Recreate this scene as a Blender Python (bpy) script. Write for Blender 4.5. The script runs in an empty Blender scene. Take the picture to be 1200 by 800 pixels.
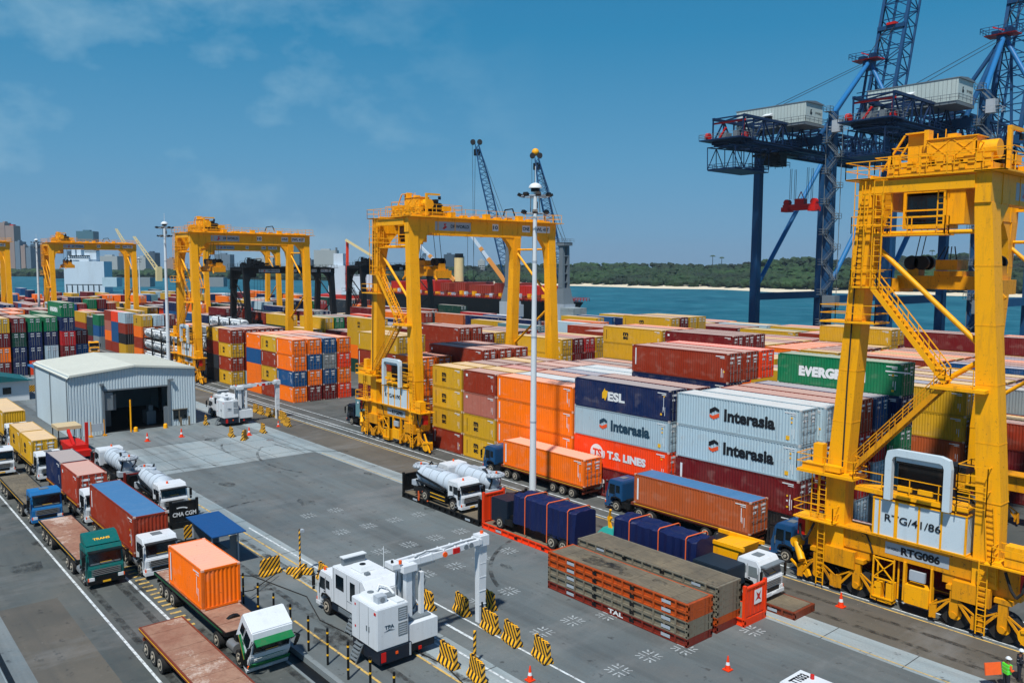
import bpy, bmesh, math, random
from mathutils import Vector, Matrix
from mathutils.bvhtree import BVHTree
random.seed(7)
S = bpy.context.scene
COL = S.collection
PI = math.pi

# ------------------------------------------------------------------ camera
def cam_basis(yaw, pitch, roll):
    f = Vector((math.cos(pitch)*math.cos(yaw), math.cos(pitch)*math.sin(yaw), -math.sin(pitch)))
    r = Vector((math.sin(yaw), -math.cos(yaw), 0)); u = r.cross(f)
    return f, r*math.cos(roll)+u*math.sin(roll), -r*math.sin(roll)+u*math.cos(roll)
CF, CR, CU = cam_basis(-0.7086, 0.0915, 0.0064)
CL = Vector((0, 0, 22.755)); FPX = 973.8
cd = bpy.data.cameras.new('camera'); cam = bpy.data.objects.new('camera', cd); COL.objects.link(cam)
cd.sensor_width = 36; cd.lens = FPX/1200*36; cd.clip_start = 1; cd.clip_end = 12000
M = Matrix((CR, CU, -CF)).transposed().to_4x4(); M.translation = CL
cam.matrix_world = M
S.camera = cam
def proj(p):
    d = Vector(p)-CL; z = d.dot(CF)
    return 600+FPX*d.dot(CR)/z, 400-FPX*d.dot(CU)/z, z
def at(px, py, dist):
    "a point seen at photo pixel px,py at a depth in metres"
    return CL+(CF+CR*((px-600)/FPX)+CU*((400-py)/FPX))*dist
def lin(v):
    v = v/255
    return v/12.92 if v <= .04045 else ((v+.055)/1.055)**2.4
def rgb(r, g, b): return (lin(r), lin(g), lin(b), 1)

# ------------------------------------------------------------------ light
SUNV = Vector((-0.27, 0.44, 0.86)).normalized()
elev = math.asin(SUNV.z); az = math.atan2(SUNV.x, SUNV.y)
W = bpy.data.worlds.new('World'); S.world = W; W.use_nodes = True
wn = W.node_tree.nodes; wl = W.node_tree.links; wn.clear()
sky = wn.new('ShaderNodeTexSky'); sky.sky_type = 'NISHITA'; sky.sun_disc = False
sky.sun_elevation = elev; sky.sun_rotation = az
sky.altitude = 0; sky.air_density = 1.2; sky.dust_density = .4; sky.ozone_density = 4.0
STR = 0.08
tc = wn.new('ShaderNodeTexCoord'); sp = wn.new('ShaderNodeSeparateXYZ'); wl.new(tc.outputs['Generated'], sp.inputs[0])
cr = wn.new('ShaderNodeValToRGB'); wl.new(sp.outputs[2], cr.inputs[0])
stops = ((0., rgb(116, 156, 192)), (.035, rgb(104, 157, 197)), (.12, rgb(84, 152, 195)), (.26, rgb(40, 134, 182)), (.5, rgb(30, 106, 160)), (1., rgb(22, 82, 140)))
while len(cr.color_ramp.elements) < len(stops): cr.color_ramp.elements.new(.5)
for e, (p_, c_) in zip(cr.color_ramp.elements, stops): e.position = p_; e.color = c_
sc = wn.new('ShaderNodeVectorMath'); sc.operation = 'SCALE'; sc.inputs['Scale'].default_value = 1/STR; wl.new(cr.outputs[0], sc.inputs[0])
hs = wn.new('ShaderNodeMixRGB'); hs.inputs[0].default_value = .90     # the clear-sky model, graded to the blue of this sky
wl.new(sky.outputs[0], hs.inputs[1]); wl.new(sc.outputs[0], hs.inputs[2])
mp = wn.new('ShaderNodeMapping'); mp.inputs['Scale'].default_value = (1.5, 1.5, 2.6); mp.inputs['Location'].default_value = (.3, .1, .2)
nz = wn.new('ShaderNodeTexNoise'); nz.inputs['Scale'].default_value = 3.2; nz.inputs['Detail'].default_value = 7
nz.inputs['Roughness'].default_value = .56
wl.new(tc.outputs['Generated'], mp.inputs[0]); wl.new(mp.outputs[0], nz.inputs[0])
rp = wn.new('ShaderNodeMapRange'); rp.inputs[1].default_value = .44; rp.inputs[2].default_value = .68
rp.inputs[3].default_value = 0; rp.inputs[4].default_value = .62
wl.new(nz.outputs[0], rp.inputs[0])
dl = wn.new('ShaderNodeVectorMath'); dl.operation = 'DOT_PRODUCT'; dl.inputs[1].default_value = (CF-CR*.60+CU*.24).normalized(); wl.new(tc.outputs['Generated'], dl.inputs[0])
dm = wn.new('ShaderNodeMapRange'); dm.inputs[1].default_value = .84; dm.inputs[2].default_value = .97; wl.new(dl.outputs['Value'], dm.inputs[0])
mu = wn.new('ShaderNodeMath'); mu.operation = 'MULTIPLY'; wl.new(rp.outputs[0], mu.inputs[0]); wl.new(dm.outputs[0], mu.inputs[1])
cm = wn.new('ShaderNodeMixRGB'); cm.inputs[2].default_value = tuple(v/STR for v in rgb(170, 205, 222)[:3])+(1,)
wl.new(mu.outputs[0], cm.inputs[0]); wl.new(hs.outputs[0], cm.inputs[1])
bg = wn.new('ShaderNodeBackground'); bg.inputs[1].default_value = STR
wl.new(cm.outputs[0], bg.inputs[0])
wo = wn.new('ShaderNodeOutputWorld'); wl.new(bg.outputs[0], wo.inputs[0])
sd = bpy.data.lights.new('sun', 'SUN'); sd.energy = 4.9; sd.angle = math.radians(2.5); sd.color = (1, .975, .93)
sun = bpy.data.objects.new('sun', sd); COL.objects.link(sun)
sun.rotation_euler = SUNV.to_track_quat('Z', 'Y').to_euler()
S.view_settings.view_transform = 'Standard'; S.view_settings.look = 'None'
S.view_settings.exposure = 0.0; S.view_settings.gamma = 1
S.render.engine = 'CYCLES'
S.cycles.max_bounces = 5; S.cycles.diffuse_bounces = 2; S.cycles.glossy_bounces = 2
S.cycles.transmission_bounces = 2; S.cycles.volume_bounces = 0

# ------------------------------------------------------------------ materials
class NT:
    def __init__(s, name):
        s.m = bpy.data.materials.new(name); s.m.use_nodes = True
        s.n = s.m.node_tree.nodes; s.l = s.m.node_tree.links
        s.b = s.n['Principled BSDF']
        s.tc = s.n.new('ShaderNodeTexCoord')
    def pos(s):
        g = s.n.new('ShaderNodeNewGeometry'); s.alt = g.outputs['Position']
    def noise(s, scale, detail=4, rough=.6, vec=None, stretch=None):
        n = s.n.new('ShaderNodeTexNoise'); n.inputs['Scale'].default_value = scale
        n.inputs['Detail'].default_value = detail; n.inputs['Roughness'].default_value = rough
        v = vec or getattr(s, 'alt', None) or s.tc.outputs['Object']
        if stretch:
            m = s.n.new('ShaderNodeMapping'); m.inputs['Scale'].default_value = stretch
            s.l.new(v, m.inputs[0]); v = m.outputs[0]
        s.l.new(v, n.inputs[0]); return n.outputs[0]
    def ramp(s, f, a, b, lo=0., hi=1.):
        n = s.n.new('ShaderNodeMapRange')
        for i, v in enumerate((a, b, lo, hi)): n.inputs[i+1].default_value = v
        s.l.new(f, n.inputs[0]); return n.outputs[0]
    def mix(s, f, a, b, mode='MIX'):
        n = s.n.new('ShaderNodeMixRGB'); n.blend_type = mode
        for i, v in enumerate((f, a, b)):
            if isinstance(v, (float, int)): n.inputs[i].default_value = v
            elif isinstance(v, tuple): n.inputs[i].default_value = v
            else: s.l.new(v, n.inputs[i])
        return n.outputs[0]
    def math(s, op, a, b=0.):
        n = s.n.new('ShaderNodeMath'); n.operation = op
        for i, v in enumerate((a, b)):
            if isinstance(v, (float, int)): n.inputs[i].default_value = v
            else: s.l.new(v, n.inputs[i])
        return n.outputs[0]
    def done(s, col, rough=.6, metal=0., bump=None, bs=.2, bd=.02, spec=None):
        if isinstance(col, tuple): s.b.inputs['Base Color'].default_value = col
        else: s.l.new(col, s.b.inputs['Base Color'])
        if isinstance(rough, float): s.b.inputs['Roughness'].default_value = rough
        else: s.l.new(rough, s.b.inputs['Roughness'])
        s.b.inputs['Metallic'].default_value = metal
        if spec is not None: s.b.inputs['Specular IOR Level'].default_value = spec
        if bump is not None:
            n = s.n.new('ShaderNodeBump'); n.inputs['Strength'].default_value = bs; n.inputs['Distance'].default_value = bd
            s.l.new(bump, n.inputs['Height']); s.l.new(n.outputs[0], s.b.inputs['Normal'])
        return s.m

def m_boxpaint(name, fade):
    "container paint: colour from the object, weathering, rust; fade chalks it as on roofs"
    t = NT(name); oi = t.n.new('ShaderNodeObjectInfo')
    add = t.n.new('ShaderNodeVectorMath'); add.operation = 'ADD'
    cmb = t.n.new('ShaderNodeCombineXYZ')
    r = t.math('MULTIPLY', oi.outputs['Random'], 90.)
    for i in range(3): t.l.new(r, cmb.inputs[i])
    t.l.new(t.tc.outputs['Object'], add.inputs[0]); t.l.new(cmb.outputs[0], add.inputs[1]); v = add.outputs[0]
    big = t.noise(.55, 4, .6, v)
    streak = t.noise(1.0, 5, .7, v, (2.6, 2.6, .35))
    fine = t.noise(5, 5, .7, v)
    col = oi.outputs['Color']
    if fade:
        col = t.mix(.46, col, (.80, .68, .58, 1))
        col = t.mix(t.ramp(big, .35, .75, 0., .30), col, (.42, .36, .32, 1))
    else:
        col = t.mix(t.ramp(big, .42, .80, 0., .10), col, (.34, .28, .22, 1))
        col = t.mix(t.ramp(streak, .54, .80, 0., .34), col, (.08, .04, .025, 1))
    rust = t.math('MULTIPLY', t.ramp(fine, .60, .70), t.ramp(big, .46, .62))
    col = t.mix(t.math('MULTIPLY', rust, .75), col, (.16, .045, .015, 1))
    pt = t.noise(.9, 2, .4, v, (1, 1, 1.6)); col = t.mix(t.ramp(pt, .58, .70, 0., .0 if fade else .10), col, (.50, .42, .34, 1)); return t.done(col, t.ramp(fine, .3, .8, .55, .85), bump=t.math('ADD', t.math('MULTIPLY', big, 3.), fine), bs=.25, spec=.22)
def m_paint(name, col, rust=.3, rough=.45, scale=1., dirt=(.12, .08, .05, 1)):
    t = NT(name)
    big = t.noise(.35*scale, 4); st = t.noise(.9*scale, 5, .7, None, (2.2, 2.2, .3)); fine = t.noise(5*scale, 5, .7)
    c = t.mix(t.ramp(big, .3, .75, 0., .22), col, tuple(x*.62 for x in col[:3])+(1,))
    c = t.mix(t.ramp(st, .52, .80, 0., rust), c, dirt)
    c = t.mix(t.math('MULTIPLY', t.ramp(fine, .60, .68), rust), c, (.13, .04, .015, 1))
    return t.done(c, t.ramp(fine, .3, .8, rough-.05, rough+.2), bump=fine, bs=.08, spec=.35)
def m_plain(name, col, rough=.6, metal=0., var=.25, scale=4., spec=None):
    t = NT(name); f = t.noise(scale, 4)
    c = t.mix(t.ramp(f, .3, .75, 0., var), col, tuple(x*.5 for x in col[:3])+(1,))
    return t.done(c, rough, metal, spec=spec)
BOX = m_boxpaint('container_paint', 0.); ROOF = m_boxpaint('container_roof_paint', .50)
YEL = m_paint('crane_yellow', rgb(252, 174, 0), .5, dirt=(.20, .10, .03, 1)); YELD = m_paint('crane_yellow_worn', rgb(226, 150, 4), .85, dirt=(.05, .03, .015, 1))
BLU = m_paint('quay_crane_blue', rgb(16, 68, 110), .35); BLL = m_paint('quay_crane_light_blue', rgb(36, 112, 168), .25); BDK = m_paint('quay_crane_dark_blue', rgb(8, 42, 80), .3)
BLK = m_paint('black_steel', rgb(14, 17, 19), .2); GRY = m_paint('grey_steel', rgb(110, 120, 126), .35)
WHT = m_plain('white_paint', rgb(212, 218, 220), .6, 0, .12, .8); 
LGR = m_paint('light_grey_paint', rgb(168, 178, 186), .30)
RED = m_paint('red_paint', rgb(200, 26, 14), .3); ORG = m_paint('orange_paint', rgb(236, 62, 12), .3)
DRUST = m_paint('rusty_steel', rgb(120, 52, 30), .7); GREEN = m_paint('green_paint', rgb(16, 110, 60), .3)
RUB = m_plain('tyre_rubber', rgb(30, 30, 30), .85); RIM = m_plain('wheel_rim', rgb(168, 160, 144), .6)
GLS = m_plain('dark_glass', rgb(14, 26, 32), .12, 0, .1, 2, .45)
CHR = m_plain('bare_metal', rgb(150, 152, 152), .4, .5)
WCHIP = m_plain('white_marking', rgb(225, 228, 228), .6, 0, .15, 3); BCHIP = m_plain('black_marking', rgb(14, 18, 24), .6)
YCHIP = m_plain('yellow_marking', rgb(245, 185, 20), .6); OCHIP = m_plain('orange_marking', rgb(236, 84, 32), .6)
NCHIP = m_plain('navy_marking', rgb(20, 60, 80), .6)
AMB = m_plain('amber_lens', rgb(250, 90, 10), .3); REDL = m_plain('red_lens', rgb(200, 20, 15), .3)
TARP = m_paint('navy_tarpaulin', rgb(10, 26, 72), .08, .5); TANKW = m_paint('tank_grey_white', rgb(186, 198, 208), .25, .4); STRAP = m_plain('orange_strap', rgb(235, 105, 50), .6)
SKIN = m_plain('skin', rgb(110, 72, 52), .6); HIV = m_plain('hi_vis_green', rgb(90, 235, 60), .6); CLO = m_plain('dark_cloth', rgb(28, 30, 40), .8)
CLOO = m_plain('orange_cloth', rgb(240, 95, 30), .8)
ROPE = m_plain('wire_rope', rgb(40, 44, 48), .6)
def m_asphalt(name, a, b, warm=(.16, .14, .12, 1), patch=.35):
    t = NT(name); v = t.tc.outputs['Object']
    big = t.noise(.045, 5, .6, v); mid = t.noise(.35, 6, .65, v); fine = t.noise(7, 4, .7, v); drip = t.noise(.8, 3, .8, v)
    lanes = t.noise(.25, 4, .7, v, (.10, 1.3, 1))
    c = t.mix(t.ramp(big, .35, .65), a, b)
    c = t.mix(t.ramp(mid, .45, .75, 0., patch), c, warm)
    c = t.mix(t.ramp(lanes, .46, .68, 0., .50), c, (.045, .05, .05, 1)); c = t.mix(t.ramp(t.noise(.16, 5, .75, v, (1, .35, 1)), .50, .72, 0., .45), c, (.24, .25, .25, 1))
    c = t.mix(t.ramp(drip, .62, .70, 0., .7), c, (.025, .025, .025, 1)); c = t.mix(t.ramp(t.noise(2.4, 4, .8, v), .66, .72, 0., .6), c, (.34, .34, .32, 1))
    c = t.mix(t.ramp(fine, .3, .7, 0., .22), c, (.05, .05, .05, 1))
    return t.done(c, t.ramp(mid, .3, .7, .6, .9), bump=fine, bs=.15, bd=.01)
ASPH = m_asphalt('asphalt', rgb(84, 92, 94), rgb(106, 116, 117)); ROAD = m_asphalt('road_asphalt', rgb(64, 71, 70), rgb(86, 91, 88))
BROWNP = m_asphalt('worn_brown_asphalt', rgb(98, 93, 82), rgb(82, 79, 71))
CONC = m_asphalt('concrete_paving', rgb(108, 121, 125), rgb(130, 138, 139), (.30, .28, .25, 1), .3)
CONCL = m_asphalt('light_concrete', rgb(138, 156, 162), rgb(160, 171, 172), (.35, .33, .3, 1), .4)
def m_line(name, col):
    t = NT(name); f = t.noise(2.6, 6, .8)
    return t.done(t.mix(t.ramp(f, .47, .62, 0., .85), col, (.13, .13, .13, 1)), .8)
LW = m_line('white_line_paint', rgb(206, 214, 216)); LY = m_line('yellow_line_paint', rgb(205, 170, 90))
def m_stripes():
    t = NT('hazard_stripes'); sep = t.n.new('ShaderNodeSeparateXYZ'); t.l.new(t.tc.outputs['Object'], sep.inputs[0])
    a = t.math('ADD', sep.outputs[0], sep.outputs[1]); a = t.math('ADD', t.math('MULTIPLY', a, 1.0), sep.outputs[2])
    fr = t.math('FRACT', t.math('MULTIPLY', a, 2.6)); k = t.math('GREATER_THAN', fr, .5)
    c = t.mix(k, rgb(240, 176, 14), rgb(16, 16, 16)); f = t.noise(6, 4)
    return t.done(t.mix(t.ramp(f, .5, .8, 0., .4), c, (.2, .19, .17, 1)), .7)
STRIPE = m_stripes()
def m_deck():
    t = NT('rusty_deck'); t.pos(); b = t.noise(.5, 5, .65); f = t.noise(3, 5, .7)
    c = t.mix(t.ramp(b, .35, .65), rgb(140, 96, 76), rgb(160, 124, 102))
    c = t.mix(t.ramp(f, .45, .75, 0., .5), c, rgb(104, 66, 50)); c = t.mix(t.ramp(t.noise(.22, 7, .85), .54, .62, 0., .65), c, rgb(206, 190, 176))
    return t.done(c, .8, bump=f)
DECK = m_deck()
def m_wood():
    t = NT('weathered_planks'); t.pos(); b = t.noise(.4, 6, .7); f = t.noise(4, 4, .7, None, (.3, 3, 1))
    c = t.mix(t.ramp(b, .3, .7), rgb(128, 116, 94), rgb(92, 86, 74)); c = t.mix(t.ramp(f, .40, .70, 0., .55), c, rgb(58, 52, 42))
    c = t.mix(t.ramp(t.noise(.30, 5, .8), .60, .66, 0., .85), c, rgb(24, 24, 24))
    return t.done(c, .85, bump=f)
WOOD = m_wood()
def m_water():
    t = NT('sea_water'); w = t.noise(.05, 6, .65); w2 = t.noise(.012, 4, .6)
    c = t.mix(t.ramp(w2, .35, .65), rgb(14, 78, 94), rgb(30, 98, 112)); c = t.mix(t.ramp(w, .46, .7, 0., .5), c, rgb(70, 132, 148))
    m = t.done(c, .5, bump=t.noise(.22, 6, .7, None, (1, 1, 1)), bs=.8, bd=.9, spec=.3); return m
WATER = m_water()
def m_leaf(name, a, b, s=.08):
    t = NT(name); n = t.noise(s, 4, .6); f = t.noise(s*9, 4)
    c = t.mix(t.ramp(n, .35, .65), a, b); c = t.mix(t.ramp(f, .4, .7, 0., .5), c, tuple(x*.45 for x in a[:3])+(1,))
    return t.done(c, .8)
LEAF = m_leaf('foliage', rgb(7, 24, 15), rgb(40, 72, 24), .010); PALM = m_leaf('palm_foliage', rgb(40, 66, 40), rgb(60, 86, 50))
SAND = m_plain('sand', rgb(215, 205, 180), .9); EARTH = m_plain('earth', rgb(80, 84, 60), .9, 0, .4, .05)

# ------------------------------------------------------------------ mesh builder
class MB:
    def __init__(s): s.v = []; s.f = []; s.mi = []; s.sm = []
    def add(s, vs, fs, m=0, smooth=False):
        o = len(s.v); s.v += [tuple(v) for v in vs]
        for f in fs: s.f.append(tuple(i+o for i in f)); s.mi.append(m); s.sm.append(smooth)
        return s
    def box(s, x0, x1, y0, y1, z0, z1, m=0):
        if x1 < x0: x0, x1 = x1, x0
        if y1 < y0: y0, y1 = y1, y0
        vs = [(x, y, z) for z in (z0, z1) for y in (y0, y1) for x in (x0, x1)]
        return s.add(vs, [(0, 2, 3, 1), (4, 5, 7, 6), (0, 1, 5, 4), (2, 6, 7, 3), (0, 4, 6, 2), (1, 3, 7, 5)], m)
    def frus(s, c0, h0, c1, h1, m=0):
        "frustum between two horizontal rectangles: centre and half sizes"
        vs = [(c[0]+a*h[0], c[1]+b*h[1], c[2]) for c, h in ((c0, h0), (c1, h1)) for a, b in ((-1, -1), (1, -1), (1, 1), (-1, 1))]
        return s.add(vs, [(3, 2, 1, 0), (4, 5, 6, 7), (0, 1, 5, 4), (1, 2, 6, 5), (2, 3, 7, 6), (3, 0, 4, 7)], m)
    def beam(s, p, q, w, h=None, m=0, up=(0, 0, 1)):
        h = h or w; p = Vector(p); q = Vector(q); d = (q-p)
        if d.length < 1e-6: return s
        d.normalize(); u = Vector(up)
        if abs(d.dot(u)) > .98: u = Vector((1, 0, 0))
        a = d.cross(u).normalized()*w/2; b = a.cross(d).normalized()*h/2
        vs = [e+i*a+j*b for e in (p, q) for i, j in ((-1, -1), (1, -1), (1, 1), (-1, 1))]
        return s.add(vs, [(0, 1, 2, 3), (7, 6, 5, 4), (1, 0, 4, 5), (2, 1, 5, 6), (3, 2, 6, 7), (0, 3, 7, 4)], m)
    def cyl(s, p, q, r, n=8, m=0, r2=None, smooth=True):
        p = Vector(p); q = Vector(q); d = (q-p).normalized(); u = Vector((0, 0, 1))
        if abs(d.z) > .95: u = Vector((1, 0, 0))
        a = d.cross(u).normalized(); b = d.cross(a); r2 = r if r2 is None else r2
        vs = [p+(a*math.cos(t)+b*math.sin(t))*r for t in (2*PI*i/n for i in range(n))]
        vs += [q+(a*math.cos(t)+b*math.sin(t))*r2 for t in (2*PI*i/n for i in range(n))]
        s.add(vs, [(i, (i+1) % n, n+(i+1) % n, n+i) for i in range(n)], m, smooth)
        s.add(vs[:n], [tuple(range(n))[::-1]], m); return s.add(vs[n:], [tuple(range(n))], m)
    def pipe(s, pts, r, n=6, m=0):
        for a, b in zip(pts, pts[1:]): s.cyl(a, b, r, n, m)
        return s
    def prism(s, poly, axis, a, b, m=0):
        "poly of 2-D points extruded along an axis between a and b"
        n = len(poly)
        def P(u, v, w): return {'y': (u, w, v), 'x': (w, u, v), 'z': (u, v, w)}[axis]
        vs = [P(u, v, a) for u, v in poly]+[P(u, v, b) for u, v in poly]
        return s.add(vs, [tuple(range(n)), tuple(range(2*n-1, n-1, -1))]+[(i, i+n, (i+1) % n+n, (i+1) % n) for i in range(n)], m)
    def sphere(s, c, r, n=10, k=6, m=0, sz=1., half=False):
        c = Vector(c); vs = []; fs = []
        for j in range(k+1):
            th = (PI/2 if half else PI)*j/k
            for i in range(n):
                vs.append(c+Vector((r*math.sin(th)*math.cos(2*PI*i/n), r*math.sin(th)*math.sin(2*PI*i/n), r*sz*math.cos(th))))
        for j in range(k):
            for i in range(n): fs.append((j*n+i, (j+1)*n+i, (j+1)*n+(i+1) % n, j*n+(i+1) % n))
        return s.add(vs, fs, m, True)
    def mesh(s, name, mats, bevel=0, recalc=True):
        me = bpy.data.meshes.new(name); me.from_pydata(s.v, [], s.f)
        if not isinstance(mats, (list, tuple)): mats = [mats]
        for mm in mats: me.materials.append(mm)
        me.polygons.foreach_set('material_index', s.mi); me.polygons.foreach_set('use_smooth', s.sm)
        bm = bmesh.new(); bm.from_mesh(me)
        if recalc: bmesh.ops.recalc_face_normals(bm, faces=bm.faces)
        if bevel: bmesh.ops.bevel(bm, geom=list(bm.edges), offset=bevel, segments=2, affect='EDGES', clamp_overlap=True)
        bm.to_mesh(me); bm.free(); me.update(); return me
    def build(s, name, mats, parent=None, loc=(0, 0, 0), color=None, bevel=0):
        return link(name, s.mesh(name, mats, bevel), parent, loc, color)
def link(name, me, parent=None, loc=(0, 0, 0), color=None):
    o = bpy.data.objects.new(name, me); COL.objects.link(o); o.location = loc
    if parent: o.parent = parent
    if color: o.color = color
    return o
def thing(name, label, cat, loc=(0, 0, 0), rz=0, group=None):
    o = bpy.data.objects.new(name, None); COL.objects.link(o); o.location = loc; o.rotation_euler = (0, 0, rz)
    o.empty_display_size = .5
    return tag(o, label, cat, group)
def tag(o, label=None, cat=None, group=None, kind=None):
    if label: o['label'] = label
    if cat: o['category'] = cat
    if group: o['group'] = group
    if kind: o['kind'] = kind
    return o
def copy_tree(o, parent=None):
    c = o.copy(); COL.objects.link(c); c.parent = parent
    for ch in [x for x in o.children]: copy_tree(ch, c)
    return c
_tc = {}
def text_geo(txt, bold):
    k = (txt, bold)
    if k in _tc: return _tc[k]
    cu = bpy.data.curves.new('lettering', 'FONT'); cu.body = txt; cu.offset = bold; cu.resolution_u = 3
    o = bpy.data.objects.new('lettering', cu); COL.objects.link(o)
    bpy.context.view_layer.update()
    me = o.evaluated_get(bpy.context.evaluated_depsgraph_get()).to_mesh()
    vs = [(v.co.x, v.co.y) for v in me.vertices]; fs = [tuple(p.vertices) for p in me.polygons]
    o.to_mesh_clear(); bpy.data.objects.remove(o); bpy.data.curves.remove(cu)
    x0 = min(v[0] for v in vs); x1 = max(v[0] for v in vs); y0 = min(v[1] for v in vs); y1 = max(v[1] for v in vs)
    _tc[k] = ([((a-x0)/(x1-x0), (b-y0)/(y1-y0)) for a, b in vs], fs); return _tc[k]
def put_text(mb, txt, org, right, up, w, h, m=0, bold=.02):
    vs, fs = text_geo(txt, bold); org = Vector(org); r = Vector(right); u = Vector(up)
    mb.add([org+r*(a*w)+u*(b*h) for a, b in vs], fs, m); return mb
def put_poly(mb, pts, org, right, up, m=0, off=0.):
    n = Vector(right).cross(Vector(up)); org = Vector(org)+n*off
    mb.add([org+Vector(right)*a+Vector(up)*b for a, b in pts], [tuple(range(len(pts)))], m); return mb
RY, RX, UP = (-1, 0, 0), (0, -1, 0), (0, 0, 1)     # reading directions on faces that look towards +Y and towards -X

# ------------------------------------------------------------------ containers
CW = 2.44
COLS = {'orange': rgb(255, 116, 0), 'red orange': rgb(252, 64, 4), 'rust red': rgb(146, 46, 20), 'maroon': rgb(108, 16, 20),
        'mustard yellow': rgb(204, 156, 26), 'navy blue': rgb(6, 32, 76), 'blue': rgb(14, 80, 132), 'dark green': rgb(12, 62, 50),
        'green': rgb(0, 112, 70), 'light grey': rgb(172, 196, 206), 'grey': rgb(128, 138, 142), 'dark grey': rgb(44, 54, 62),
        'teal grey': rgb(92, 136, 144), 'brown': rgb(176, 84, 38), 'black': rgb(22, 24, 28), 'red': rgb(176, 26, 30), 'faded pink': rgb(176, 104, 88),
        'pale green': rgb(88, 112, 100)}
_cm = {}
def corr_side(L, H):
    "one corrugated long wall in the plane y=0, facing +y; length along x"
    mb = MB(); z0, z1 = .16, H-.10; d = .036; n = int((L-.3)/.28); p = (L-.3)/n
    xs = []
    for i in range(n):
        a = .15+i*p; xs += [(a, -.01), (a+p*.25, -.01), (a+p*.5, -.01-d), (a+p*.75, -.01-d)]
    xs.append((L-.15, -.01))
    vs = [(x, y, z0) for x, y in xs]+[(x, y, z1) for x, y in xs]; k = len(xs)
    mb.add(vs, [(i+1, i, i+k, i+1+k) for i in range(k-1)]); return mb
def cmesh(kind, L, H):
    key = (kind, L, H)
    if key in _cm: return _cm[key]
    mb = MB(); mats = [BOX]
    if kind == 'side': mb = corr_side(L, H)
    elif kind == 'side2':
        t = corr_side(L, H); mb.add([(x, -CW-y, z) for x, y, z in t.v], [f[::-1] for f in t.f])
    elif kind == 'roof':
        n = int(L/.45); p = (L-.2)/n; xs = []
        for i in range(n): xs += [(.1+i*p, 0), (.1+i*p+p*.2, .02), (.1+i*p+p*.7, .02), (.1+i*p+p*.9, 0)]
        xs.append((L-.1, 0)); k = len(xs)
        mb.add([(x, -.08, H-.03+z) for x, z in xs]+[(x, -CW+.08, H-.03+z) for x, z in xs], [(i, i+k, i+1+k, i+1) for i in range(k-1)])
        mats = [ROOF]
    elif kind == 'frame':
        for x in (0, L-.15):
            for y in (0, -CW+.15): mb.box(x, x+.15, y-.15, y, .0, H)
        for y in (0, -CW+.07):
            mb.box(.15, L-.15, y-.07, y, H-.10, H-.004); mb.box(.15, L-.15, y-.07, y, .02, .16)
        for x in (0, L-.1):
            mb.box(x, x+.1, -CW+.15, -.15, H-.12, H-.004); mb.box(x, x+.1, -CW+.15, -.15, .02, .16)
        mb.box(.1, L-.1, -CW+.08, -.08, .08, .14)
        for x in (-.006, L-.172):
            for y in (.006, -CW+.172):
                for z in (-.001, H-.117): mb.box(x, x+.178, y-.178, y, z, z+.12, 1)
        q = lambda x, z, w, h: (mb.add([(x, .004, z), (x+w, .004, z), (x+w, .004, z+h), (x, .004, z+h)], [(0, 1, 2, 3)], 2))
        q(.45, H-.36, 1.0, .09); q(.45, H-.50, .5, .07); q(.55, .5, .05, .8); q(.75, .8, .05, .5)
        mats = [BOX, ROOF, WCHIP]
    elif kind in ('end', 'end0'):     # corrugated closed end, far or near
        n = 8; p = (CW-.3)/n; ys = []
        for i in range(n): a = -.15-i*p; ys += [(a, 0), (a-p*.3, 0), (a-p*.5, .04), (a-p*.8, .04)]
        ys.append((-CW+.15, 0)); k = len(ys); s = 1 if kind == 'end' else -1; X0 = L-.02 if s > 0 else .02
        mb.add([(X0-s*d, y, .16) for y, d in ys]+[(X0-s*d, y, H-.12) for y, d in ys], [(i+1, i, i+k, i+1+k) for i in range(k-1)])
    elif kind in ('doorL', 'doorR'):
        y0 = -.15 if kind == 'doorL' else -CW/2-.01; y1 = y0-(CW/2-.16)
        mb.box(.03, .07, y1, y0, .16, H-.12, 0)
        hz = (H-.4)/4
        for i in range(4): mb.box(.012, .03, y1+.1, y0-.1, .26+i*hz, .26+i*hz+hz*.62, 0)
        for f in (.27, .73):
            y = y0+(y1-y0)*f; mb.box(-.03, .005, y-.02, y+.02, .1, H-.06, 1)
            for z in (.1, H*.33, H*.66, H-.16): mb.box(-.035, .03, y-.06, y+.06, z, z+.07, 1)
            mb.box(-.05, -.03, y-.04, y+.28*(1 if f < .5 else -1), H*.40, H*.40+.04, 1)
        if kind == 'doorR':
            mb.box(-.008, .01, y1+.16, y0-.2, H-.52, H-.36, 2); mb.box(-.008, .01, y1+.2, y0-.3, H-.85, H-.72, 2)
            mb.box(-.008, .01, y1+.2, y0-.3, H-1.12, H-1.0, 2)
        else:
            mb.box(-.008, .01, y1+.2, y0-.22, H-.56, H-.38, 2); mb.box(-.008, .01, y1+.5, y0-.2, H-1.0, H-.82, 2)
        mats = [BOX, CHR, WCHIP]
    elif kind == 'far':
        e = .02
        mb.add([(x, y, z) for z in (.02, H-.02) for y in (-CW, 0) for x in (0, L)],
               [(0, 1, 5, 4), (2, 6, 7, 3), (1, 3, 7, 5)])
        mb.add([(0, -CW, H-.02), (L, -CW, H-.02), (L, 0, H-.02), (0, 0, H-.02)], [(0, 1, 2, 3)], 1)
        mb.add([(0, -CW, .02), (0, 0, .02), (0, 0, H-.02), (0, -CW, H-.02)], [(0, 3, 2, 1)], 0)
        for y in (-.6, -1.0, -1.45, -1.85): mb.box(-.05, 0, y-.03, y+.03, .1, H-.1, 3)
        for z in (H-.5, H-.95): mb.box(-.04, 0, -.95, -.4, z, z+.16, 4); mb.box(-.04, 0, -2.1, -1.5, z, z+.16, 4)
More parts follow.
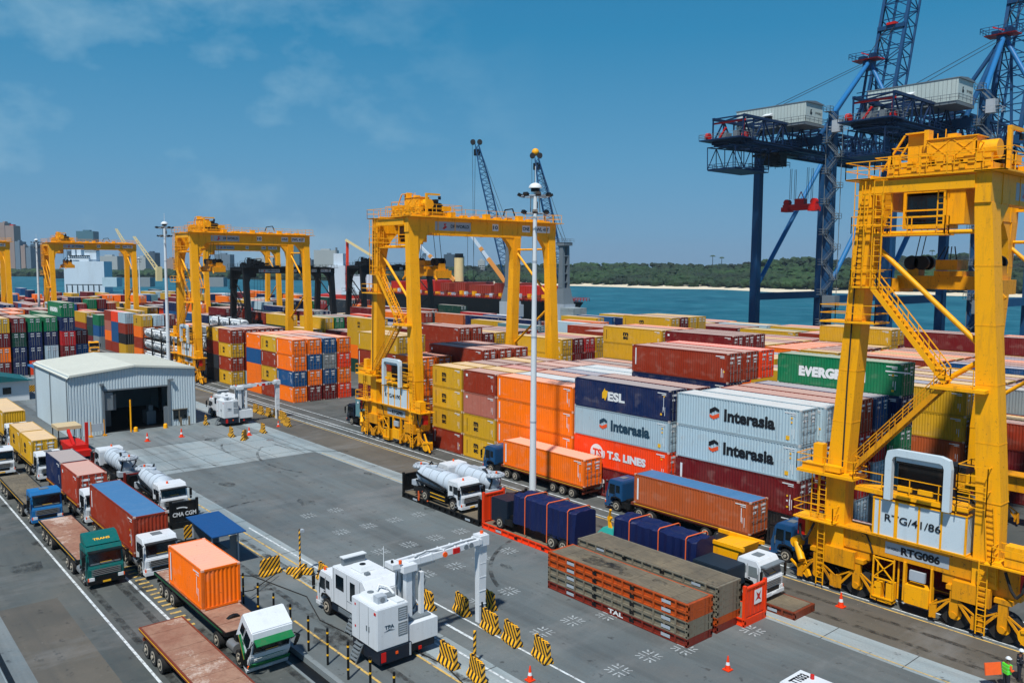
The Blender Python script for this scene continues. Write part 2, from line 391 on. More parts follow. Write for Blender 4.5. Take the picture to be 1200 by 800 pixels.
        for y in (0, -CW+.1): mb.box(-.01, .1, y-.1, y, 0, H, 2); mb.box(L-.1, L+.01, y-.1, y+.01, 0, H, 2)
        mb.box(0, L, -.06, .01, H-.1, H, 2); mb.box(0, L, -.06, .01, 0, .12, 2); mb.box(-.012, .02, -CW, 0, H-.1, H-.01, 2); mb.box(-.012, .02, -CW, 0, .01, .12, 2)
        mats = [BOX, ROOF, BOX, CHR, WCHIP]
    _cm[key] = mb.mesh('container_'+kind, mats, recalc=kind not in ('side', 'side2', 'roof', 'end', 'end0', 'far')); return _cm[key]
def logo(kind, o, L, H, x0=0.):
    "flat lettering on the wall that looks towards +Y"
    if not kind: return
    mb = MB(); mats = [WCHIP, BCHIP, YCHIP, OCHIP, NCHIP]; e = .006
    def T(s, cx, z, w, h, m=0, b=.02): put_text(mb, s, (cx+w/2, e, z), RY, UP, w, h, m, b)
    def Q(x, z, w, h, m): put_poly(mb, [(0, 0), (w, 0), (w, h), (0, h)], (x, e, z), RY, UP, m)
    if kind == 'interasia' or kind == 'interasia_faded':
        d = 1 if kind == 'interasia' else 4
        X = L-4.55; z = H*.34; s = 1.15
        mb2 = [((0, .42), (.42, .75), (1., .62), (1., .95), (.5, 1.18), (0, .80)), ((0, .36), (.40, -.02), (1, .30), (1, .66), (.62, .50), (.4, .36), (0, .42))]
        put_poly(mb, [(0, .48), (.25, .58), (.62, .80), (1, .66), (1, .92), (.55, 1.12), (0, .84)], (X+1.05, e, z), RY, UP, d)
        put_poly(mb, [(0, .42), (.30, .30), (.75, .50), (1, .60), (1, .26), (.42, .0), (0, .18)], (X+1.05, e, z), RY, UP, 3)
        T('Interasia', X-2.9, H*.33, 4.9, 1.08, d, .045)
        for i, (a, b) in enumerate(((.9, .72), (.9, .60))): Q(a, H*b, .16, .16, 2)
        Q(1.3, .35, .34, .34, 2)
    elif kind == 'esl':
        put_poly(mb, [(0, .75), (.35, 1.25), (.4, 1.05), (.75, 1.0), (.65, .45), (.4, 0), (.3, .25), (0, .2)], (8.4, e, .95), RY, UP, 2)
        T('ESL', 6.55, 1.0, 2.2, .9, 0, .05); Q(.75, 2.2, .14, .14, 2); Q(1.1, .5, .2, .2, 2); Q(.75, 1.0, .05, 1.2, 0)
    elif kind == 'ts':
        cx, cz, R = 9.0, 1.35, .88; P = [(R*math.cos(2*PI*i/28), R*math.sin(2*PI*i/28)) for i in range(28)]
        put_poly(mb, P, (cx, e-.002, cz), RY, UP, 0)
        T('TS', cx-.05, cz-.42, 1.2, .85, 5, .05); put_poly(mb, [(1.06*R*math.cos(a), 1.06*R*math.sin(a)) for a in (-.5, -.2, .1, .4)]+[(1.25*R*math.cos(a), 1.25*R*math.sin(a)) for a in (.3, .1, -.1, -.3)], (cx, e, cz), RY, UP, 0)
        T('T.S. LINES', 5.15, 1.0, 4.9, .8, 0, .06); Q(.9, 2.1, .16, .16, 2); Q(1.5, .5, .16, .16, 2)
        mats = mats+[bpy.data.materials.get('ts_field') or m_plain('ts_field', rgb(226, 64, 24), .6)]
    elif kind == 'msc':
        w = .75 if L < 7 else .95; cx = L*.60
        T('m', cx, H*.50, w*1.15, H*.20, 1, .05); T('sc', cx, H*.28, w*1.1, H*.17, 1, .05)
        for i in range(9): Q(L-.7, .5+i*(H-1)/9, .09, .14, 1)
    elif kind == 'evergreen':
        T('EVERGREEN', 6.6, H*.30, 6.6, .98, 0, .07); Q(1.5, H*.72, 2.2, .12, 0); Q(1.2, H*.62, .8, .08, 0); Q(.9, .35, .22, .16, 2); Q(.9, H*.6, .18, .18, 2)
    elif kind == 'strip': Q(L-.35, .35, .18, H-.7, 0); Q(.9, .9, .07, H-1.5, 0)
    elif kind == 'strip2': Q(L-.45, .8, .14, H-1.1, 0); Q(.8, .5, .07, .9, 0); Q(.55, 1.0, .16, .16, 2)
    elif kind == 'cosco': T('COSCO', L*.62, H*.30, 3.6, .9, 0, .05); T('SHIPPING', L*.25, H*.30, 4.2, .9, 0, .05)
    elif kind == 'small': Q(L-.5, H*.72, .36, .3, 0)
    elif kind == 'marks': Q(.75, .4, .05, 1.3, 0); Q(1.05, 1.5, .14, .14, 2); Q(1.05, 1.1, .14, .14, 0); Q(1.05, .6, .2, .14, 2); T('APL', L-.6, 1.4, .5, .9, 0) if L > 99 else Q(L-.5, .9, .22, 1.4, 0)
    elif kind == 'one': T('K LINE', L*.55, H*.35, 3.0, .8, 0, .04)
    elif kind == 'cma': T('CMA CGM', L*.5, H*.36, 3.6, .7, 0, .03)
    mb.build('lettering', mats, o, (x0, 0, 0))
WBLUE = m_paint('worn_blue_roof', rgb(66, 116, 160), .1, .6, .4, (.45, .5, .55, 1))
NCON = [0]
def container(X, Y, Z, L, H, color, label, lg=None, ends='door', far=False, group='shipping containers stacked in the yard', name='shipping_container', parent=None, roofc=None):
    c = COLS[color] if isinstance(color, str) else color
    v = random.uniform(.90, 1.1); c = tuple(min(1, x*v) for x in c[:3])+(1,)
    if far:
        o = link(name, cmesh('far', L, H), parent, (X, Y, Z), c); return tag(o, label, 'container', group)
    o = thing(name, label, 'container', (X, Y, Z), 0, group)
    link('side_wall', cmesh('side', L, H), o, color=c); link('side_wall', cmesh('side2', L, H), o, color=c)
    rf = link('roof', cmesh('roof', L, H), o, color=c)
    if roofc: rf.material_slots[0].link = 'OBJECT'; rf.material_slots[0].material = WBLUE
    link('frame', cmesh('frame', L, H), o, color=tuple(x*.8 for x in c[:3])+(1,)); link('end_wall', cmesh('end', L, H), o, color=c)
    if ends == 'door': link('door', cmesh('doorL', L, H), o, color=c); link('door', cmesh('doorR', L, H), o, color=c)
    else: link('end_wall', cmesh('end0', L, H), o, color=c)
    logo(lg, o, L, H)
    return o

# ------------------------------------------------------------------ the setting
def sheet(name, poly, z, m, kind='structure', label=None):
    mb = MB(); mb.add([(x, y, 0) for x, y in poly], [tuple(range(len(poly)))])
    me = mb.mesh(name, m)
    if me.polygons[0].normal.z < 0: me.flip_normals()
    return tag(link(name, me, None, (0, 0, z)), label, None, None, kind)
def R4(x0, x1, y0, y1): return [(x0, y0), (x1, y0), (x1, y1), (x0, y1)]
sea = sheet('sea', [(-3500, -3500), (3500, -3500), (3500, 3500), (-3500, 3500)], -2.6, WATER)
mb = MB(); mb.box(-160, 610, -217, 160, -6, 0)
tag(mb.build('yard_ground', ASPH), kind='structure')
sheet('road', R4(-100, 420, -21.0, 20), .004, ROAD)
sheet('pavement', R4(-60, 61.7, -12.2, -8.7), .008, BROWNP); sheet('pavement', R4(-60, 61.7, -8.7, 20), .008, CONC)
sheet('pavement', R4(91, 420, -52.8, -26.4), .008, CONC); sheet('pavement', R4(91.2, 106, -46.4, -29.0), .012, CONCL)
sheet('pavement', R4(-60, 420, -48.9, -46.6), .016, CONCL)
sheet('pavement', R4(-60, 420, -54.0, -48.9), .012, BROWNP); sheet('pavement', R4(-60, 91, -29.0, -26.3), .010, CONCL)
sheet('pavement', R4(-60, 420, -216, -54.6), .006, ROAD)
def marks(name, rects, m, z):
    mb = MB()
    for a in rects: mb.add([(a[0], a[2], 0), (a[1], a[2], 0), (a[1], a[3], 0), (a[0], a[3], 0)], [(0, 1, 2, 3)])
    return tag(mb.build(name, m, None, (0, 0, z)), kind='structure')
marks('lane_marking', [(-60, 260, -13.86, -13.70), (-60, 64.5, -16.95, -16.77), (72, 118, -17.0, -16.85), (-60, 68, -28.5, -28.35), (-60, 46, -31.55, -31.4),
      (-60, 400, -56.6+.5, -56.6+.68), (-60, 400, -54.62, -54.5), (-60, 400, -59.0, -58.85), (91, 400, -56.9, -56.7), (38, 46, -28.1, -27.95), (41.5, 44.6, -28.7, -28.5), (38.5, 41.5, -30.2, -30.0)], LW, .020)
marks('lane_marking', [(-60, 160, -54.15, -54.0), (-60, 93, -26.36, -26.22), (56, 93, -27.65, -27.5), (-60, 48, -23.0, -22.85), (-60, 90, -47.0, -46.9)], LY, .024)
marks('lane_marking', [(x, x+.28, -17.9, -17.2) for x in [51.5+i*.82 for i in range(17)]], LY, .022)
stars = [(61.9-6.33*i, -34.0-2.66*j) for i in range(8) for j in range(4) if not (i > 2 and j > 1)]+[(28.3, -44.3), (35.7, -39), (29.5, -39), (67.9, -36.7), (67.9, -34)]
mb = MB()
for x, y in stars:
    for sx in (-1, 1):
        for a, b in ((0, .16), (.0, .16)):
            pass
    for sx, sy in ((-1, -1), (-1, 1), (1, -1), (1, 1)):
        x0, y0 = x+sx*.12, y+sy*.12
        mb.add([(x0, y0, 0), (x0+sx*.55, y0, 0), (x0+sx*.55, y0+sy*.11, 0), (x0, y0+sy*.11, 0)], [(0, 1, 2, 3)])
        mb.add([(x0, y0+sy*.18, 0), (x0+sx*.11, y0+sy*.18, 0), (x0+sx*.11, y0+sy*.55, 0), (x0, y0+sy*.55, 0)], [(0, 1, 2, 3)])
        mb.add([(x0+sx*.2, y0+sy*.27, 0), (x0+sx*.28, y0+sy*.19, 0), (x0+sx*.50, y0+sy*.41, 0), (x0+sx*.42, y0+sy*.50, 0)], [(0, 1, 2, 3)])
tag(mb.build('slot_marking', m_line('worn_slot_paint', rgb(160, 168, 170)), None, (0, 0, .018)), kind='structure')
mb = MB(); mb.box(-60, 62.5, -21.15, -20.85, 0, .35); mb.box(-60, 62.5, -20.2, -20.05, 0, .05)
tag(mb.build('kerb', CONC), kind='structure')
sheet('drain', R4(-60, 47, -20.85, -20.2), .009, BLK)
mb = MB(); mb.cyl((111.9, -46.2+0, .02), (111.9, -46.2, .028), .5, 16)
tag(mb.build('manhole_cover', CHR, None, (-11, .9, 0)), 'round metal manhole cover on pale concrete beside the second scanner lane', 'manhole cover')

sheet('drain', R4(-60, 58, -7.75, -7.45), .012, BLK); sheet('lane_marking', R4(-60, 58, -7.42, -7.36), .016, CONCL)

def m_stain():
    t = NT('ground_stain'); t.pos(); n = t.noise(1.1, 6, .75); tr = t.n.new('ShaderNodeBsdfTransparent'); mx = t.n.new('ShaderNodeMixShader')
    t.b.inputs['Base Color'].default_value = (.018, .018, .017, 1); t.b.inputs['Roughness'].default_value = .7
    t.l.new(t.ramp(n, .42, .66, 0., .72), mx.inputs[0]); t.l.new(tr.outputs[0], mx.inputs[1]); t.l.new(t.b.outputs[0], mx.inputs[2]); t.l.new(mx.outputs[0], t.n['Material Output'].inputs['Surface']); return t.m
STAIN = m_stain(); sr = random.Random(5)
mb = MB()
zk = [0.]
def arc(cx, cy, r, a0, a1, w):
    n = 22; P = []
    for i in range(n+1): a = a0+(a1-a0)*i/n; P += [(cx+r*math.cos(a), cy+r*math.sin(a), zk[0]), (cx+(r+w)*math.cos(a), cy+(r+w)*math.sin(a), zk[0])]
    zk[0] += .0008
    mb.add(P, [(2*i, 2*i+1, 2*i+3, 2*i+2) for i in range(n)])
for k in range(12): arc(sr.uniform(35, 105), sr.uniform(-60, -20), sr.uniform(6, 16), *(lambda a: (a, a+sr.uniform(.5, 1.5)))(sr.uniform(0, 6.3)), .32)
for y in (-14.6, -16.3, -18.1, -20.0, -24.4, -26.9, -50.2, -52.4): x = sr.uniform(-10, 30); zk[0] += .0008; mb.add([(x, y, zk[0]), (x+60, y, zk[0]), (x+60, y+.45, zk[0]), (x, y+.4, zk[0])], [(0, 1, 2, 3)])
jm = MB()
for k in range(52): x = -20+k*5; jm.add([(x, -48.9, 0), (x+.05, -48.9, 0), (x+.05, -46.6, 0), (x, -46.6, 0)], [(0, 1, 2, 3)]); jm.add([(x, -29, 0), (x+.05, -29, 0), (x+.05, -26.3, 0), (x, -26.3, 0)], [(0, 1, 2, 3)])
for k in range(4): x = 93+k*4.4; jm.add([(x, -46.4, 0), (x+.05, -46.4, 0), (x+.05, -29, 0), (x, -29, 0)], [(0, 1, 2, 3)])
for k in range(5): y = -31-k*3.6; jm.add([(91.3, y, .001), (112, y, .001), (112, y+.05, .001), (91.3, y+.05, .001)], [(0, 1, 2, 3)])
tag(jm.build('paving_joint', m_plain('joint_tar', rgb(46, 48, 48), .9), None, (0, 0, .0225)), kind='structure')
tag(mb.build('tyre_mark', STAIN, None, (0, 0, .026)), kind='structure')
mb = MB()
for k in range(42):
    cx, cy, r = sr.uniform(28, 118), sr.choice((sr.uniform(-54, -22), sr.uniform(-21, -9))), sr.uniform(.25, 1.1); mb.add([(cx+r*sr.uniform(.6, 1.3)*1.5*math.cos(a), cy+r*sr.uniform(.6, 1.2)*math.sin(a), .028+k*.0008) for a in (2*PI*i/12 for i in range(12))], [tuple(range(12))])
tag(mb.build('oil_stain', STAIN, None, (0, 0, .030)), kind='structure')

# ------------------------------------------------------------------ the container stacks
h9, h8 = 2.896, 2.591
slots = {}      # (block, bay x) -> (x, L); columns: list of (x,L,y,tiers list bottom to top of (H,color,logo,ends))
cols = []
WTS = ['rust red']*18+['maroon']*16+['mustard yellow']*22+['orange']*15+['navy blue']*9+['blue']*6+['light grey']*5+['dark green']*3+['green']*2+['red orange']*6+['dark grey']*4+['grey']*3+['brown']*6+['teal grey']*1+['faded pink']*2
FARW = WTS+['navy blue']*16+['blue']*8+['dark green']*7+['green']*5+['dark grey']*8+['maroon']*12+['black']*5+['light grey']*5+['red orange']*6+['red']*8+['teal grey']*3
def rc(w=None): return random.choice(w or WTS)
def column(block, bay, row, x, L, y, tiers): cols.append((block, bay, row, x, L, y, tiers))
def T(*cs, H=h8, lg=None): return [(H, c, None, 'door') if isinstance(c, str) else ((H,)+tuple(c)+('door',))[:4] for c in cs]
AY = [-59.45-2.75*k for k in range(6)]
A = 'front block'
# bay 0 and 1: the high ones
b0, b1, b2 = (34.25, 12.192), (47.28, 12.192), (59.7, 12.192)
column(A, 0, 0, *b0, AY[0], T('black', ('maroon', 'marks'), ('light grey', 'interasia'), ('light grey', 'interasia'), H=2.868))
column(A, 0, 1, 33.7, 12.192, AY[1], T('grey', 'red', 'maroon', ('light grey', 'strip2'), H=2.868))
column(A, 0, 2, 33.7, 12.192, AY[2], T('grey', 'maroon', 'maroon', 'rust red', H=2.868))
column(A, 0, 3, 33.7, 12.192, AY[3], T('light grey', 'red', 'red', 'rust red', H=2.868))
column(A, 0, 4, 33.6, 12.192, AY[4], T('grey', 'light grey', 'red', 'blue', H=2.868))
column(A, 0, 5, 32.5, 12.192, AY[5]+.4, T('dark green', 'teal grey', 'green', 'navy blue', ('green', 'evergreen'), H=2.868))
column(A, 1, 0, *b1, AY[0], T(('maroon', 'ts'), ('red orange', 'ts'), ('light grey', 'interasia_faded'), ('navy blue', 'esl'), H=2.868))
column(A, 1, 1, 46.7, 12.192, AY[1], T('rust red', 'orange', 'navy blue', 'maroon', H=2.868))
column(A, 1, 2, *b1, AY[2], T('rust red', 'blue', 'navy blue', H=2.868))
column(A, 1, 3, 46.9, 12.192, AY[3], T('orange', 'maroon', 'rust red', ('navy blue', 'small'), ('rust red', 'strip2'), H=2.868))
column(A, 1, 4, 46.9, 12.192, AY[4], T('maroon', 'orange', 'rust red', 'navy blue', 'rust red', H=2.868))
column(A, 1, 5, 46.9, 12.192, AY[5], T('maroon', 'orange', 'rust red', 'navy blue', 'red orange', H=2.868))
column(A, 2, 0, *b2, AY[0], T(('orange', 'strip'), ('orange', 'strip'), ('orange', 'strip'), ('orange', 'strip')))
for k, c in enumerate(('light grey', 'brown', 'blue', 'light grey', 'light grey')): column(A, 2, k+1, *b2, AY[k+1], T(rc(), rc(), rc(), c))
for (x, bb, tops) in ((72.15, 3, ('x', 'mustard yellow', 'red', 'maroon', 'faded pink', 'faded pink')), (78.5, 4, ('x', 'mustard yellow', 'maroon', 'maroon', 'mustard yellow', 'maroon'))):
    for k in range(1, 6): column(A, bb, k, x, 6.06, AY[k], T(rc(), rc(), rc(), tops[k]))
column(A, 3, 0, 72.15, 6.06, AY[0], T(('mustard yellow', 'msc'), ('mustard yellow', 'msc'), ('faded pink', 'small'), ('rust red', 'small')))
column(A, 4, 0, 78.5, 6.06, AY[0], T(('rust red', 'strip2'), ('mustard yellow', 'msc'), ('mustard yellow', 'msc'), ('mustard yellow', 'msc')))
for k in (1, 2): column(A, 5, k, 91.3, 6.06, AY[k], T('brown', 'brown', 'orange', 'orange'))
for k in (3, 4, 5): column(A, 5, k, 84.9, 12.192, AY[k], T('mustard yellow', 'maroon', 'rust red', ('rust red', 'small'), H=h9))
for k in (4, 5): column(A, 6, k, 109.6, 12.192, AY[k], T('maroon', 'mustard yellow', ('rust red', 'strip'), ('mustard yellow', 'strip2'), H=h9))
C2 = {0: ('orange', 'blue', 'orange', 'orange'), 1: ('maroon', 'orange', 'blue', 'orange'), 2: ('maroon', 'blue', 'grey', 'blue'), 3: ('red orange', 'orange', 'red orange', 'orange')}
for k in range(4): column(A, 7, k, 125.6, 6.06, AY[k]-1.1, T(*[(c, 'strip') for c in C2[k]]))
D2 = ['brown', 'mustard yellow', 'brown', 'orange']
for k in range(4):
    column(A, 8, k, 131.8, 6.06, AY[k]-1.1, T(*((('rust red', 'strip2'), ('mustard yellow', 'msc'), ('rust red', 'strip2'), ('mustard yellow', 'msc')) if k == 0 else (rc(), rc(), rc(), 'faded pink'))))
    column(A, 9, k, 138.0, 6.06, AY[k]-1.1, T(*((('orange', 'strip'), ('orange', 'strip'), 'blue', ('orange', 'small')) if k == 0 else (rc(), rc(), rc(), 'orange'))))
    column(A, 10, k, 151.1, 6.06, AY[k]-1.1, T(*((('mustard yellow', 'msc'), ('rust red', 'strip2'), ('mustard yellow', 'msc'), 'rust red') if k == 0 else (rc(), rc(), rc(), ('x', 'rust red', 'rust red', 'maroon')[k]))))
    column(A, 11, k, 157.3, 6.06, AY[k]-1.1, T(*(('black', 'dark grey', 'rust red', ('mustard yellow', 'msc')) if k == 0 else (rc(), rc(), rc(), ('x', 'blue', 'blue', 'blue')[k]))))
for k in range(6):
    s = {0: (('orange'), 'rust red', 'orange', ('mustard yellow', 'msc')), 1: (rc(), rc(), rc(), 'light grey'), 2: (rc(), rc(), rc(), 'maroon')}.get(k, (rc(), rc(), rc()))
    column(A, 12, k, 204.4, 6.06, AY[k]-1.1, T(*s))
    column(A, 13, k, 217.0, 6.06, AY[k]-1.1, T(*(('mustard yellow', 'black', 'rust red', 'light grey') if k == 0 else (rc(), rc(), rc()))))
    column(A, 14, k, 223.2, 6.06, AY[k]-1.1, T(*(('rust red', 'blue', 'blue', 'red orange') if k == 0 else (rc(), rc(), rc()))))
    column(A, 15, k, 229.4, 6.06, AY[k]-1.1, T(*(('rust red', 'orange', 'faded pink', 'rust red') if k == 0 else (rc(), rc(), rc()))))
for j in range(3):
    for k in (4, 5): column(A, 40+j, k, 166.0+12.6*j, 12.192, AY[k]-1.1, T(rc(), rc(), rc()))
x = 241.0; bi = 16
while x < 430:
    n = random.choice((2, 3, 3, 4, 4)); L = random.choice((6.06, 12.192))
    for k in range(6):
        m = max(0, n+random.choice((-1, 0, 0, 0, 1)))
        column(A, bi, k, x, L, AY[k]-1.1, T(*[rc(FARW) for _ in range(min(m, 4))], H=random.choice((h8, h9))))
    x += L+random.choice((.3, .3, 1.2, 6)); bi += 1
# left block
LY0 = [-28.85-2.85*k for k in range(6)]; LB = 'left block'
SP = {0: ('maroon', 'orange', 'maroon', 'mustard yellow'), 1: ('navy blue', 'navy blue', 'dark green', ('maroon', 'one')), 2: ('red orange', 'navy blue', 'navy blue', 'green'),
      3: ('red', 'light grey', 'navy blue', 'green'), 4: ('rust red', 'maroon', 'red', 'navy blue', ('green', 'evergreen')), 5: ('rust red', 'blue', 'maroon')}
for k in range(6): column(LB, 0, k, 190.0-(2 if k == 4 else 0), 12.192, LY0[k], T(*SP[k], H=h9))
S2 = {0: ('rust red', 'faded pink', 'orange'), 1: ('navy blue', 'maroon', 'navy blue', ('maroon', 'one')), 2: (rc(), 'navy blue', 'navy blue', 'orange'), 3: (rc(), 'red orange', 'red orange'), 4: (rc(), rc(), 'navy blue', 'green'), 5: (rc(), rc(), 'light grey')}
for k in range(6): column(LB, 1, k, 206.5, 12.192, LY0[k], T(*S2[k], H=h9))
x = 222.; bi = 2
while x < 440:
    n = random.choice((3, 3, 4)); L = 12.192
    for k in range(6): column(LB, bi, k, x, L, LY0[k], T(*[rc(['maroon']*3+['rust red', 'orange', 'navy blue', 'navy blue', 'green', 'light grey', 'dark green', 'blue', 'faded pink', 'red orange']) for _ in range(max(1, min(4, n+random.choice((-1, 0, 0, 1)))))], H=h9))
    x += L+random.choice((.5, .5, 3)); bi += 1
# blocks B, C, D
def fill(block, y0, nr, bays, tf, spec, w=None):
    for bi, (x, L) in enumerate(bays):
        H = h8
        for k in range(nr):
            s = spec.get((round(x), k))
            if s is not None: column(block, bi, k, x, L, y0-2.75*k, s); continue
            n = tf(bi, x, k)
            column(block, bi, k, x, L, y0-2.75*k, T(*[rc(w if x < 120 else FARW) for _ in range(n)]))
def tfB(bi, x, k):
    if x < 30: return 4 if k > 1 else 3
    if x < 46: return 4
    if x < 68: return 4
    if x < 80: return 5 if k >= 4 else 3
    if x < 98: return (5 if k >= 4 else 3)
    if x < 116: return 4 if k >= 3 else 2
    if x < 134: return 4
    if x < 160: return 4 if k < 3 else 3
    return max(1, min(4, tb[bi % 40]+random.choice((-1, 0, 0, 0, 1))))
tb = [random.choice((2, 3, 3, 3, 4)) for _ in range(40)]; tcn = [random.choice((2, 3, 3, 4)) for _ in range(40)]; td = [random.choice((1, 2, 2, 3, 3)) for _ in range(40)]
MS = ('mustard yellow', 'msc'); DW = ['mustard yellow']*9+['rust red']*6+['maroon']*6+['orange']*5+['navy blue']*2+['blue', 'light grey', 'red', 'brown']
bB = [(7.4, 12.192), (20.2, 12.192), (33.0, 12.192), (45.7, 12.192), (61.5, 6.06), (68.2, 12.192), (81.0, 12.192), (100.0, 12.192), (117.6, 12.192), (131., 6.06), (137.6, 6.06), (145.2, 12.192)]+[(160+12.9*i, 12.192) for i in range(20)]
spB = {(33, 0): T('rust red', 'brown', 'mustard yellow', MS), (33, 1): T('grey', 'brown', 'maroon', 'blue'), (33, 2): T('grey', 'brown', 'maroon', 'mustard yellow'),
       (20, 0): T('maroon', 'maroon', 'rust red'), (20, 1): T('maroon', 'mustard yellow', 'mustard yellow'), (81, 4): T('maroon', 'mustard yellow', 'mustard yellow', 'mustard yellow', MS), (81, 3): T(rc(), rc(), 'rust red'),
       (68, 4): T(rc(), rc(), 'rust red', 'mustard yellow', ('maroon', 'small')), (68, 5): T(rc(), rc(), rc(), rc(), 'maroon'), (68, 6): T(rc(), rc(), rc(), rc(), 'maroon'),
       (100, 3): T(rc(), 'mustard yellow', 'mustard yellow', 'mustard yellow'), (100, 4): T(rc(), rc(), 'maroon', 'maroon'), (100, 5): T(rc(), rc(), 'maroon', 'red'), (100, 6): T(rc(), rc(), 'mustard yellow', 'mustard yellow'),
       (118, 0): T('maroon', 'mustard yellow', 'rust red', ('rust red', 'small'), H=h9), (118, 1): T('maroon', rc(), rc(), 'rust red', H=h9), (118, 2): T('maroon', rc(), rc(), 'maroon'),
       (145, 0): T(rc(), rc(), 'mustard yellow', MS, H=h9), (145, 1): T(rc(), rc(), 'maroon', 'blue')}
fill('second block', -88.5, 7, bB, tfB, spB)
bC = [(-6, 12.192), (7.4, 12.192), (20.2, 12.192), (33, 12.192), (46, 12.192), (60.2, 6.06), (66.3, 6.06)]+[(73.5+12.95*i, 12.192) for i in range(26)]
def tfC(bi, x, k): return (5 if k > 5 and x < 72 else 4) if x < 112 else (3 if random.random() < .5 else 4) if x < 150 else max(1, min(4, tcn[bi % 40]+random.choice((-1, 0, 0, 1))))
spC = {(66, k): T(rc(), rc(), 'orange', 'orange') for k in range(5)}
spC.update({(99, 4): T(rc(), rc(), 'maroon', 'mustard yellow', MS), (99, 5): T(rc(), rc(), rc(), 'maroon', 'maroon'), (99, 6): T(rc(), rc(), rc(), 'maroon', 'mustard yellow'), (99, 7): T(rc(), rc(), rc(), rc(), 'mustard yellow')})
spC.update({(60, 6): T(rc(), rc(), rc(), rc(), 'mustard yellow'), (60, 7): T(rc(), rc(), rc(), rc(), 'mustard yellow'), (66, 6): T(rc(), rc(), rc(), rc(), 'mustard yellow'), (125, 0): T(rc(), rc(), 'rust red', ('teal grey', 'cosco'))})
fill('third block', -113.8, 8, bC, tfC, spC, DW)
bD = [(7+12.95*i, 12.192) for i in range(31)]
fill('waterside block', -143.5, 7, bD, lambda bi, x, k: (4 if random.random() < .75 else 3) if x < 130 else max(0, min(4, td[bi % 40]+random.choice((-1, 0, 0, 1)))), {}, DW+['navy blue', 'blue', 'green', 'light grey'])

# turn the columns into boxes, keep what is exposed, and find out what the camera sees of each
boxes = []; colkey = {}
for c in cols: colkey[(c[0], c[1], c[2])] = c
for (bl, bay, row, x, L, y, ts) in cols:
    z = .02
    for i, (H, c, lg, ends) in enumerate(ts):
        boxes.append(dict(bl=bl, bay=bay, row=row, x=x, L=L, y=y, z=z, H=H, c=c, lg=lg, t=i, n=len(ts))); z += H+.002
bv = []; bf = []
for b in boxes:
    o = len(bv); x, L, y, z, H = b['x'], b['L'], b['y'], b['z'], b['H']
    bv += [(xx, yy, zz) for zz in (z, z+H) for yy in (y-CW, y) for xx in (x, x+L)]
    bf += [tuple(o+i for i in f) for f in ((0, 2, 3, 1), (4, 5, 7, 6), (0, 1, 5, 4), (2, 6, 7, 3), (0, 4, 6, 2), (1, 3, 7, 5))]
tree = BVHTree.FromPolygons([Vector(v) for v in bv], bf)
def seen(b):
    x, L, y, z, H = b['x'], b['L'], b['y'], b['z'], b['H']; pts = []
    for u in (.04, .2, .4, .6, .8, .96):
        pts += [(x+L*u, y+.02, z+H*w) for w in (.15, .5, .85)]+[(x+L*u, y-CW*w, z+H+.02) for w in (.15, .5, .85)]
        pts += [(x-.02, y-CW*u, z+H*w) for w in (.15, .5, .85)]
    n = 0
    for p in pts:
        px, py, d = proj(p)
        if d < 5 or px < -30 or px > 1230: continue
        p = Vector(p); r = p-CL; hit = tree.ray_cast(CL, r.normalized(), r.length-.01)
        if hit[0] is None: n += 1/54
    return n
for b in boxes:
    cx, cy, cd_ = proj((b['x']+b['L']/2, b['y']-1.2, b['z']+b['H']/2)); b['d'] = cd_
    b['s'] = seen(b)*b['L']*1e4/(cd_*cd_) if cd_ > 5 else 0
vis = sorted([b for b in boxes if b['s'] > 0], key=lambda b: -b['s'])
print('containers visible', len(vis), 'of', len(boxes))
ORD = ['front', 'second', 'third', 'fourth', 'fifth', 'sixth', 'seventh', 'eighth']
FB = {0: 'bay left of the nearest gantry crane', 1: 'bay behind the mast, right of orange', 2: 'bay behind the lamp mast', 3: 'short bay with rust tops left of orange', 4: 'short bay at the right of the middle gantry',
      5: 'bay seen through the middle gantry', 6: 'bay just left of the middle gantry', 7: 'short bay with orange doors facing right', 8: 'short bay behind the orange doors', 9: 'short bay at the orange cluster\'s left end',
      10: 'short bay right of the left gantry', 11: 'short bay close behind the left gantry', 12: 'short bay just past the tanks', 13: 'short bay behind the shed roof', 14: 'short bay behind the shed roof, farther', 15: 'short bay at the far shed corner', 40: 'right bay behind the tanks', 41: 'middle bay behind the tanks', 42: 'left bay behind the tanks'}
def blabel(b):
    size = '20-foot' if b['L'] < 7 else '40-foot'; up = b['n']-1-b['t']
    tier = {0: 'on top', 1: 'second from top', 2: 'third from top', 3: 'fourth from top', 4: 'at the bottom'}[up]
    if b['bl'] == A: where = FB.get(b['bay'], 'bay %s beyond the shed' % (ORD+['ninth', 'tenth', 'eleventh', 'twelfth', 'thirteenth', 'fourteenth', 'last'])[max(0, min(14, b['bay']-16))])
    else:
        xx = bays_of[b['bl']]; i = xx.index(b['bay']); where = '%s, bay %s from the right' % (b['bl'], NUM[min(i, len(NUM)-1)])
    l = '%s %s container %s, %s row, %s' % (b['c'], size, tier, ORD[b['row']], where); return l if len(l.split()) <= 16 else l.replace(' container', '', 1) if len(l.split()) == 17 else l.replace(' container', '', 1).replace(size+' ', '')
NUM = ['one', 'two', 'three', 'four', 'five', 'six', 'seven', 'eight', 'nine', 'ten', 'eleven', 'twelve', 'thirteen', 'fourteen', 'fifteen', 'sixteen', 'seventeen', 'eighteen', 'nineteen', 'twenty', 'twenty-one', 'twenty-two', 'twenty-three', 'twenty-four', 'twenty-five', 'twenty-six', 'twenty-seven', 'twenty-eight', 'twenty-nine', 'thirty', 'thirty-one', 'thirty-two', 'thirty-three', 'thirty-four']
SPL = {('esl'): 'navy 40-foot container with white letters and yellow flag, top of its stack', 'evergreen': None}
bays_of = {}
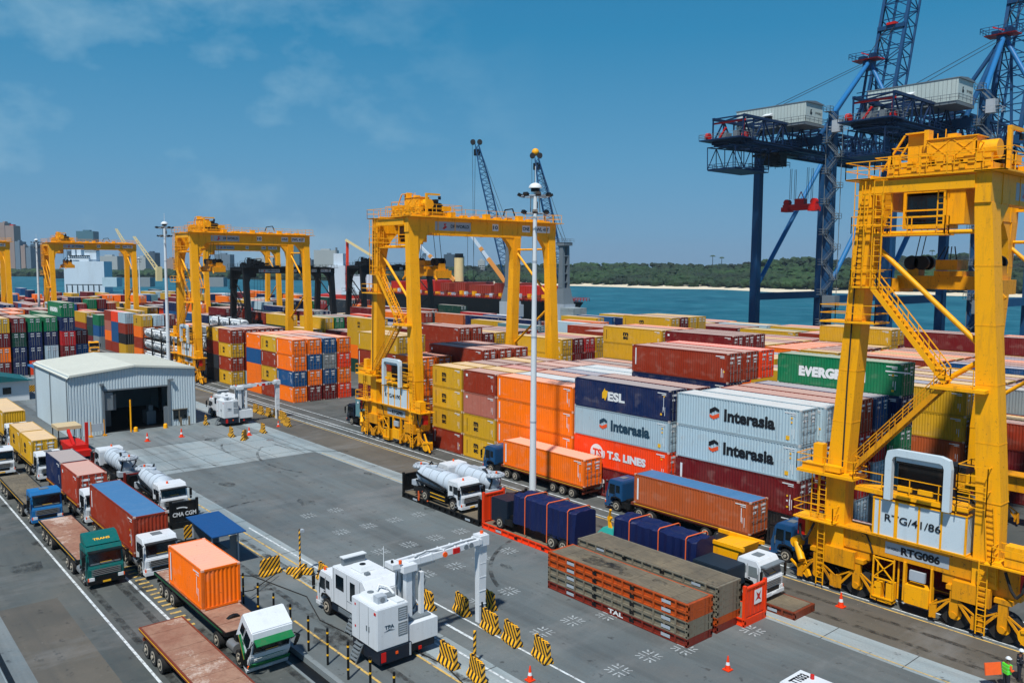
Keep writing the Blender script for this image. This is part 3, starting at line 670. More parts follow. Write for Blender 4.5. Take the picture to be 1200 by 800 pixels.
for b in boxes: bays_of.setdefault(b['bl'], set()).add(b['bay'])
bays_of = {k: sorted(v) for k, v in bays_of.items()}
GRP = {A: 'containers stacked in the front block', LB: 'containers stacked in the left block', 'second block': 'containers stacked in the second block', 'third block': 'containers stacked in the third block', 'waterside block': 'containers stacked in the waterside block'}
NIND = 296
for b in vis[:NIND]:
    far = b['d'] > 165
    b['o'] = container(b['x'], b['y'], b['z'], b['L'], b['H'], b['c'], blabel(b), None if far else b['lg'], far=far, group=GRP[b['bl']])
    if far and b['lg'] in ('msc', 'one', 'evergreen', 'cosco'): logo(b['lg'], b['o'], b['L'], b['H'])
# everything smaller in view than those, and what they hide, as one mass with its own colour material slots
cset = sorted(set(COLS)); smats = []
for cn in cset:
    smats.append(m_paint('far_container_'+cn.replace(' ', '_'), COLS[cn], .25, .6, .6))
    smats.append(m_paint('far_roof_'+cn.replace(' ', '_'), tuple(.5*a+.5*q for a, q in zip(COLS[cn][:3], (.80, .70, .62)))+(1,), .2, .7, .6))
mb = MB(); smats.append(CHR); nch = len(smats)-1
for b in boxes:
    if 'o' in b: continue
    if b['s'] <= 0 and b['d'] > 150: continue
    if b['s'] <= 0 and b['t'] < b['n']-1 and b['row'] > 0 and b['L'] > 0: continue
    x, L, y, z, H = b['x'], b['L'], b['y'], b['z'], b['H']; ci = cset.index(b['c'])*2
    mb.add([(xx, yy, zz) for zz in (z, z+H-.01) for yy in (y-CW, y) for xx in (x, x+L)], [(2, 6, 7, 3), (0, 4, 6, 2), (1, 3, 7, 5), (0, 1, 5, 4)], ci)
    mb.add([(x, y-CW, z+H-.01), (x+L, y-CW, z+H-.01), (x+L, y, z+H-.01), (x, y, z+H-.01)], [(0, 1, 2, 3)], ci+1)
    if b['d'] < 320:
        for yy in (.6, 1.1, 1.6): mb.box(x-.05, x, y-yy-.03, y-yy+.03, z+.1, z+H-.1, nch)
        for xx in (x, x+L-.12): mb.box(xx, xx+.12, y-.01, y+.03, z, z+H-.05, ci)
o = mb.build('distant_containers', smats); tag(o, 'mass of far stacked containers filling the yard towards the water', 'containers', None, 'stuff')

# tank containers
def tank_meshes():
    L, H = 6.06, h8; f = MB(); t = MB(); e = MB()
    for x in (0, L-.12):
        for y in (0, -CW+.12): f.box(x, x+.12, y-.12, y, 0, H)
        f.box(x, x+.12, -CW+.12, -.12, 0, .12); f.box(x, x+.12, -CW+.12, -.12, H-.12, H)
    for y in (0, -CW+.1):
        f.box(.12, L-.12, y-.1, y, 0, .12); f.box(.12, L-.12, y-.1, y, H-.1, H)
    f.beam((.1, -.05, .1), (1.3, -.05, H*.5), .1); f.beam((L-.1, -.05, .1), (L-1.3, -.05, H*.5), .1)
    cz = H/2; r = 1.08; t.cyl((.55, -CW/2, cz), (L-.55, -CW/2, cz), r, 20)
    t.cyl((.25, -CW/2, cz), (.55, -CW/2, cz), .6, 20, 0, r); t.cyl((L-.55, -CW/2, cz), (L-.25, -CW/2, cz), r, 20, 0, .6)
    t.box(L/2-.5, L/2+.5, -CW/2-.4, -CW/2+.4, H-.25, H-.05)
    put_text(e, 'Stolt', (L/2+1.1, -.125, cz-.3), RY, UP, 2.2, .7)
    return f.mesh('tank_frame', BLK), t.mesh('tank_shell', WHT), e.mesh('tank_lettering', NCHIP)
tf, tsh, tl = tank_meshes()
tk = 0
def tank(x, y, tier, lab):
    o = thing('tank_container', lab, 'tank container', (x, y, .02+tier*2.6), 0, 'white tank containers beside the left gantry')
    link('frame', tf, o); link('tank_shell', tsh, o); link('lettering', tl, o)
for i in range(6):
    for t in range(3): tank(165.6+6.35*i, AY[0]-1.1, t, 'white tank container, %s tier, %s along the front row from the gantry crane' % (('bottom', 'middle', 'top')[t], ORD[i] if i else 'nearest'))
for i in range(6): tank(165.6+6.35*i, AY[1]-1.1, 2, 'white tank container, top tier, %s along the second row from the gantry crane' % (ORD[i] if i else 'nearest'))
for i in range(3): tank(180+6.35*i, AY[5]-1.1, 3, 'white tank container, high in the back row, %s of three' % ('right one', 'middle one', 'left one')[i])

# ------------------------------------------------------------------ gantry cranes on tyres
def rail(mb, p, q, h=1.1, w=.05, m=0, step=1.6, mid=True):
    p = Vector(p); q = Vector(q); d = (q-p); n = max(1, int(d.length/step))
    for i in range(n+1): a = p+d*(i/n); mb.beam(a, a+Vector((0, 0, h)), w, w, m)
    for k in ((1., .5) if mid else (1.,)): mb.beam(p+Vector((0, 0, h*k)), q+Vector((0, 0, h*k)), w, w, m)
def railbox(mb, x0, x1, y0, y1, z, h=1.1, w=.05, m=0):
    for a, b in (((x0, y0), (x1, y0)), ((x1, y0), (x1, y1)), ((x1, y1), (x0, y1)), ((x0, y1), (x0, y0))): rail(mb, (*a, z), (*b, z), h, w, m)
def ladder(mb, p, q, w=.5, side=(1, 0, 0), cage=True, m=0):
    p = Vector(p); q = Vector(q); s = Vector(side)*w/2; n = int((q-p).length/.35)
    mb.beam(p-s, q-s, .06, .06, m); mb.beam(p+s, q+s, .06, .06, m)
    for i in range(n): a = p+(q-p)*((i+.5)/n); mb.beam(a-s, a+s, .04, .04, m)
def stairs(mb, p, q, yw=.8, m=0):
    "inclined stair in the x-z plane with stringers, treads and handrails"
    p = Vector(p); q = Vector(q)
    for y in (0, yw):
        o = Vector((0, y, 0)); mb.beam(p+o, q+o, .06, .32, m)
        u = Vector((0, 0, 1.0)); mb.beam(p+o+u, q+o+u, .06, .06, m); mb.beam(p+o+u*.5, q+o+u*.5, .04, .04, m)
        n = 7
        for i in range(n+1): a = p+(q-p)*(i/n)+o; mb.beam(a, a+u, .05, .05, m)
    n = int((q-p).length/.42)
    for i in range(n): a = p+(q-p)*((i+.5)/n); mb.box(a.x-.14, a.x+.14, a.y, a.y+yw, a.z-.02, a.z+.02, m)
EHW = m_paint('housing_pale_grey', rgb(196, 212, 220), .18, .5)
def rtg(label, xc, yn=-55.1, span=25.1, num='RTG086', code='RTG/41/86', ym=YEL, yd=YELD, near=True, trol=-5., spz=21.3, group='yellow gantry cranes on tyres', hb=4.9):
    o = thing('gantry_crane', label, 'gantry crane', (xc, yn, 0), 0, group)
    LZ = 4.9
    for sx_ in (1, -1):
        for y in (0, -span):
            mb = MB(); mb.frus((sx_*(hb+.05), y, 3.2), (.75, .62), (sx_*hb, y, 8.5), (.70, .62)); mb.frus((sx_*hb, y, 8.5), (.72, .64), (sx_*3.65, y, 26.7), (.50, .64))
            for z in (8.5, 12.1, 15.7, 19.3, 22.9): f = max(0, (z-8.5)/18.2); mb.frus((sx_*(hb+(3.65-hb)*f), y, z-.03), (.735-.22*f, .655), (sx_*(hb+(3.65-hb)*f), y, z+.03), (.735-.22*f, .655))
            mb.build('leg', ym, o)
    for sx_ in (1, -1):
        mb = MB(); x = sx_*3.65
        mb.box(x-.46, x+.46, -span-.75, .75, 26.7, 28.5)
        for ya, s in ((-.64, -1), (-span+.64, 1)):
            P = [(ya, 26.75), (ya+s*1.9, 26.75), (ya+s*1.25, 26.2), (ya+s*.45, 25.2), (ya+s*.12, 23.6), (ya, 22.3)]
            mb.prism(P, 'x', x-.40, x+.40)
        for i in range(9): y = -1-(span-2)*i/8; mb.box(x-.5, x+.5, y-.05, y+.05, 26.66, 28.52)
        mb.build('girder', ym, o)
    for y in (.55, -span-.55): mb = MB(); mb.box(-3.19, 3.19, y-.3, y+.3, 27.6, 28.4); mb.build('end_tie', ym, o)
    mb = MB(); YX = .85
    for sx_ in (1, -1):
        xa, xb = sx_*3.2, sx_*4.9; mb.box(xa, xb, -span-1.1, 1.1, 28.52, 28.62)
        rail(mb, (xb, -span-1.1, 28.6), (xb, 1.1, 28.6)); 
        for i in range(9): y = -6-(span-8)*i/8; mb.box(sx_*3.35, sx_*4.1, y-.4, y+.4, 28.62, 29.0+.35*(i % 3 == 0))
        mb.beam((sx_*3.65, -span, 28.75), (sx_*3.65, 0, 28.75), .16, .22)
    for y in (1.1, -span-1.1): rail(mb, (-4.9, y, 28.6), (4.9, y, 28.6)); mb.box(-4.9, 4.9, y-.5, y, 28.53, 28.6)
    mb.pipe([(-4.4, -14, 29.2), (-4.4, -14.3, 30.0), (-4.4, -15.6, 30.2), (-4.4, -16, 29.3)], .09, 6, 1)
    mb.build('walkway', [ym, BLK], o)
    for y in (0, -span):
        near_ = y == 0; mb = MB(); s = 1 if near_ else -1
        mb.box(-6.9, 6.9, y-.48, y+.48, 3.35, 4.75); mb.box(-6.6, 6.6, y-.9, y+.9, 4.76, 4.86)
        mb.build('sill_beam', yd, o)
        for k, sx_ in enumerate((1, -1)):
            mb = MB(); mb.box(sx_*2.4, sx_*6.95, y-.4, y+.4, 2.75, 3.33); mb.box(sx_*3.2, sx_*5.4, y+s*.5, y+s*.9, 2.0, 3.2)
            mb.cyl((sx_*4.6, y+.55, 3.0), (sx_*4.6, y-.55, 3.0), .32, 10)
            mb.build('equalizer_beam', yd, o)
        for xw in (6.05, 3.1, -3.3, -6.1):
            mb = MB(); mb.box(xw-.26, xw+.26, y+s*.46, y+s*.75, .9, 2.76); mb.box(xw-.5, xw+.5, y-.5, y+.8*s, 2.5, 2.78)
            mb.cyl((xw, y+s*.52, .9), (xw, y+s*.84, .9), .22, 10)
            for d in (-1, 1):
                mb.beam((xw+d*.3, y+s*.74, 1.75), (xw+d*1.42, y+s*.74, .35), .08, .16); mb.beam((xw+d*.3, y+s*.74, 1.85), (xw+d*1.42, y+s*.74, 1.15), .08, .10)
                mb.prism([(xw+d*1.05, .35), (xw+d*1.46, .35), (xw+d*1.46, 1.2), (xw+d*1.05, 1.2)], 'y', y+s*.72, y+s*.77); mb.box(xw+d*1.42, xw+d*1.47, y-.35, y+s*.76, .3, 1.2)
            bo = mb.build('bogie', yd, o)
            mb = MB(); mb.cyl((xw, y-.42, .9), (xw, y+.42, .9), .9, 20, 0); mb.cyl((xw, y+s*.42, .9), (xw, y+s*.46, .9), .40, 12, 1)
            mb.build('wheel', [RUB, ym], bo)
        # K bracing and pipe
        mb = MB(); yy = y+.15*s
        mb.cyl((3.7, yy, 25.0), (-3.7, yy, 25.0), .14, 8); mb.cyl((3.5, yy, 24.6), (-4.0, yy, 17.8), .17, 8); mb.cyl((-4.0, yy, 17.2), (4.2, yy, 11.0) if not near_ else (-1.6, yy, 15.5), .17, 8)
        mb.build('brace', ym, o)
    # platforms, stairs, ladders on the near side
    for (x0, x1, z) in ((2.4, 6.3, 19.1), (2.4, 4.2, 21.5)):
        mb = MB(); mb.box(x0, x1, -.9, 1.2, z-.12, z); railbox(mb, x0, x1, -.9, 1.2, z); mb.build('platform', ym, o)
    mb = MB(); mb.box(3.2, 7.4, -.4, 1.6, 8.3, 8.5); railbox(mb, 3.2, 7.4, -.4, 1.6, 8.5); mb.box(5.0, 7.2, .3, 1.2, 8.5, 8.9); mb.box(5.9, 6.6, .2, .8, 8.5, 10.3); mb.box(4.3, 5.4, .7, 1.3, 8.6, 9.0); mb.build('platform', ym, o)
    mb = MB(); mb.box(-3.9, 3.4, -.6, .85, 7.75, 7.9); rail(mb, (-3.9, .85, 7.9), (3.4, .85, 7.9)); mb.box(-3.9, 3.4, .83, .93, 7.62, 7.92); mb.build('platform', ym, o)
    mb = MB(); mb.box(-3.9, -1.6, .2, 1.3, 15.4, 15.5); rail(mb, (-3.9, 1.3, 15.5), (-1.6, 1.3, 15.5)); mb.box(-4.6, -1.4, .2, 1.35, 15.2, 15.4); mb.build('platform', ym, o)
    mb = MB(); mb.box(4.6, 7.6, -.5, 1.5, 4.9, 5.0); railbox(mb, 4.6, 7.6, -.5, 1.5, 5.0); mb.build('platform', ym, o)
    mb = MB(); mb.box(-7.8, -5.2, -.5, 1.6, 4.9, 5.0); railbox(mb, -7.8, -5.6, .2, 1.6, 5.0); mb.box(-7.3, -6.2, .5, 1.3, 5.0, 6.3); mb.build('platform', ym, o)
    mb = MB(); stairs(mb, (3.6, .35, 9.0), (-2.2, .35, 15.5)); mb.build('stairs', yd, o)
    mb = MB(); stairs(mb, (-2.2, .35, 15.6), (2.7, .35, 21.4)); mb.build('stairs', ym, o)
    for p_, q_ in (((5.6, 1.1, .3), (5.6, 1.1, 8.4)), ((6.3, .9, 5), (6.3, .9, 8.4)), ((-5.0, 1.05, .3), (-5.0, 1.05, 4.9)), ((3.9, .9, 21.5), (3.5, .9, 28.4)), ((2.6, .9, 21.5), (2.6, .8, 28.4)), ((-5.4, .72, 3.4), (-5.0, .72, 8.4)), ((-1.2, .5, 24.8), (-1.2, .5, 28.4)), ((2.2, .5, 24.8), (2.2, .5, 28.4))):
        mb = MB(); ladder(mb, p_, q_); mb.build('ladder', ym, o)
    mb = MB()
    railbox(mb, 2.2, 4.3, .4, 1.2, 25.0); railbox(mb, -1.6, 3.0, .3, .9, 24.9); mb.box(-1.6, 3.0, -.6, .9, 24.8, 24.9)
    for z in (22.5, 23.5, 25.5, 26.5, 27.5): mb.beam((2.2, 1.25, z), (4.1, 1.25, z), .05, .05); mb.beam((2.2, 1.25, z), (2.2, .7, z), .05, .05)
    for x in (2.2, 2.8, 3.4, 4.1): mb.beam((x, 1.25, 21.5), (x, 1.25, 28.4), .05, .05)
    mb.build('cab_access', ym, o)
    # electrical house with ribs, lettering
    mb = MB(); x0, x1 = -3.85, 2.05; mb.box(x0, x1, -1.2, .85, 4.95, 7.35)
    eh = mb.build('power_house', EHW, o)
    mb = MB()
    for x in (x1-.02, x1-.42, .55, -.95, -2.35, x0+.02): mb.box(x-.06, x+.06, .80, .89, 4.95, 7.35)
    mb.box(x0-.05, x1+.05, -1.25, .92, 7.36, 7.44); mb.box(.40, .62, .80, .90, 4.95, 7.35); mb.box(x0-.05, x1+.05, -1.25, .92, 4.87, 4.95)
    mb.build('rib', ym, eh)
    mb = MB(); put_text(mb, code, (1.25, .896, 5.95), RY, UP, 3.6, .50, 0, .012); put_text(mb, num, (.25, .505, 3.78), RY, UP, 2.5, .55, 0, .05)
    put_text(mb, 'DP WORLD', (1.15, .505, 3.95), RY, UP, .75, .18, 1, .01)
    put_poly(mb, [(0, 0), (4.1, 0), (4.1, .8), (0, .8)], (1.3, .497, 3.65), RY, UP, 2); mb.build('sign_lettering', [BCHIP, BCHIP, LGR], eh)
    mb = MB(); X0, X1, z0, z1, w = -2.75, .95, 7.55, 10.75, .54
    Pz = [(X1, z0), (X1, z1-.55), (X1-.18, z1-.18), (X1-.55, z1), (X0+.55, z1), (X0+.18, z1-.18), (X0, z1-.55), (X0, z0)]
    cx_ = (X0+X1)/2; q = .22
    Po = [(X1+q, z0), (X1+q, z1-.5), (X1+.1, z1+.05), (X1-.45, z1+q), (X0+.45, z1+q), (X0-.1, z1+.05), (X0-q, z1-.5), (X0-q, z0)]; Pi = [(X1-q, z0), (X1-q, z1-.55), (X1-.30, z1-.32), (X1-.5, z1-q), (X0+.5, z1-q), (X0+.30, z1-.32), (X0+q, z1-.55), (X0+q, z0)]; n_ = 8
    vv = [(a_, y_, c_) for y_ in (1.4, .98) for (a_, c_) in Po+Pi]; ff = []
    for i in range(n_-1): ff += [(i, i+1, i+9, i+8), (16+i, 24+i, 25+i, 17+i), (i, 16+i, 17+i, i+1), (8+i, 9+i, 25+i, 24+i)]
    mb.add(vv, ff+[(0, 8, 24, 16), (7, 23, 31, 15)])
    mb.box(X0+.4, X1-.4, .9, 1.2, z1-.55, z1-.1)
    mb.build('pipe_frame', EHW, o)
    mb = MB(); mb.box(-2.4, .8, -.9, .2, 7.45, 9.8, 0); mb.box(-3.4, .9, -1.1, .3, 9.85, 10.3, 0); railbox(mb, -5.0, -3.3, -.8, 1.2, 7.7, 3.0, .05, 1)
    for z in (8.6, 9.4, 10.0): rail(mb, (-3.3, 1.2, z-1), (-5.0, 1.2, z-1), 1.1, .04, 1)
    for x in (-.2, -1.5): mb.box(x-.45, x+.45, 1.35, 1.5, 8.35, 8.65, 1)
    mb.build('engine', [BLK, ym], o)
    mb = MB()      # hanging lift frame and control cabinet
    xa, xb = 1.9, .5
    for x in (xa, xb):
        for y in (.1, .8): mb.beam((x, y, .6), (x, y, 3.4), .09, .09)
    for z in (.6, 1.9, 3.3): mb.beam((xa, .8, z), (xb, .8, z), .08, .08)
    mb.beam((xa, .8, 1.9), (xb, .8, 3.3), .07, .07); mb.beam((xb, .8, 1.9), (xa, .8, 3.3), .07, .07)
    mb.box(xa-.35, xb+.1, .1, .75, .3, .5); mb.box(xa-.55, xa-.1, .2, .78, .5, 1.6); mb.box(xb+.1, xb+.5, .1, .78, .4, 1.7)
    mb.box(-.2, -1.75, -.1, .75, .75, 2.0); mb.box(.0, -.15, .3, .6, .8, 3.4); mb.box(-1.75, -1.85, .3, .6, .8, 3.4); mb.box(-.45, -1.45, .5, .7, 2.35, 3.0, 1)
    mb.build('control_cabinet', [ym, LGR], o)
    mb = MB(); mb.cyl((7.9, .3, 2.6), (7.1, .9, 1.6), .28, 8); mb.beam((7.9, .3, 2.6), (6.6, .7, .5), .22, .3); mb.beam((8.2, .5, 1.3), (6.7, .7, .4), .12, .12); mb.cyl((7.9, -.1, 2.65), (7.9, .5, 2.65), .42, 12)
    mb.cyl((-7.6, .8, .9), (-7.6, .5, .9), .62, 14); mb.beam((-7.4, .8, 2.4), (-8.6, .8, .3), .16, .16); mb.beam((-7.2, .8, 1.2), (-9.0, .8, 1.6), .2, .2)
    mb.cyl((7.1, .5, 3.5), (7.1, .5, 4.8), .35, 8); mb.cyl((-7.1, .5, 3.3), (-7.1, .5, 4.6), .3, 8)
    mb.build('cable_guide', ym, o)
    for pp, rr in (([(6.2, 1.0, 4.6), (6.6, 1.1, 3.6), (6.9, 1.1, 3.2), (7.2, 1.1, 3.6), (7.3, 1.0, 4.3)], .09), ([(-6.2, 1.0, 4.6), (-6.6, 1.1, 3.6), (-6.9, 1.1, 3.2), (-7.2, 1.1, 3.6), (-7.3, 1.0, 4.3)], .09), ([(3.2, .55, 4.7), (2.6, .55, 4.6), (2.3, .55, 4.0), (2.1, .55, 3.4)], .05), ([(3.9, .8, 27), (4.3, .8, 15), (4.4, .8, 9)], .05)):
        mb = MB(); mb.pipe(pp, rr); mb.build('hose', RUB, o)
    for sx_ in (1, -1):
        mb = MB(); mb.box(sx_*7.0, sx_*7.02+sx_*.5, .3, .9, 3.5, 4.6); mb.build('warning_panel', RED, o)
    # trolley
    ty = trol; tr = MB(); tr.box(-3.3, 3.3, ty-1.6, ty+3.6, 28.75, 29.0)
    for x in (-3.2, -1.7, -.2, 1.3, 2.8): tr.box(x, x+.35, ty-1.5, ty+3.6, 29.0, 29.35)
    for y in (3.3, 1.6, -.2, -1.5): tr.box(-3.3, 3.3, ty+y, ty+y+.22, 29.0, 29.35)
    tr.box(-2.0, 1.1, ty+1.2, ty+2.7, 29.85, 31.15); tr.box(-2.1, 1.2, ty+1.1, ty+2.8, 31.15, 31.22); tr.box(1.5, 2.75, ty+1.6, ty+1.8, 29.5, 31.75); tr.box(1.45, 2.8, ty+1.2, ty+2.2, 31.75, 31.85); tr.box(1.15, 1.45, ty+1.7, ty+2.4, 29.5, 31.9)
    for a_, b_ in (((-2.0, 29.9), (-.5, 31.1)), ((-.5, 29.9), (-2.0, 31.1)), ((-.4, 29.9), (1.1, 31.1)), ((1.1, 29.9), (-.4, 31.1))): tr.beam((a_[0], ty+2.72, a_[1]), (b_[0], ty+2.72, b_[1]), .05, .05)
    tr.cyl((-3.1, ty+1.9, 30.3), (-2.05, ty+1.9, 30.3), .62, 14); tr.cyl((-2.9, ty+.2, 30.0), (-1.2, ty+.2, 30.0), .5, 12, 1)
    tr.beam((4.3, ty+2.2, 29.4), (2.8, ty+2.2, 31.7), .12, .12); tr.beam((4.3, ty+1.0, 29.4), (2.8, ty+1.0, 31.7), .12, .12); tr.beam((3.6, ty+2.2, 29.3), (3.6, ty+2.2, 30.4), .1, .1); tr.beam((3.6, ty+2.2, 30.4), (2.8, ty+2.2, 30.4), .1, .1)
    tr.box(2.9, 3.5, ty+2.4, ty+3.1, 29.4, 30.3); tr.box(-2.6, -1.5, ty+2.6, ty+3.4, 29.5, 29.95); tr.box(-.9, .2, ty+2.9, ty+3.5, 29.45, 29.9); tr.box(.6, 1.1, ty+3.0, ty+3.5, 29.4, 30.2); tr.box(1.7, 2.4, ty+2.9, ty+3.5, 29.4, 29.75)
    for x in (-2.8, -1.1, .9, 2.6): tr.box(x-.5, x+.3, ty-1.3, ty-.1, 29.5, 30.1); tr.cyl((x, ty-.2, 29.7), (x+.5, ty-.2, 29.7), .38, 10, 1)
    tr.box(-3.1, 2.9, ty+.6, ty+1.0, 29.36, 30.9, 1)
    for i in range(7): tr.box(-3.15, 2.95, ty+.55, ty+.6, 29.5+i*.2, 29.57+i*.2, 1)
    tr.beam((-4.0, ty+3, 28.7), (-4.0, ty+3, 31.5), .26, .26); tr.beam((-4.0, ty+3.1, 31.4), (-4.0, ty+1.0, 31.4), .18, .22); tr.box(-4.1, -3.9, ty+.9, ty+1.2, 30.8, 31.2, 1)
    for i in range(7): tr.box(-3.2+i*.95, -2.8+i*.95, ty+3.25, ty+3.6, 29.36, 29.6+.3*((i*7) % 3 == 0))
    railbox(tr, -4.6, 4.0, ty-2.0, ty+3.9, 29.05); railbox(tr, -2.3, 3.0, ty+1.1, ty+3.6, 29.6, 1.1, .06)
    tr.box(-.6, .0, ty+1.6, ty+2.3, 31.22, 31.5); tr.beam((.3, ty+1.8, 31.2), (.3, ty+1.8, 31.9), .05, .05); tr.beam((.9, ty+1.6, 31.2), (.9, ty+1.6, 31.7), .05, .05)
    t = tr.build('trolley', [ym, BLK], o)
    cb = MB(); yb = ty+1.3; cb.box(-.5, 2.3, yb-.2, yb+1.8, 27.7, 28.3); cb.box(-.5, 2.3, yb-.2, yb+1.8, 25.35, 25.6); cb.box(-.5, -.3, yb-.2, yb+1.8, 25.6, 27.7); cb.box(2.1, 2.3, yb-.2, yb+1.8, 25.6, 27.7); cb.box(-.3, 2.1, yb-.2, yb-.1, 25.6, 27.7)
    cb.box(-1.6, -.52, yb, yb+1.7, 25.6, 28.4); c = cb.build('cabin', ym, t)
    cb = MB(); cb.box(-.28, 2.08, yb-.05, yb+1.7, 25.7, 27.55); cb.build('window', GLS, c)
    cb = MB(); cb.beam((-.3, yb+1.82, 26.55), (2.1, yb+1.82, 26.55), .1, .1); cb.beam((-.3, yb+1.82, 26.1), (2.1, yb+1.82, 26.1), .05, .05); cb.build('window_bar', ym, c)
    sp = MB(); z = spz; sp.box(-3.2, 3.5, ty-.9, ty+.9, z, z+.9); sp.box(-.9, .9, ty-1.1, ty+1.1, z+.9, z+1.25); sp.box(-.5, .9, ty-.9, ty+.9, z+1.3, z+2.0)
    for x in (-3.2, 3.5): sp.box(x-.25, x+.25, ty-1.22, ty+1.22, z-.25, z+.7); sp.beam((x, ty+1.2, z), (x+(.5 if x > 0 else -.5), ty+1.3, z-.5), .2, .2)
    for x in (-2.6, -1.9, 2.0, 2.7): sp.cyl((x, ty+.3, z+1.8), (x, ty+.6, z+1.8), .5, 14, 1); sp.cyl((x, ty-.6, z+1.8), (x, ty-.3, z+1.8), .5, 14, 1)
    for x in (-2.6, 2.7): sp.box(x-.5, x+.9 if x < 0 else x+.3, ty-.5, ty+.5, z+.9, z+1.6)
    for a in (-.4, 0, .4, .8): sp.beam((a, ty+.8, z+2.0), (a*.5+.1, ty+.4, z+2.9), .06, .06, 1)
    for x in (-2.4, 2.5):
        for y in (ty+.45, ty-.45): sp.beam((x, y, z+2.), (x*.6, y, 28.8), .05, .05, 1)
    sp.build('spreader', [yd, BLK], t)
    xs = -3.65-.465
    for y0_, w_, h_, z_, tx, ty_, tw_, th_ in ((-3.2, 5.6, 1.1, 27.0, 'DP WORLD', -5.6, 2.9, .42), (-12.4, 1.0, .9, 27.2, '10', -12.5, .8, .5), (-17.6, 1.4, .9, 27.2, 'ONE', -17.7, 1.2, .5), (-span+3.3, 2.9, .9, 27.2, 'SWL 41T', -span+3.2, 2.6, .5)):
        mb = MB(); put_poly(mb, [(0, 0), (w_, 0), (w_, h_), (0, h_)], (xs, y0_, z_), RX, UP, 0); put_text(mb, tx, (xs-.01, ty_, z_+(.35 if w_ > 5 else .2)), RX, UP, tw_, th_, 1, .03)
        if w_ > 5: put_poly(mb, [(0, .1), (.3, 0), (.75, .3), (.45, .5), (.7, .75), (.2, .7), (.35, .4)], (xs, -4.3, 27.15), RX, UP, 2, .01)
        mb.build('sign', [LGR if w_ > 5 else WCHIP, BCHIP, REDL], o)
    return o
YG = 'yellow gantry cranes on tyres'
r0 = rtg('largest yellow gantry crane at the right with RTG086 sign and red-orange bogies', 23.65)
r1 = rtg('yellow gantry crane in the middle standing over containers behind the lamp mast', 89.4, -57.2, 23.1, hb=4.5, num='RTG090', code='RTG/41/90')
def recopy(src, label, loc, group=YG, col=None):
    c = copy_tree(src); c.location = loc; c['label'] = label; c['group'] = group; return c
r2 = recopy(r1, 'yellow gantry crane just right of the grey shed beside white tanks', (163.4, -57.2, 0))
r3 = recopy(r1, 'small far yellow gantry crane left of the shed roof over a white ship', (280, -57.2, 0))
r4 = recopy(r1, 'far yellow gantry crane cut off by the left edge of the photo', (284, -23.4, 0))
r6 = recopy(r1, 'distant yellow gantry crane seen through the legs of the left gantry', (255, -93.5, 0))
# dark gantries
r8 = rtg('black gantry crane standing behind the left yellow gantry over the second block', 203, -84, 23.5, num='RTG031', code='RTG/41/31', ym=BLK, yd=BLK, group='black gantry cranes on tyres', spz=9.)
r8.scale = (1, 1, .76)
r9 = recopy(r8, 'second black gantry crane farther right, behind the middle yellow gantry', (215, -124, 0), 'black gantry cranes on tyres'); r9.scale = (1, 1, .78)

# ------------------------------------------------------------------ ship-to-shore cranes
def truss(mb, p, q, w, h, n, t=.3, m=0, r=.2):
    "box lattice from p to q; w across x, h vertical or perpendicular"
    p = Vector(p); q = Vector(q); d = (q-p).normalized(); a = Vector((1, 0, 0)); b = d.cross(a).normalized()
    if b.z < 0: b = -b
    C = [(-1, 0), (1, 0), (1, 1), (-1, 1)]
    P = lambda e, i: e+a*C[i][0]*w/2+b*C[i][1]*h
    for i in range(4): mb.beam(P(p, i), P(q, i), t, t, m)
    for k in range(n+1):
        e = p+(q-p)*(k/n)
        for i in range(4): mb.beam(P(e, i), P(e, (i+1) % 4), r, r, m)
        if k < n:
            g = p+(q-p)*((k+1)/n)
            for i in range(4):
                j = (i+1) % 4
                if (k+i) % 2: mb.beam(P(e, i), P(g, j), r, r, m)
                else: mb.beam(P(e, j), P(g, i), r, r, m)
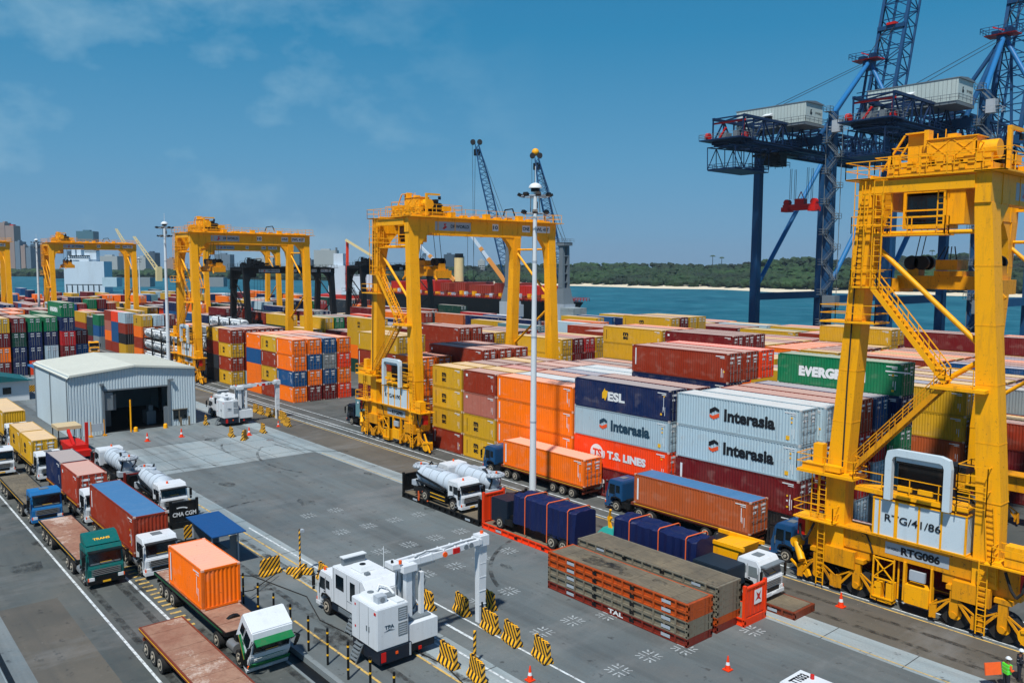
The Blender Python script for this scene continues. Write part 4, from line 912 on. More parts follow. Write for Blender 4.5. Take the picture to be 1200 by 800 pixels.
def sts(label, xm):
    o = thing('quay_crane', label, 'quay crane', (xm, -178.8, 0), 0, 'blue ship-to-shore cranes on the quay'); G = 30.5; HX = 9.4
    for sx in (1, -1):
        for y in (0, -G):
            mb = MB(); top = 57.5 if (sx < 0 and y == 0) else (60 if y < 0 else 53); mb.frus((sx*HX, y, 2), (.95, 1.0), (sx*HX, y, top), (.80, .80)); mb.build('leg', BLU, o)
            mb = MB()
            for k in (-3, -1, 1, 3): mb.cyl((sx*HX+k*.9-.3, y-.35, .45), (sx*HX+k*.9-.3, y+.35, .45), .42, 8)
            mb.box(sx*HX-3.6, sx*HX+3.4, y-.6, y+.6, .9, 2.1); mb.build('bogie', BLU, o)
        mb = MB(); mb.box(sx*HX-.7, sx*HX+.7, -G+.9, -.95, 14.6, 16.3); mb.build('tie_beam', BLU, o)
        mb = MB(); mb.cyl((sx*HX, -1, 18.3), (sx*HX, -G+1, 50.5), .55, 10); mb.build('diagonal_brace', BLL, o)
    for y in (0, -G):
        mb = MB(); mb.box(-HX+.9, HX-.9, y-.7, y+.7, 3.2, 5.2); mb.build('sill_beam', BLU, o)
        mb = MB(); mb.box(-HX+.85, HX-.85, y-.6, y+.6, 50.5, 52.5); mb.build('portal_beam', BLU, o)
    mb = MB()    # stair tower on the landside leg
    z = 3; k = 0
    while z < 55:
        y0, y1 = (1.3, 3.7); x = -HX-1.2
        a = (x-1.5 if k % 2 else x+1.5, y0, z); b = (x+1.5 if k % 2 else x-1.5, y0, z+3.4)
        for dy in (0, .9): mb.beam((a[0], a[1]+dy, a[2]), (b[0], b[1]+dy, b[2]), .08, .16); mb.beam((a[0], a[1]+dy, a[2]+1), (b[0], b[1]+dy, b[2]+1), .06, .06)
        mb.box(b[0]-.8, b[0]+.8, y0-.2, y0+1.2, b[2]-.1, b[2]); railbox(mb, b[0]-.8, b[0]+.8, y0-.2, y0+1.2, b[2], 1.1, .07); z += 3.4; k += 1
    for x in (-HX-3, -HX+.8): mb.beam((x, 1.2, 0), (x, 1.2, 56), .12, .12)
    mb.build('stair_tower', GRY, o)
    mb = MB(); truss(mb, (0, 26.5, 49.2), (0, -G-4, 49.2), 7.6, 5.2, 16, .55, 0, .26); truss(mb, (0, 24, 49.0), (0, -G-2, 49.0), 3.0, 1.2, 14, .35, 0, .18)
    for sx in (-3.8, 3.8):
        mb.box(sx-.4, sx+.4, -G-4, 25.5, 48.7, 49.4); mb.box(sx-1.6, sx-.5, -G, 25.5, 49.3, 49.4); rail(mb, (sx-1.6, -G, 49.4), (sx-1.6, 25.5, 49.4), 1.1, .08, 0, 2.5)
    mb.build('girder', BDK, o)
    mb = MB(); truss(mb, (0, 28.5, 43.5), (0, 16, 44.0), 7.0, 4.6, 4, .22, 0, .14); mb.box(-3.5, 3.5, 16, 28.5, 43.2, 43.4); railbox(mb, -3.5, 3.5, 16, 28.5, 43.4, 1.1, .08); mb.build('hanging_platform', BDK, o)
    mb = MB(); mb.box(-5.2, 5.2, 23.5, 29.5, 49.5, 49.75, 2); railbox(mb, -5.2, 5.2, 23.5, 29.5, 49.75, 1.1, .07, 1); mb.beam((-3.5, 26, 49.8), (-3.5, 26, 53.6), .3, .3); mb.beam((4.0, 26, 53.5), (-4.0, 26, 53.5), .3, .35)
    mb.cyl((-3.4, 24.5, 50.5), (-2.6, 24.5, 50.5), .8, 12); mb.beam((1, 28, 49.9), (-.6, 28, 52.0), .35, .35); mb.cyl((3.4, 28.2, 50.5), (4.1, 28.2, 50.5), .8, 12); mb.box(0, 2, 25, 27, 49.9, 51.2, 1); mb.box(-2, -1, 24.5, 26, 49.9, 51.6, 1)
    mb.build('rope_station', [RED, GRY, BDK], o)
    mb = MB(); mb.box(-8.0, 9.7, 2.3, 9.4, 54.6, 58.7); h = mb.build('machinery_house', m_paint('quay_house_grey', rgb(182, 196, 192), .15, .5, .3), o)
    mb = MB(); mb.prism([(9.5, 58.72), (2.1, 58.72), (2.1, 58.9), (5.8, 59.3), (9.5, 58.9)], 'x', -8.3, 9.9); mb.build('roof', GRY, h)
    mb = MB()
    for i in range(22): mb.box(-7.6+i*.8, -7.56+i*.8, 9.4, 9.44, 54.7, 58.6, 0)
    for x in (8.2, 1.1): mb.box(x-.9, x+.9, 9.4, 9.9, 55.2, 56.6, 1); mb.prism([(9.4, 57.3), (10.6, 56.8), (10.6, 56.65), (9.4, 56.65)], 'x', x-1, x+1, 2)
    put_text(mb, 'DP WORLD', (-8.03, 5.4, 56.5), RX, UP, 2.6, .5, 3, .02); put_poly(mb, [(0, .3), (.5, 0), (1., .5), (.5, .9), (.8, 1.3), (.2, 1.2)], (-8.03, 7.6, 56.1), RX, UP, 3)
    mb.build('vent', [GRY, BLK, WHT, BCHIP], h)
    mb = MB(); mb.box(-8, 9.7, 1.4, 10, 53.9, 54.5); railbox(mb, -8.6, 9.8, 1.2, 10.4, 54.5, 1.1, .08); mb.build('walkway', GRY, o)
    AP = Vector((0, -34, 75.6)); mb = MB()
    mb.cyl((-HX, 1, 56.5), AP, .55, 10); mb.cyl((-HX+4.2, -2, 53), AP+Vector((.6, 0, -1)), .5, 10, 1); mb.cyl((HX, -G, 59.5), AP, .5, 10, 1); mb.cyl((-HX, -G, 59.5), AP, .55, 10)
    mb.build('backstay', [BLL, BLU], o)
    mb = MB(); mb.box(-3.2, 3.4, -35.5, -31.5, 75.7, 75.9, 0); railbox(mb, -3.6, 4.0, -36, -31, 76.2, 1.3, .1, 1); mb.box(-2.2, -.6, -34.4, -32.4, 75.9, 77.2, 2); mb.box(.6, 2.2, -34.4, -32.6, 75.9, 76.9, 2); mb.beam((-3, -36, 76), (3.2, -36, 78.6), .3, .3, 0); mb.box(-1, 1, -35.5, -32.5, 73.5, 75.6, 1)
    mb.build('apex_platform', [RED, BLU, BDK], o)
    mb = MB(); mb.beam((-3, -G-3, 52), (-1.2, -35.5, 74), .5, .5); mb.beam((3, -G-3, 52), (1.2, -35.5, 74), .5, .5)
    for z in (56, 60, 64, 68, 72): mb.beam((-3, -G-3.5, z), (3, -G-3.5, z), .2, .2)
    mb.build('front_frame', BLU, o)
    a = Vector((0, -G-6.0, 51)); b = a+Vector((0, -16.5, 63)); mb = MB(); truss(mb, a, b, 6.5, -6.0, 15, .5, 0, .22)
    for sx in (-3.4, 3.4): mb.beam(a+Vector((sx, 0, 0)), b+Vector((sx, 0, 0)), .8, .8)
    e = a+(b-a)*.56; mb.box(-3.6, 3.6, e.y-.6, e.y+1, e.z-.5, e.z+.5, 0); mb.box(-1.4, 1.0, e.y-.3, e.y+1.4, e.z+.5, e.z+1.1, 1)
    mb.build('boom', [BLU, RED], o)
    mb = MB()
    for x in (-1, 1): mb.beam(AP+Vector((x, 0, .6)), a+(b-a)*.56+Vector((x, 1, 0)), .12, .12); mb.beam(AP+Vector((x, 0, 0)), (x, 8, 59), .10, .10)
    for x in (-2.4, -2., 2., 2.4):
        for y in (-2.6, -4.6): mb.beam((x, y, 46), (x, y, 38.8), .08, .08)
    mb.build('rope', ROPE, o)
    mb = MB(); mb.box(-3.4, 3.4, 4, 12, 47.6, 48.1); mb.box(-3.3, -.8, 8.5, 11.2, 45.2, 47.6); mb.box(.2, 3, 5, 8, 46, 47.6); railbox(mb, -3.8, 3.6, 8, 13, 44.9, 1.2, .08); t = mb.build('trolley', BLK, o)
    mb = MB(); y = -3.6; mb.box(-4.2, 4.2, y-1.0, y+1.0, 36.6, 37.6)
    for x in (-3.5, 3.5): mb.box(x-1, x+1, y-1.22, y+1.22, 35.9, 37.0); mb.cyl((x, y-.6, 38.1), (x, y+.6, 38.1), .8, 10)
    mb.box(-1.2, 1.2, y-.8, y+.8, 37.6, 38.9); mb.box(-4.6, 4.6, y-.5, y+.5, 36.2, 36.9); mb.beam((-.8, y, 38.9), (0, y, 40.6), .15, .15); mb.beam((.8, y, 38.9), (0, y, 40.6), .15, .15); mb.build('spreader', RED, t)
    mb = MB(); mb.box(-13.4, -10.4, 1.4, 3.6, 13.8, 16.4); mb.build('lift_cage', GRY, o); mb = MB(); mb.box(-12.2, -10.5, .8, 2.6, 52.6, 55.2); railbox(mb, -13.2, -10.2, .2, 3.4, 52.5, 1.2, .08); mb.build('switch_house', LGR, o)
    return o
sts('blue quay crane with raised lattice boom, the left one of two', 107.4)
sts('blue quay crane with raised boom towering behind the yellow crane at right', 75.8)

# ------------------------------------------------------------------ mobile harbour cranes
def harbour_crane(label, x, y, zt, tip, heads):
    o = thing('harbour_crane', label, 'harbour crane', (x, y, 0), 0, 'grey harbour cranes with lattice booms on the quay')
    mb = MB(); mb.box(-6, 6, -4, 4, 1.5, 3.2); [mb.cyl((k, s*4.6, .9), (k, s*5.4, .9), .9, 10) for k in (-5, -2, 2, 5) for s in (-1, 1)]; mb.build('chassis', GRY, o)
    mb = MB(); mb.box(-2.8, 2.8, -2.8, 2.8, 3.6, 9.5); mb.box(-5, -2.8, -2.2, 2.2, 4, 8.5); mb.build('machinery_house', LGR, o)
    mb = MB(); mb.frus((0, 0, 9.5), (2.5, 2.5), (0, 0, 15), (1.4, 1.7))
    for s in (-1, 1): mb.frus((0, s*1.25, 15), (1.1, .55), (0, s*1.1, zt), (.8, .5))
    for z in (17, 20, 23, 26, 29):
        if z < zt: mb.box(-1, 1, -.9, .9, z-.2, z+.2)
    mb.box(-1.9, 1.9, -2.0, 2.0, zt, zt+1.2); railbox(mb, -2.2, 2.2, -2.4, 2.4, zt+1.2, 1.1, .06)
    mb.build('tower', GRY, o)
    mb = MB(); a = Vector((0, 0, 14.5)); b = Vector(tip)-Vector((x, y, 0)); d = (b-a).normalized(); u = d.cross(Vector(CR)).normalized(); w = Vector(CR)
    def P(t, i): f = 1.5*(min(1, t*6+.25))*min(1, (1-t)*2.4+.42); return a+(b-a)*t+(w*(1, -1, -1, 1)[i]+u*(1, 1, -1, -1)[i])*f
    n = 26
    for k in range(n):
        for i in range(4): mb.beam(P(k/n, i), P((k+1)/n, i), .26, .26); mb.beam(P(k/n, i), P((k+1)/n, (i+1) % 4), .16, .16); mb.beam(P(k/n, i), P(k/n, (i+1) % 4), .14, .14)
    mb.build('boom', BLU, o)
    mb = MB(); [mb.cyl(b+w*(s*1.3)-CF*.6+d*1.2, b+w*(s*1.3)+CF*.6+d*1.2, 1.0, 12, 0) for s in (-1, 1)]; mb.box(b.x-.9, b.x+.9, b.y-.9, b.y+.9, b.z-4, b.z-1.6, 0)
    if heads: mb.sphere(b+d*2.6, 1.4, 8, 5, 1)
    mb.build('boom_head', [BLK, YEL], o)
    mb = MB(); tp = Vector((0, 0, zt+1.5))
    for s in (-.6, .6): mb.beam(tp+w*s, b+w*s, .10, .10); mb.beam(b+w*s-w*1.2, (b.x+s*.3-w.x*1.2, b.y-w.y*1.2, 16), .09, .09)
    mb.beam(tp, P(.55, 0), .09, .09); mb.build('rope', ROPE, o)
    return o
harbour_crane('grey harbour crane with dark blue lattice boom left of the lamp mast', *at(598, 330, 305).xy, 31.5, at(559, 170, 318), False)
harbour_crane('grey harbour crane with yellow-tipped boom partly behind the middle gantry', *at(661, 330, 287).xy, 29.5, at(629, 186, 300), True)
mb = MB(); p = at(672, 366, 268); mb.box(-3, 3, -3, 3, 0, 9.2); tag(mb.build('concrete_block', CONCL, None, (p.x, p.y, 0)), 'pale concrete counterweight block beside the right harbour crane', 'concrete block')

# ------------------------------------------------------------------ lamp masts
def mast(label, x, y, h, r=.34):
    o = thing('lamp_mast', label, 'lamp mast', (x, y, 0), 0, 'tall white lamp masts')
    mb = MB(); mb.cyl((0, 0, 0), (0, 0, .5), r*1.7, 16); mb.cyl((0, 0, .5), (0, 0, h-.9), r, 16, 0, r*.5); mb.build('pole', WHT, o)
    mb = MB()
    for z in (8, 16, 23): q = r*(1-.5*z/h)+.015; mb.cyl((0, 0, z), (0, 0, z+.18), q, 16)
    mb.build('collar', LGR, o)
    mb = MB(); mb.sphere((0, 0, h-.7), .62, 16, 6, 0, .8, True); mb.cyl((0, 0, h-1.0), (0, 0, h-.7), .42, 12, 1); mb.build('dome', [WHT, BLK], o)
    mb = MB(); mb.cyl((0, 0, h-.3), (0, 0, h+1.3), .035, 6); mb.build('lightning_rod', WHT, o)
    for j, (z, R, n) in enumerate(((h-1.45, 1.35, 8), (h-3.0, 1.05, 6))):
        mb = MB(); P = [(R*math.cos(2*PI*i/20), R*math.sin(2*PI*i/20), z) for i in range(21)]; mb.pipe(P, .045, 5)
        for i in range(4): mb.beam((0, 0, z+.05), P[i*5], .06, .06)
        rg = mb.build('lamp_ring', LGR, o)
        for i in range(n):
            a = 2*PI*(i+.3)/n; c = Vector((math.cos(a)*(R+.12), math.sin(a)*(R+.12), z+.12)); t = Vector((-math.sin(a), math.cos(a), 0)); mb = MB(); ou = Vector((math.cos(a), math.sin(a), .5)).normalized()
            mb.beam(c-t*.24, c+t*.24, .24, .34, 0, ou); mb.build('floodlight', BLK, rg)
    mb = MB(); mb.beam((.4, .2, h-3.0), (.4, .2, h-1.5), .07, .07); mb.beam((-.4, -.25, h-3.0), (-.3, -.2, h-1.5), .07, .07); mb.cyl((.25, -.4, h-2.5), (.25, -.4, h-1.9), .13, 8); mb.build('cable_drum', GRY, o)
    return o
mast('tallest white lamp mast in the middle, rising beside the navy covered trucks', 57.4, -51.9, 30.5)
mast('white lamp mast rising behind the grey shed roof', 159.8, -52, 30.6, .38)
mast('white lamp mast at the far left between two yellow gantries', 295, -57, 30.2, .45)
p = at(164, 345, 480); mast('thin far white mast standing before the city under the far left gantry', p.x, p.y, 26, .5)

# ------------------------------------------------------------------ grey shed
o = thing('shed', 'light grey corrugated metal shed with open front and low pitched roof', 'shed', (118.4, -33.9, 0))
SL, SH, E1, RG = 19.9, 8.15, 8.1, 8.95
CLAD = m_paint('shed_cladding', rgb(192, 207, 213), .12, .5, .5, (.25, .24, .22, 1)); SROOF = m_paint('shed_roof_sheet', rgb(206, 208, 196), .12, .6, .5, (.3, .3, .27, 1))
def zr(y): return RG-(RG-E1)*abs(y)/SH
mb = MB(); st = .36; y = -SH; xs = []
def clad(mb, ya, yb, z0f, z1f, x):
    n = max(1, int(round((yb-ya)/st))); P = []
    for i in range(n): a = ya+(yb-ya)*i/n; d = (yb-ya)/n; P += [(a, 0), (a+d*.55, 0), (a+d*.65, .06), (a+d*.9, .06)]
    P.append((yb, 0))
    mb.add([(x+d, a, z0f(a)) for a, d in P]+[(x+d, a, z1f(a)) for a, d in P], [(i, i+1, i+1+len(P), i+len(P)) for i in range(len(P)-1)])
DY0, DY1, DH = -4.35, 3.85, 5.75
clad(mb, -SH, DY0, lambda a: 0, zr, 0); clad(mb, DY1, SH, lambda a: 0, zr, 0); clad(mb, DY0, DY1, lambda a: DH, zr, 0)
mb.build('front_wall', CLAD, o)
mb = MB(); n = int(SL/.36); P = []
for i in range(n): a = SL*i/n; d = SL/n; P += [(a, 0), (a+d*.55, 0), (a+d*.65, -.06), (a+d*.9, -.06)]
P.append((SL, 0))
for s in (1, -1): mb = MB(); mb.add([(a, s*(SH+d), 0) for a, d in P]+[(a, s*(SH+d), E1) for a, d in P], [(i, i+1, i+1+len(P), i+len(P)) for i in range(len(P)-1)]); mb.build('side_wall', CLAD, o)
mb = MB(); mb.prism([(-SH, 0), (SH, 0), (SH, E1), (0, RG), (-SH, E1)], 'x', SL-.02, SL+.05); mb.build('rear_wall', CLAD, o)
for yy in (-SH-.12, SH+.12):
    mb = MB(); mb.beam((-.3, yy, E1-.45), (SL+.2, yy, E1-.45), .14, .14); mb.build('gutter', GRY, o)
    for xx in (.4, 9.8, SL-.5): mb = MB(); mb.cyl((xx, yy, .1), (xx, yy, E1-.5), .06, 8); mb.build('downpipe', GRY, o)
mb = MB()
for s in (1, -1): mb.add([(-.35, 0, RG+.06), (SL+.3, 0, RG+.06), (SL+.3, s*(SH-.3), E1+.10), (SL+.3, s*(SH+.16), E1-.35), (-.35, s*(SH+.16), E1-.35), (-.35, s*(SH-.3), E1+.10), (-.35, 0, RG-.1), (SL+.3, 0, RG-.1)], [(0, 1, 2, 5), (5, 2, 3, 4)])
for s in (1, -1): mb.beam((-.33, 0, RG-.08), (-.33, s*(SH-.1), E1-.06), .1, .28)
for i in range(26):
    for s in (1, -1): x = .3+i*.77; mb.beam((x, 0, RG+.07), (x, s*(SH-.3), E1+.11), .05, .03)
mb.build('roof', SROOF, o)
mb = MB(); mb.box(-.12, .2, DY1-.0, DY1+.25, 0, DH+.9); mb.box(-.12, .2, DY0-.35, DY0-.0, 0, DH+.9); mb.box(-.1, .15, DY0, DY1, DH-.05, DH+.15); mb.box(-.5, -.1, DY1+.1, DY1+.6, DH+.8, DH+1.05); mb.box(-.5, -.1, DY0-.7, DY0-.2, DH+.75, DH+.95)
mb.build('door_frame', GRY, o)
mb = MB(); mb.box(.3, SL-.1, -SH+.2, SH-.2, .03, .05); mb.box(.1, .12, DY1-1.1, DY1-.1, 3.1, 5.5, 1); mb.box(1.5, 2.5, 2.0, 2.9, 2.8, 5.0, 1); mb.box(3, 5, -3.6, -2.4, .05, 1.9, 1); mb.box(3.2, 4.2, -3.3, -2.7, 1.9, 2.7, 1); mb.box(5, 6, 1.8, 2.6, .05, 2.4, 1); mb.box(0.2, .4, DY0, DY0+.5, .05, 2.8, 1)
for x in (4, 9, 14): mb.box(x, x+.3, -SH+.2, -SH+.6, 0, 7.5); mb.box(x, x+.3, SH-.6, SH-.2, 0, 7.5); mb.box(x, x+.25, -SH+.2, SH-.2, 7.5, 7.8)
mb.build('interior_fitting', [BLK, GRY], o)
mb = MB(); mb.box(-.08, -.02, -6.9, -5.0, .9, 2.2, 0); mb.box(-.1, -.03, -5.9, -5.75, .5, 2.2, 1); mb.box(-.14, -.03, -7.0, -4.9, 2.2, 2.32, 1); mb.build('window', [GLS, WOOD], o)
mb = MB(); mb.box(-1.0, -.8, -7.0, -6.8, 0, 1.3); mb.box(-.9, -.7, -5.9, -5.7, 0, 1.2); mb.build('post', WOOD, o)
mb = MB(); mb.cyl((-.9, .9, 0), (-.9, .9, 4.4), .11, 8); tag(mb.build('yellow_pole', YEL, None, (118.3, -33.9, 0)), 'thin upright yellow pole in front of the open shed door', 'pole')
for (yy, l) in ((.3, 'yellow round base beside the pole at the shed door'), (-3.6, 'small yellow bollard at the right side of the shed door')):
    mb = MB(); mb.cyl((0, 0, 0), (0, 0, .5), .3, 12, 0, .26); mb.sphere((0, 0, .5), .26, 10, 4, 0, .6, True); tag(mb.build('short_bollard', YEL, None, (117.4, -33.9+yy, 0)), l, 'bollard')
mb = MB(); mb.box(0, .1, 0, .1, 0, 2.2); mb.box(0, .1, 1.6, 1.7, 0, 2.0); mb.box(0.02, .08, .1, 1.6, .7, 1.7, 1); mb.box(-.3, .4, -.2, .2, 0, .2); mb.box(-.3, .4, 1.5, 1.9, 0, .2)
tag(mb.build('sign_board', [YELD, LGR], None, (117.0, -29.6, 0)), 'small grey sign board on yellow feet left of the shed door', 'sign')

# ------------------------------------------------------------------ small buildings at the far left
o = thing('kiosk', 'small white building with teal pitched roof at the left edge', 'building', (159, -24.5, 0))
mb = MB(); mb.box(-3, 4, -3.6, 6, 0, 3.4); mb.build('wall', WHT, o); mb = MB(); mb.prism([(-4, 3.3), (7, 3.3), (3, 4.9)], 'x', -3.8, 4.8); mb.build('roof', m_paint('teal_roof', rgb(20, 96, 100), .2), o)
for y_ in (-1, 2): mb = MB(); mb.box(-3.06, -3.0, y_, y_+1.2, 1.2, 2.3); mb.build('window', GLS, o)
o = thing('arched_shelter', 'curved pale shelter roof behind the teal roofed building', 'shelter', (176, -22, 0))
mb = MB(); mb.prism([(4.5*math.cos(PI*i/12), 1.5+3.2*math.sin(PI*i/12)) for i in range(13)], 'x', -6, 6); mb.build('roof', WHT, o); mb = MB(); mb.box(-5.8, 5.8, -4.2, 4.2, 0, 1.5); mb.build('wall', GRY, o)
o = thing('flatbed_stack', 'blue topped flat frame standing before the left container stacks', 'frame', (176, -34, 0)); mb = MB(); mb.box(-1, 5, -4.5, 1.5, 2.9, 3.2); mb.build('roof', BLL, o); mb = MB(); [mb.box(a, a+.2, b, b+.2, 0, 2.9) for a in (-.8, 4.6) for b in (-4.3, 1.1)]; mb.build('post', BLK, o)
for i, y in enumerate((-30.0, -32.6)):
    mb = MB(); mb.box(-1, 1, -1.15, 1.15, 0, 2.4, 0); mb.box(-1.03, -1, -1.1, 1.1, .1, 1.2, 1); tag(mb.build('concrete_barrier', [CONCL, STRIPE], None, (166, y, 0)), ('grey concrete block with yellow striped foot nearest the shed corner', 'grey concrete block beside the striped one, farther from the shed')[1-i] , 'concrete block')

# ------------------------------------------------------------------ trucks (built facing -X, origin at the middle of the front bumper)
PB = m_paint('blue_cab', rgb(30, 110, 170), .18, .35); PT = m_paint('teal_cab', rgb(10, 96, 92), .2, .35); PW = m_paint('white_cab', rgb(214, 220, 224), .15, .35); PBD = m_paint('dark_blue_cab', rgb(22, 74, 118), .3, .45); PNV = m_paint('dark_navy_cab', rgb(16, 30, 46), .15, .4)
def wheel(x, y, s, r=.5, w=.3, parent=None, rim=RIM):
    mb = MB(); mb.cyl((x, y-s*w/2, r), (x, y+s*w/2, r), r, 18, 0); mb.cyl((x, y+s*(w/2-.02), r), (x, y+s*(w/2+.015), r), r*.66, 14, 1); mb.cyl((x, y+s*(w/2+.005), r), (x, y+s*(w/2+.022), r), r*.42, 14, 2); mb.cyl((x, y+s*(w/2), r), (x, y+s*(w/2+.09), r), r*.24, 10, 1)
    for k in range(6): a = k*PI/3; mb.box(x+r*.42*math.cos(a)-.04, x+r*.42*math.cos(a)+.04, y+s*w/2, y+s*(w/2+.03), r+r*.42*math.sin(a)-.04, r+r*.42*math.sin(a)+.04, 2)
    return mb.build('wheel', [RUB, rim, BLK], parent)
def cab(o, paint, z=0., grille=BLK, plate=True, hi=2.95, roofbits=True, trim=None, glass=GLS, parts=None):
    b = MB(); H = hi
    b.prism([(.03, .5), (0, 1.45), (.10, 1.6), (.30, H-.35), (.55, H), (1.95, H), (2.05, H-.2), (2.05, 1.05), (1.80, 1.02), (1.62, 1.22), (.95, 1.22), (.72, .98), (.66, .5)], 'y', -1.2, 1.2)
    c = b.build('cab_body', paint, o, (0, 0, z), None, .05)
    def P(mb, name, mats): return mb.build(name, mats, o, (0, 0, z))
    zt = H-.42; f = lambda zz: .10+(zz-1.6)*(.2/(H-1.95))
    mb = MB(); mb.prism([(f(1.68)-.035, 1.68), (f(zt)-.035, zt), (f(zt)+.05, zt), (f(1.68)+.05, 1.68)], 'y', -1.06, 1.06); P(mb, 'windscreen', glass)
    for s in (1, -1):
        mb = MB(); mb.prism([(.42, 1.62), (.52, zt-.02), (1.15, zt-.02), (1.15, 1.62)], 'y', s*1.195, s*1.225); mb.prism([(1.3, 1.8), (1.3, zt-.05), (1.75, zt-.05), (1.75, 1.8)], 'y', s*1.195, s*1.22); P(mb, 'side_window', glass)
        mb = MB(); mb.box(.34, .36, s*1.2, s*1.215, .75, zt); mb.box(1.22, 1.24, s*1.2, s*1.215, 1.25, zt+.1); mb.box(1.0, 1.15, s*1.2, s*1.24, 1.48, 1.53); P(mb, 'door', BLK)
        mb = MB(); mb.beam((.18, s*1.2, zt), (.02, s*1.45, zt-.05), .05, .05); mb.box(-.04, .06, s*1.34, s*1.54, zt-.75, zt-.1); mb.box(-.02, .06, s*1.36, s*1.52, zt-1.0, zt-.8); P(mb, 'mirror', BLK)
        mb = MB(); mb.box(-.06, .05, s*.78, s*1.12, .62, .84, 0); mb.box(-.05, .03, s*1.12, s*1.2, .62, .82, 1); P(mb, 'headlight', [WCHIP, AMB])
    mb = MB(); mb.box(-.03, .02, -.78, .78, .95, 1.40, 0)
    for k in range(4): mb.box(-.055, -.03, -.95, .95, .97+k*.12, 1.02+k*.12, 1)
    P(mb, 'grille', [grille, trim or CHR])
    mb = MB(); mb.box(-.10, .45, -1.22, 1.22, .36, .60, 0); mb.box(-.13, -.10, -.26, .26, .42, .54, 1); mb.box(-.04, .0, -.7, .7, .62, .88, 2); P(mb, 'bumper', [paint if paint is not PT else BLK, YCHIP if plate else WCHIP, BLK])
    mb = MB(); mb.box(-.14, .35, -1.1, 1.1, zt+.02, zt+.12) ; P(mb, 'sun_visor', grille)
    mb = MB(); mb.box(f(1.7)-.045, f(1.7)-.035, -.4, .35, 1.74, 1.84, 1); mb.beam((f(1.7)-.05, -.6, 1.7), (f(2.1)-.05, -.1, 2.1), .03, .03, 0); mb.beam((f(1.7)-.05, .3, 1.7), (f(2.1)-.05, .8, 2.1), .03, .03, 0); P(mb, 'wiper', [BLK, YCHIP])
    if roofbits: mb = MB(); mb.box(.9, 1.5, -.35, .35, H, H+.06); P(mb, 'roof_hatch', GRY)
    for s in (1, -1):
        mb = MB(); mb.box(.68, 1.0, s*1.16, s*1.25, .42, .48); mb.box(.66, .95, s*1.14, s*1.22, .72, .77); mb.box(.4, .45, s*1.2, s*1.27, 1.3, 1.9); P(mb, 'step', GRY)
        mb = MB(); mb.prism([(.62, 1.02), (.78, 1.32), (1.32, 1.42), (1.86, 1.3), (1.98, 1.02), (1.86, 1.05), (1.74, 1.22), (1.32, 1.32), (.86, 1.24), (.72, 1.02)], 'y', s*1.18, s*1.26); P(mb, 'wheel_arch', BLK)
    mb = MB(); mb.box(f(1.72)-.052, f(1.72)-.042, -.98, .98, 1.70, 1.80, 0); P(mb, 'dash_reflection', GRY)  # pale strip across the lower windscreen, a painted reflection of the dash
    return c
def chassis(o, L, axles, z=0, tank=True):
    mb = MB(); [mb.box(.4, L, s*.42-.06, s*.42+.06, .72+z, .98+z) for s in (1, -1)]
    for x in axles: mb.box(x-.08, x+.08, -1, 1, .42+z, .60+z); mb.box(x-.5, x+.5, -.62, -.4, .6+z, .72+z); mb.box(x-.5, x+.5, .4, .62, .6+z, .72+z)
    mb.box(2.3, 2.7, -.9, .9, .98+z, 1.3+z)
    if tank: mb.cyl((2.0, .95, .75+z), (3.0, .95, .75+z), .30, 10, 1); mb.box(2.0, 3.0, -1.2, -.65, .5+z, 1.0+z)
    mb.cyl((L-1.1, 0, 1.08+z), (L-.9, 0, 1.14+z), .5, 12); mb.build('chassis', [BLK, CHR], o)
    for i, x in enumerate(axles):
        for s in (1, -1):
            w = wheel(x, s*1.03, s, .5, .30 if i == 0 else .5, o); w.location.z = z
        if i and tank: mb = MB(); mb.box(x-.55, x+.55, .72, 1.24, 1.08+z, 1.12+z); mb.box(x-.55, x+.55, -1.24, -.72, 1.08+z, 1.12+z); mb.build('mudguard', BLK, o)
def trailer(o, x0, L, edge=DRUST, deck=DECK, ax=(1.5, 2.85, 4.2), zt=1.36, twist=None, boards=9):
    x1 = x0+L; mb = MB()
    for s in (1, -1): mb.box(x0, x1, s*1.22-.05, s*1.22+.05, zt-.22, zt+.01); mb.box(x0+.5, x1-.2, s*.5-.08, s*.5+.08, .75, zt-.2); mb.box(x0+.4, x1, s*1.272, s*1.28, zt-.10, zt-.05, 1)
    mb.box(x0, x0+.1, -1.17, 1.17, zt-.25, zt); mb.box(x1-.1, x1, -1.17, 1.17, zt-.3, zt)
    for i in range(int(L/1.2)): mb.box(x0+.5+i*1.2, x0+.6+i*1.2, -1.17, 1.17, zt-.2, zt-.06)
    mb.beam((x0+2.4, .8, 1.1), (x0+2.4, .8, .3), .14, .14); mb.beam((x0+2.4, -.8, 1.1), (x0+2.4, -.8, .3), .14, .14); mb.box(x1-.2, x1-.1, -1.1, 1.1, .6, .8)
    mb.build('trailer_frame', [edge, twist or YCHIP], o)
    n = boards; w = (L-.2)/n
    me = None
    for i in range(n):
        mb = MB(); mb.box(0, w-.03, -1.16, 1.16, -.05, 0); me = me or mb.mesh('deck_plate', deck); link('deck_plate', me, o, (x0+.1+i*w, 0, zt+random.uniform(.0, .012)))
    for a in ax:
        x = x1-a
        for s in (1, -1): wheel(x, s*.98, s, .5, .52, o)
    mb = MB(); [mb.box(x1-a-.1, x1-a+.1, -.9, .9, .4, .6) for a in ax]; mb.box(x1-ax[-1]-.8, x1-ax[0]+.9, -.5, -.4, .6, .85); mb.box(x1-ax[-1]-.8, x1-ax[0]+.9, .4, .5, .6, .85); mb.build('axle', BLK, o)
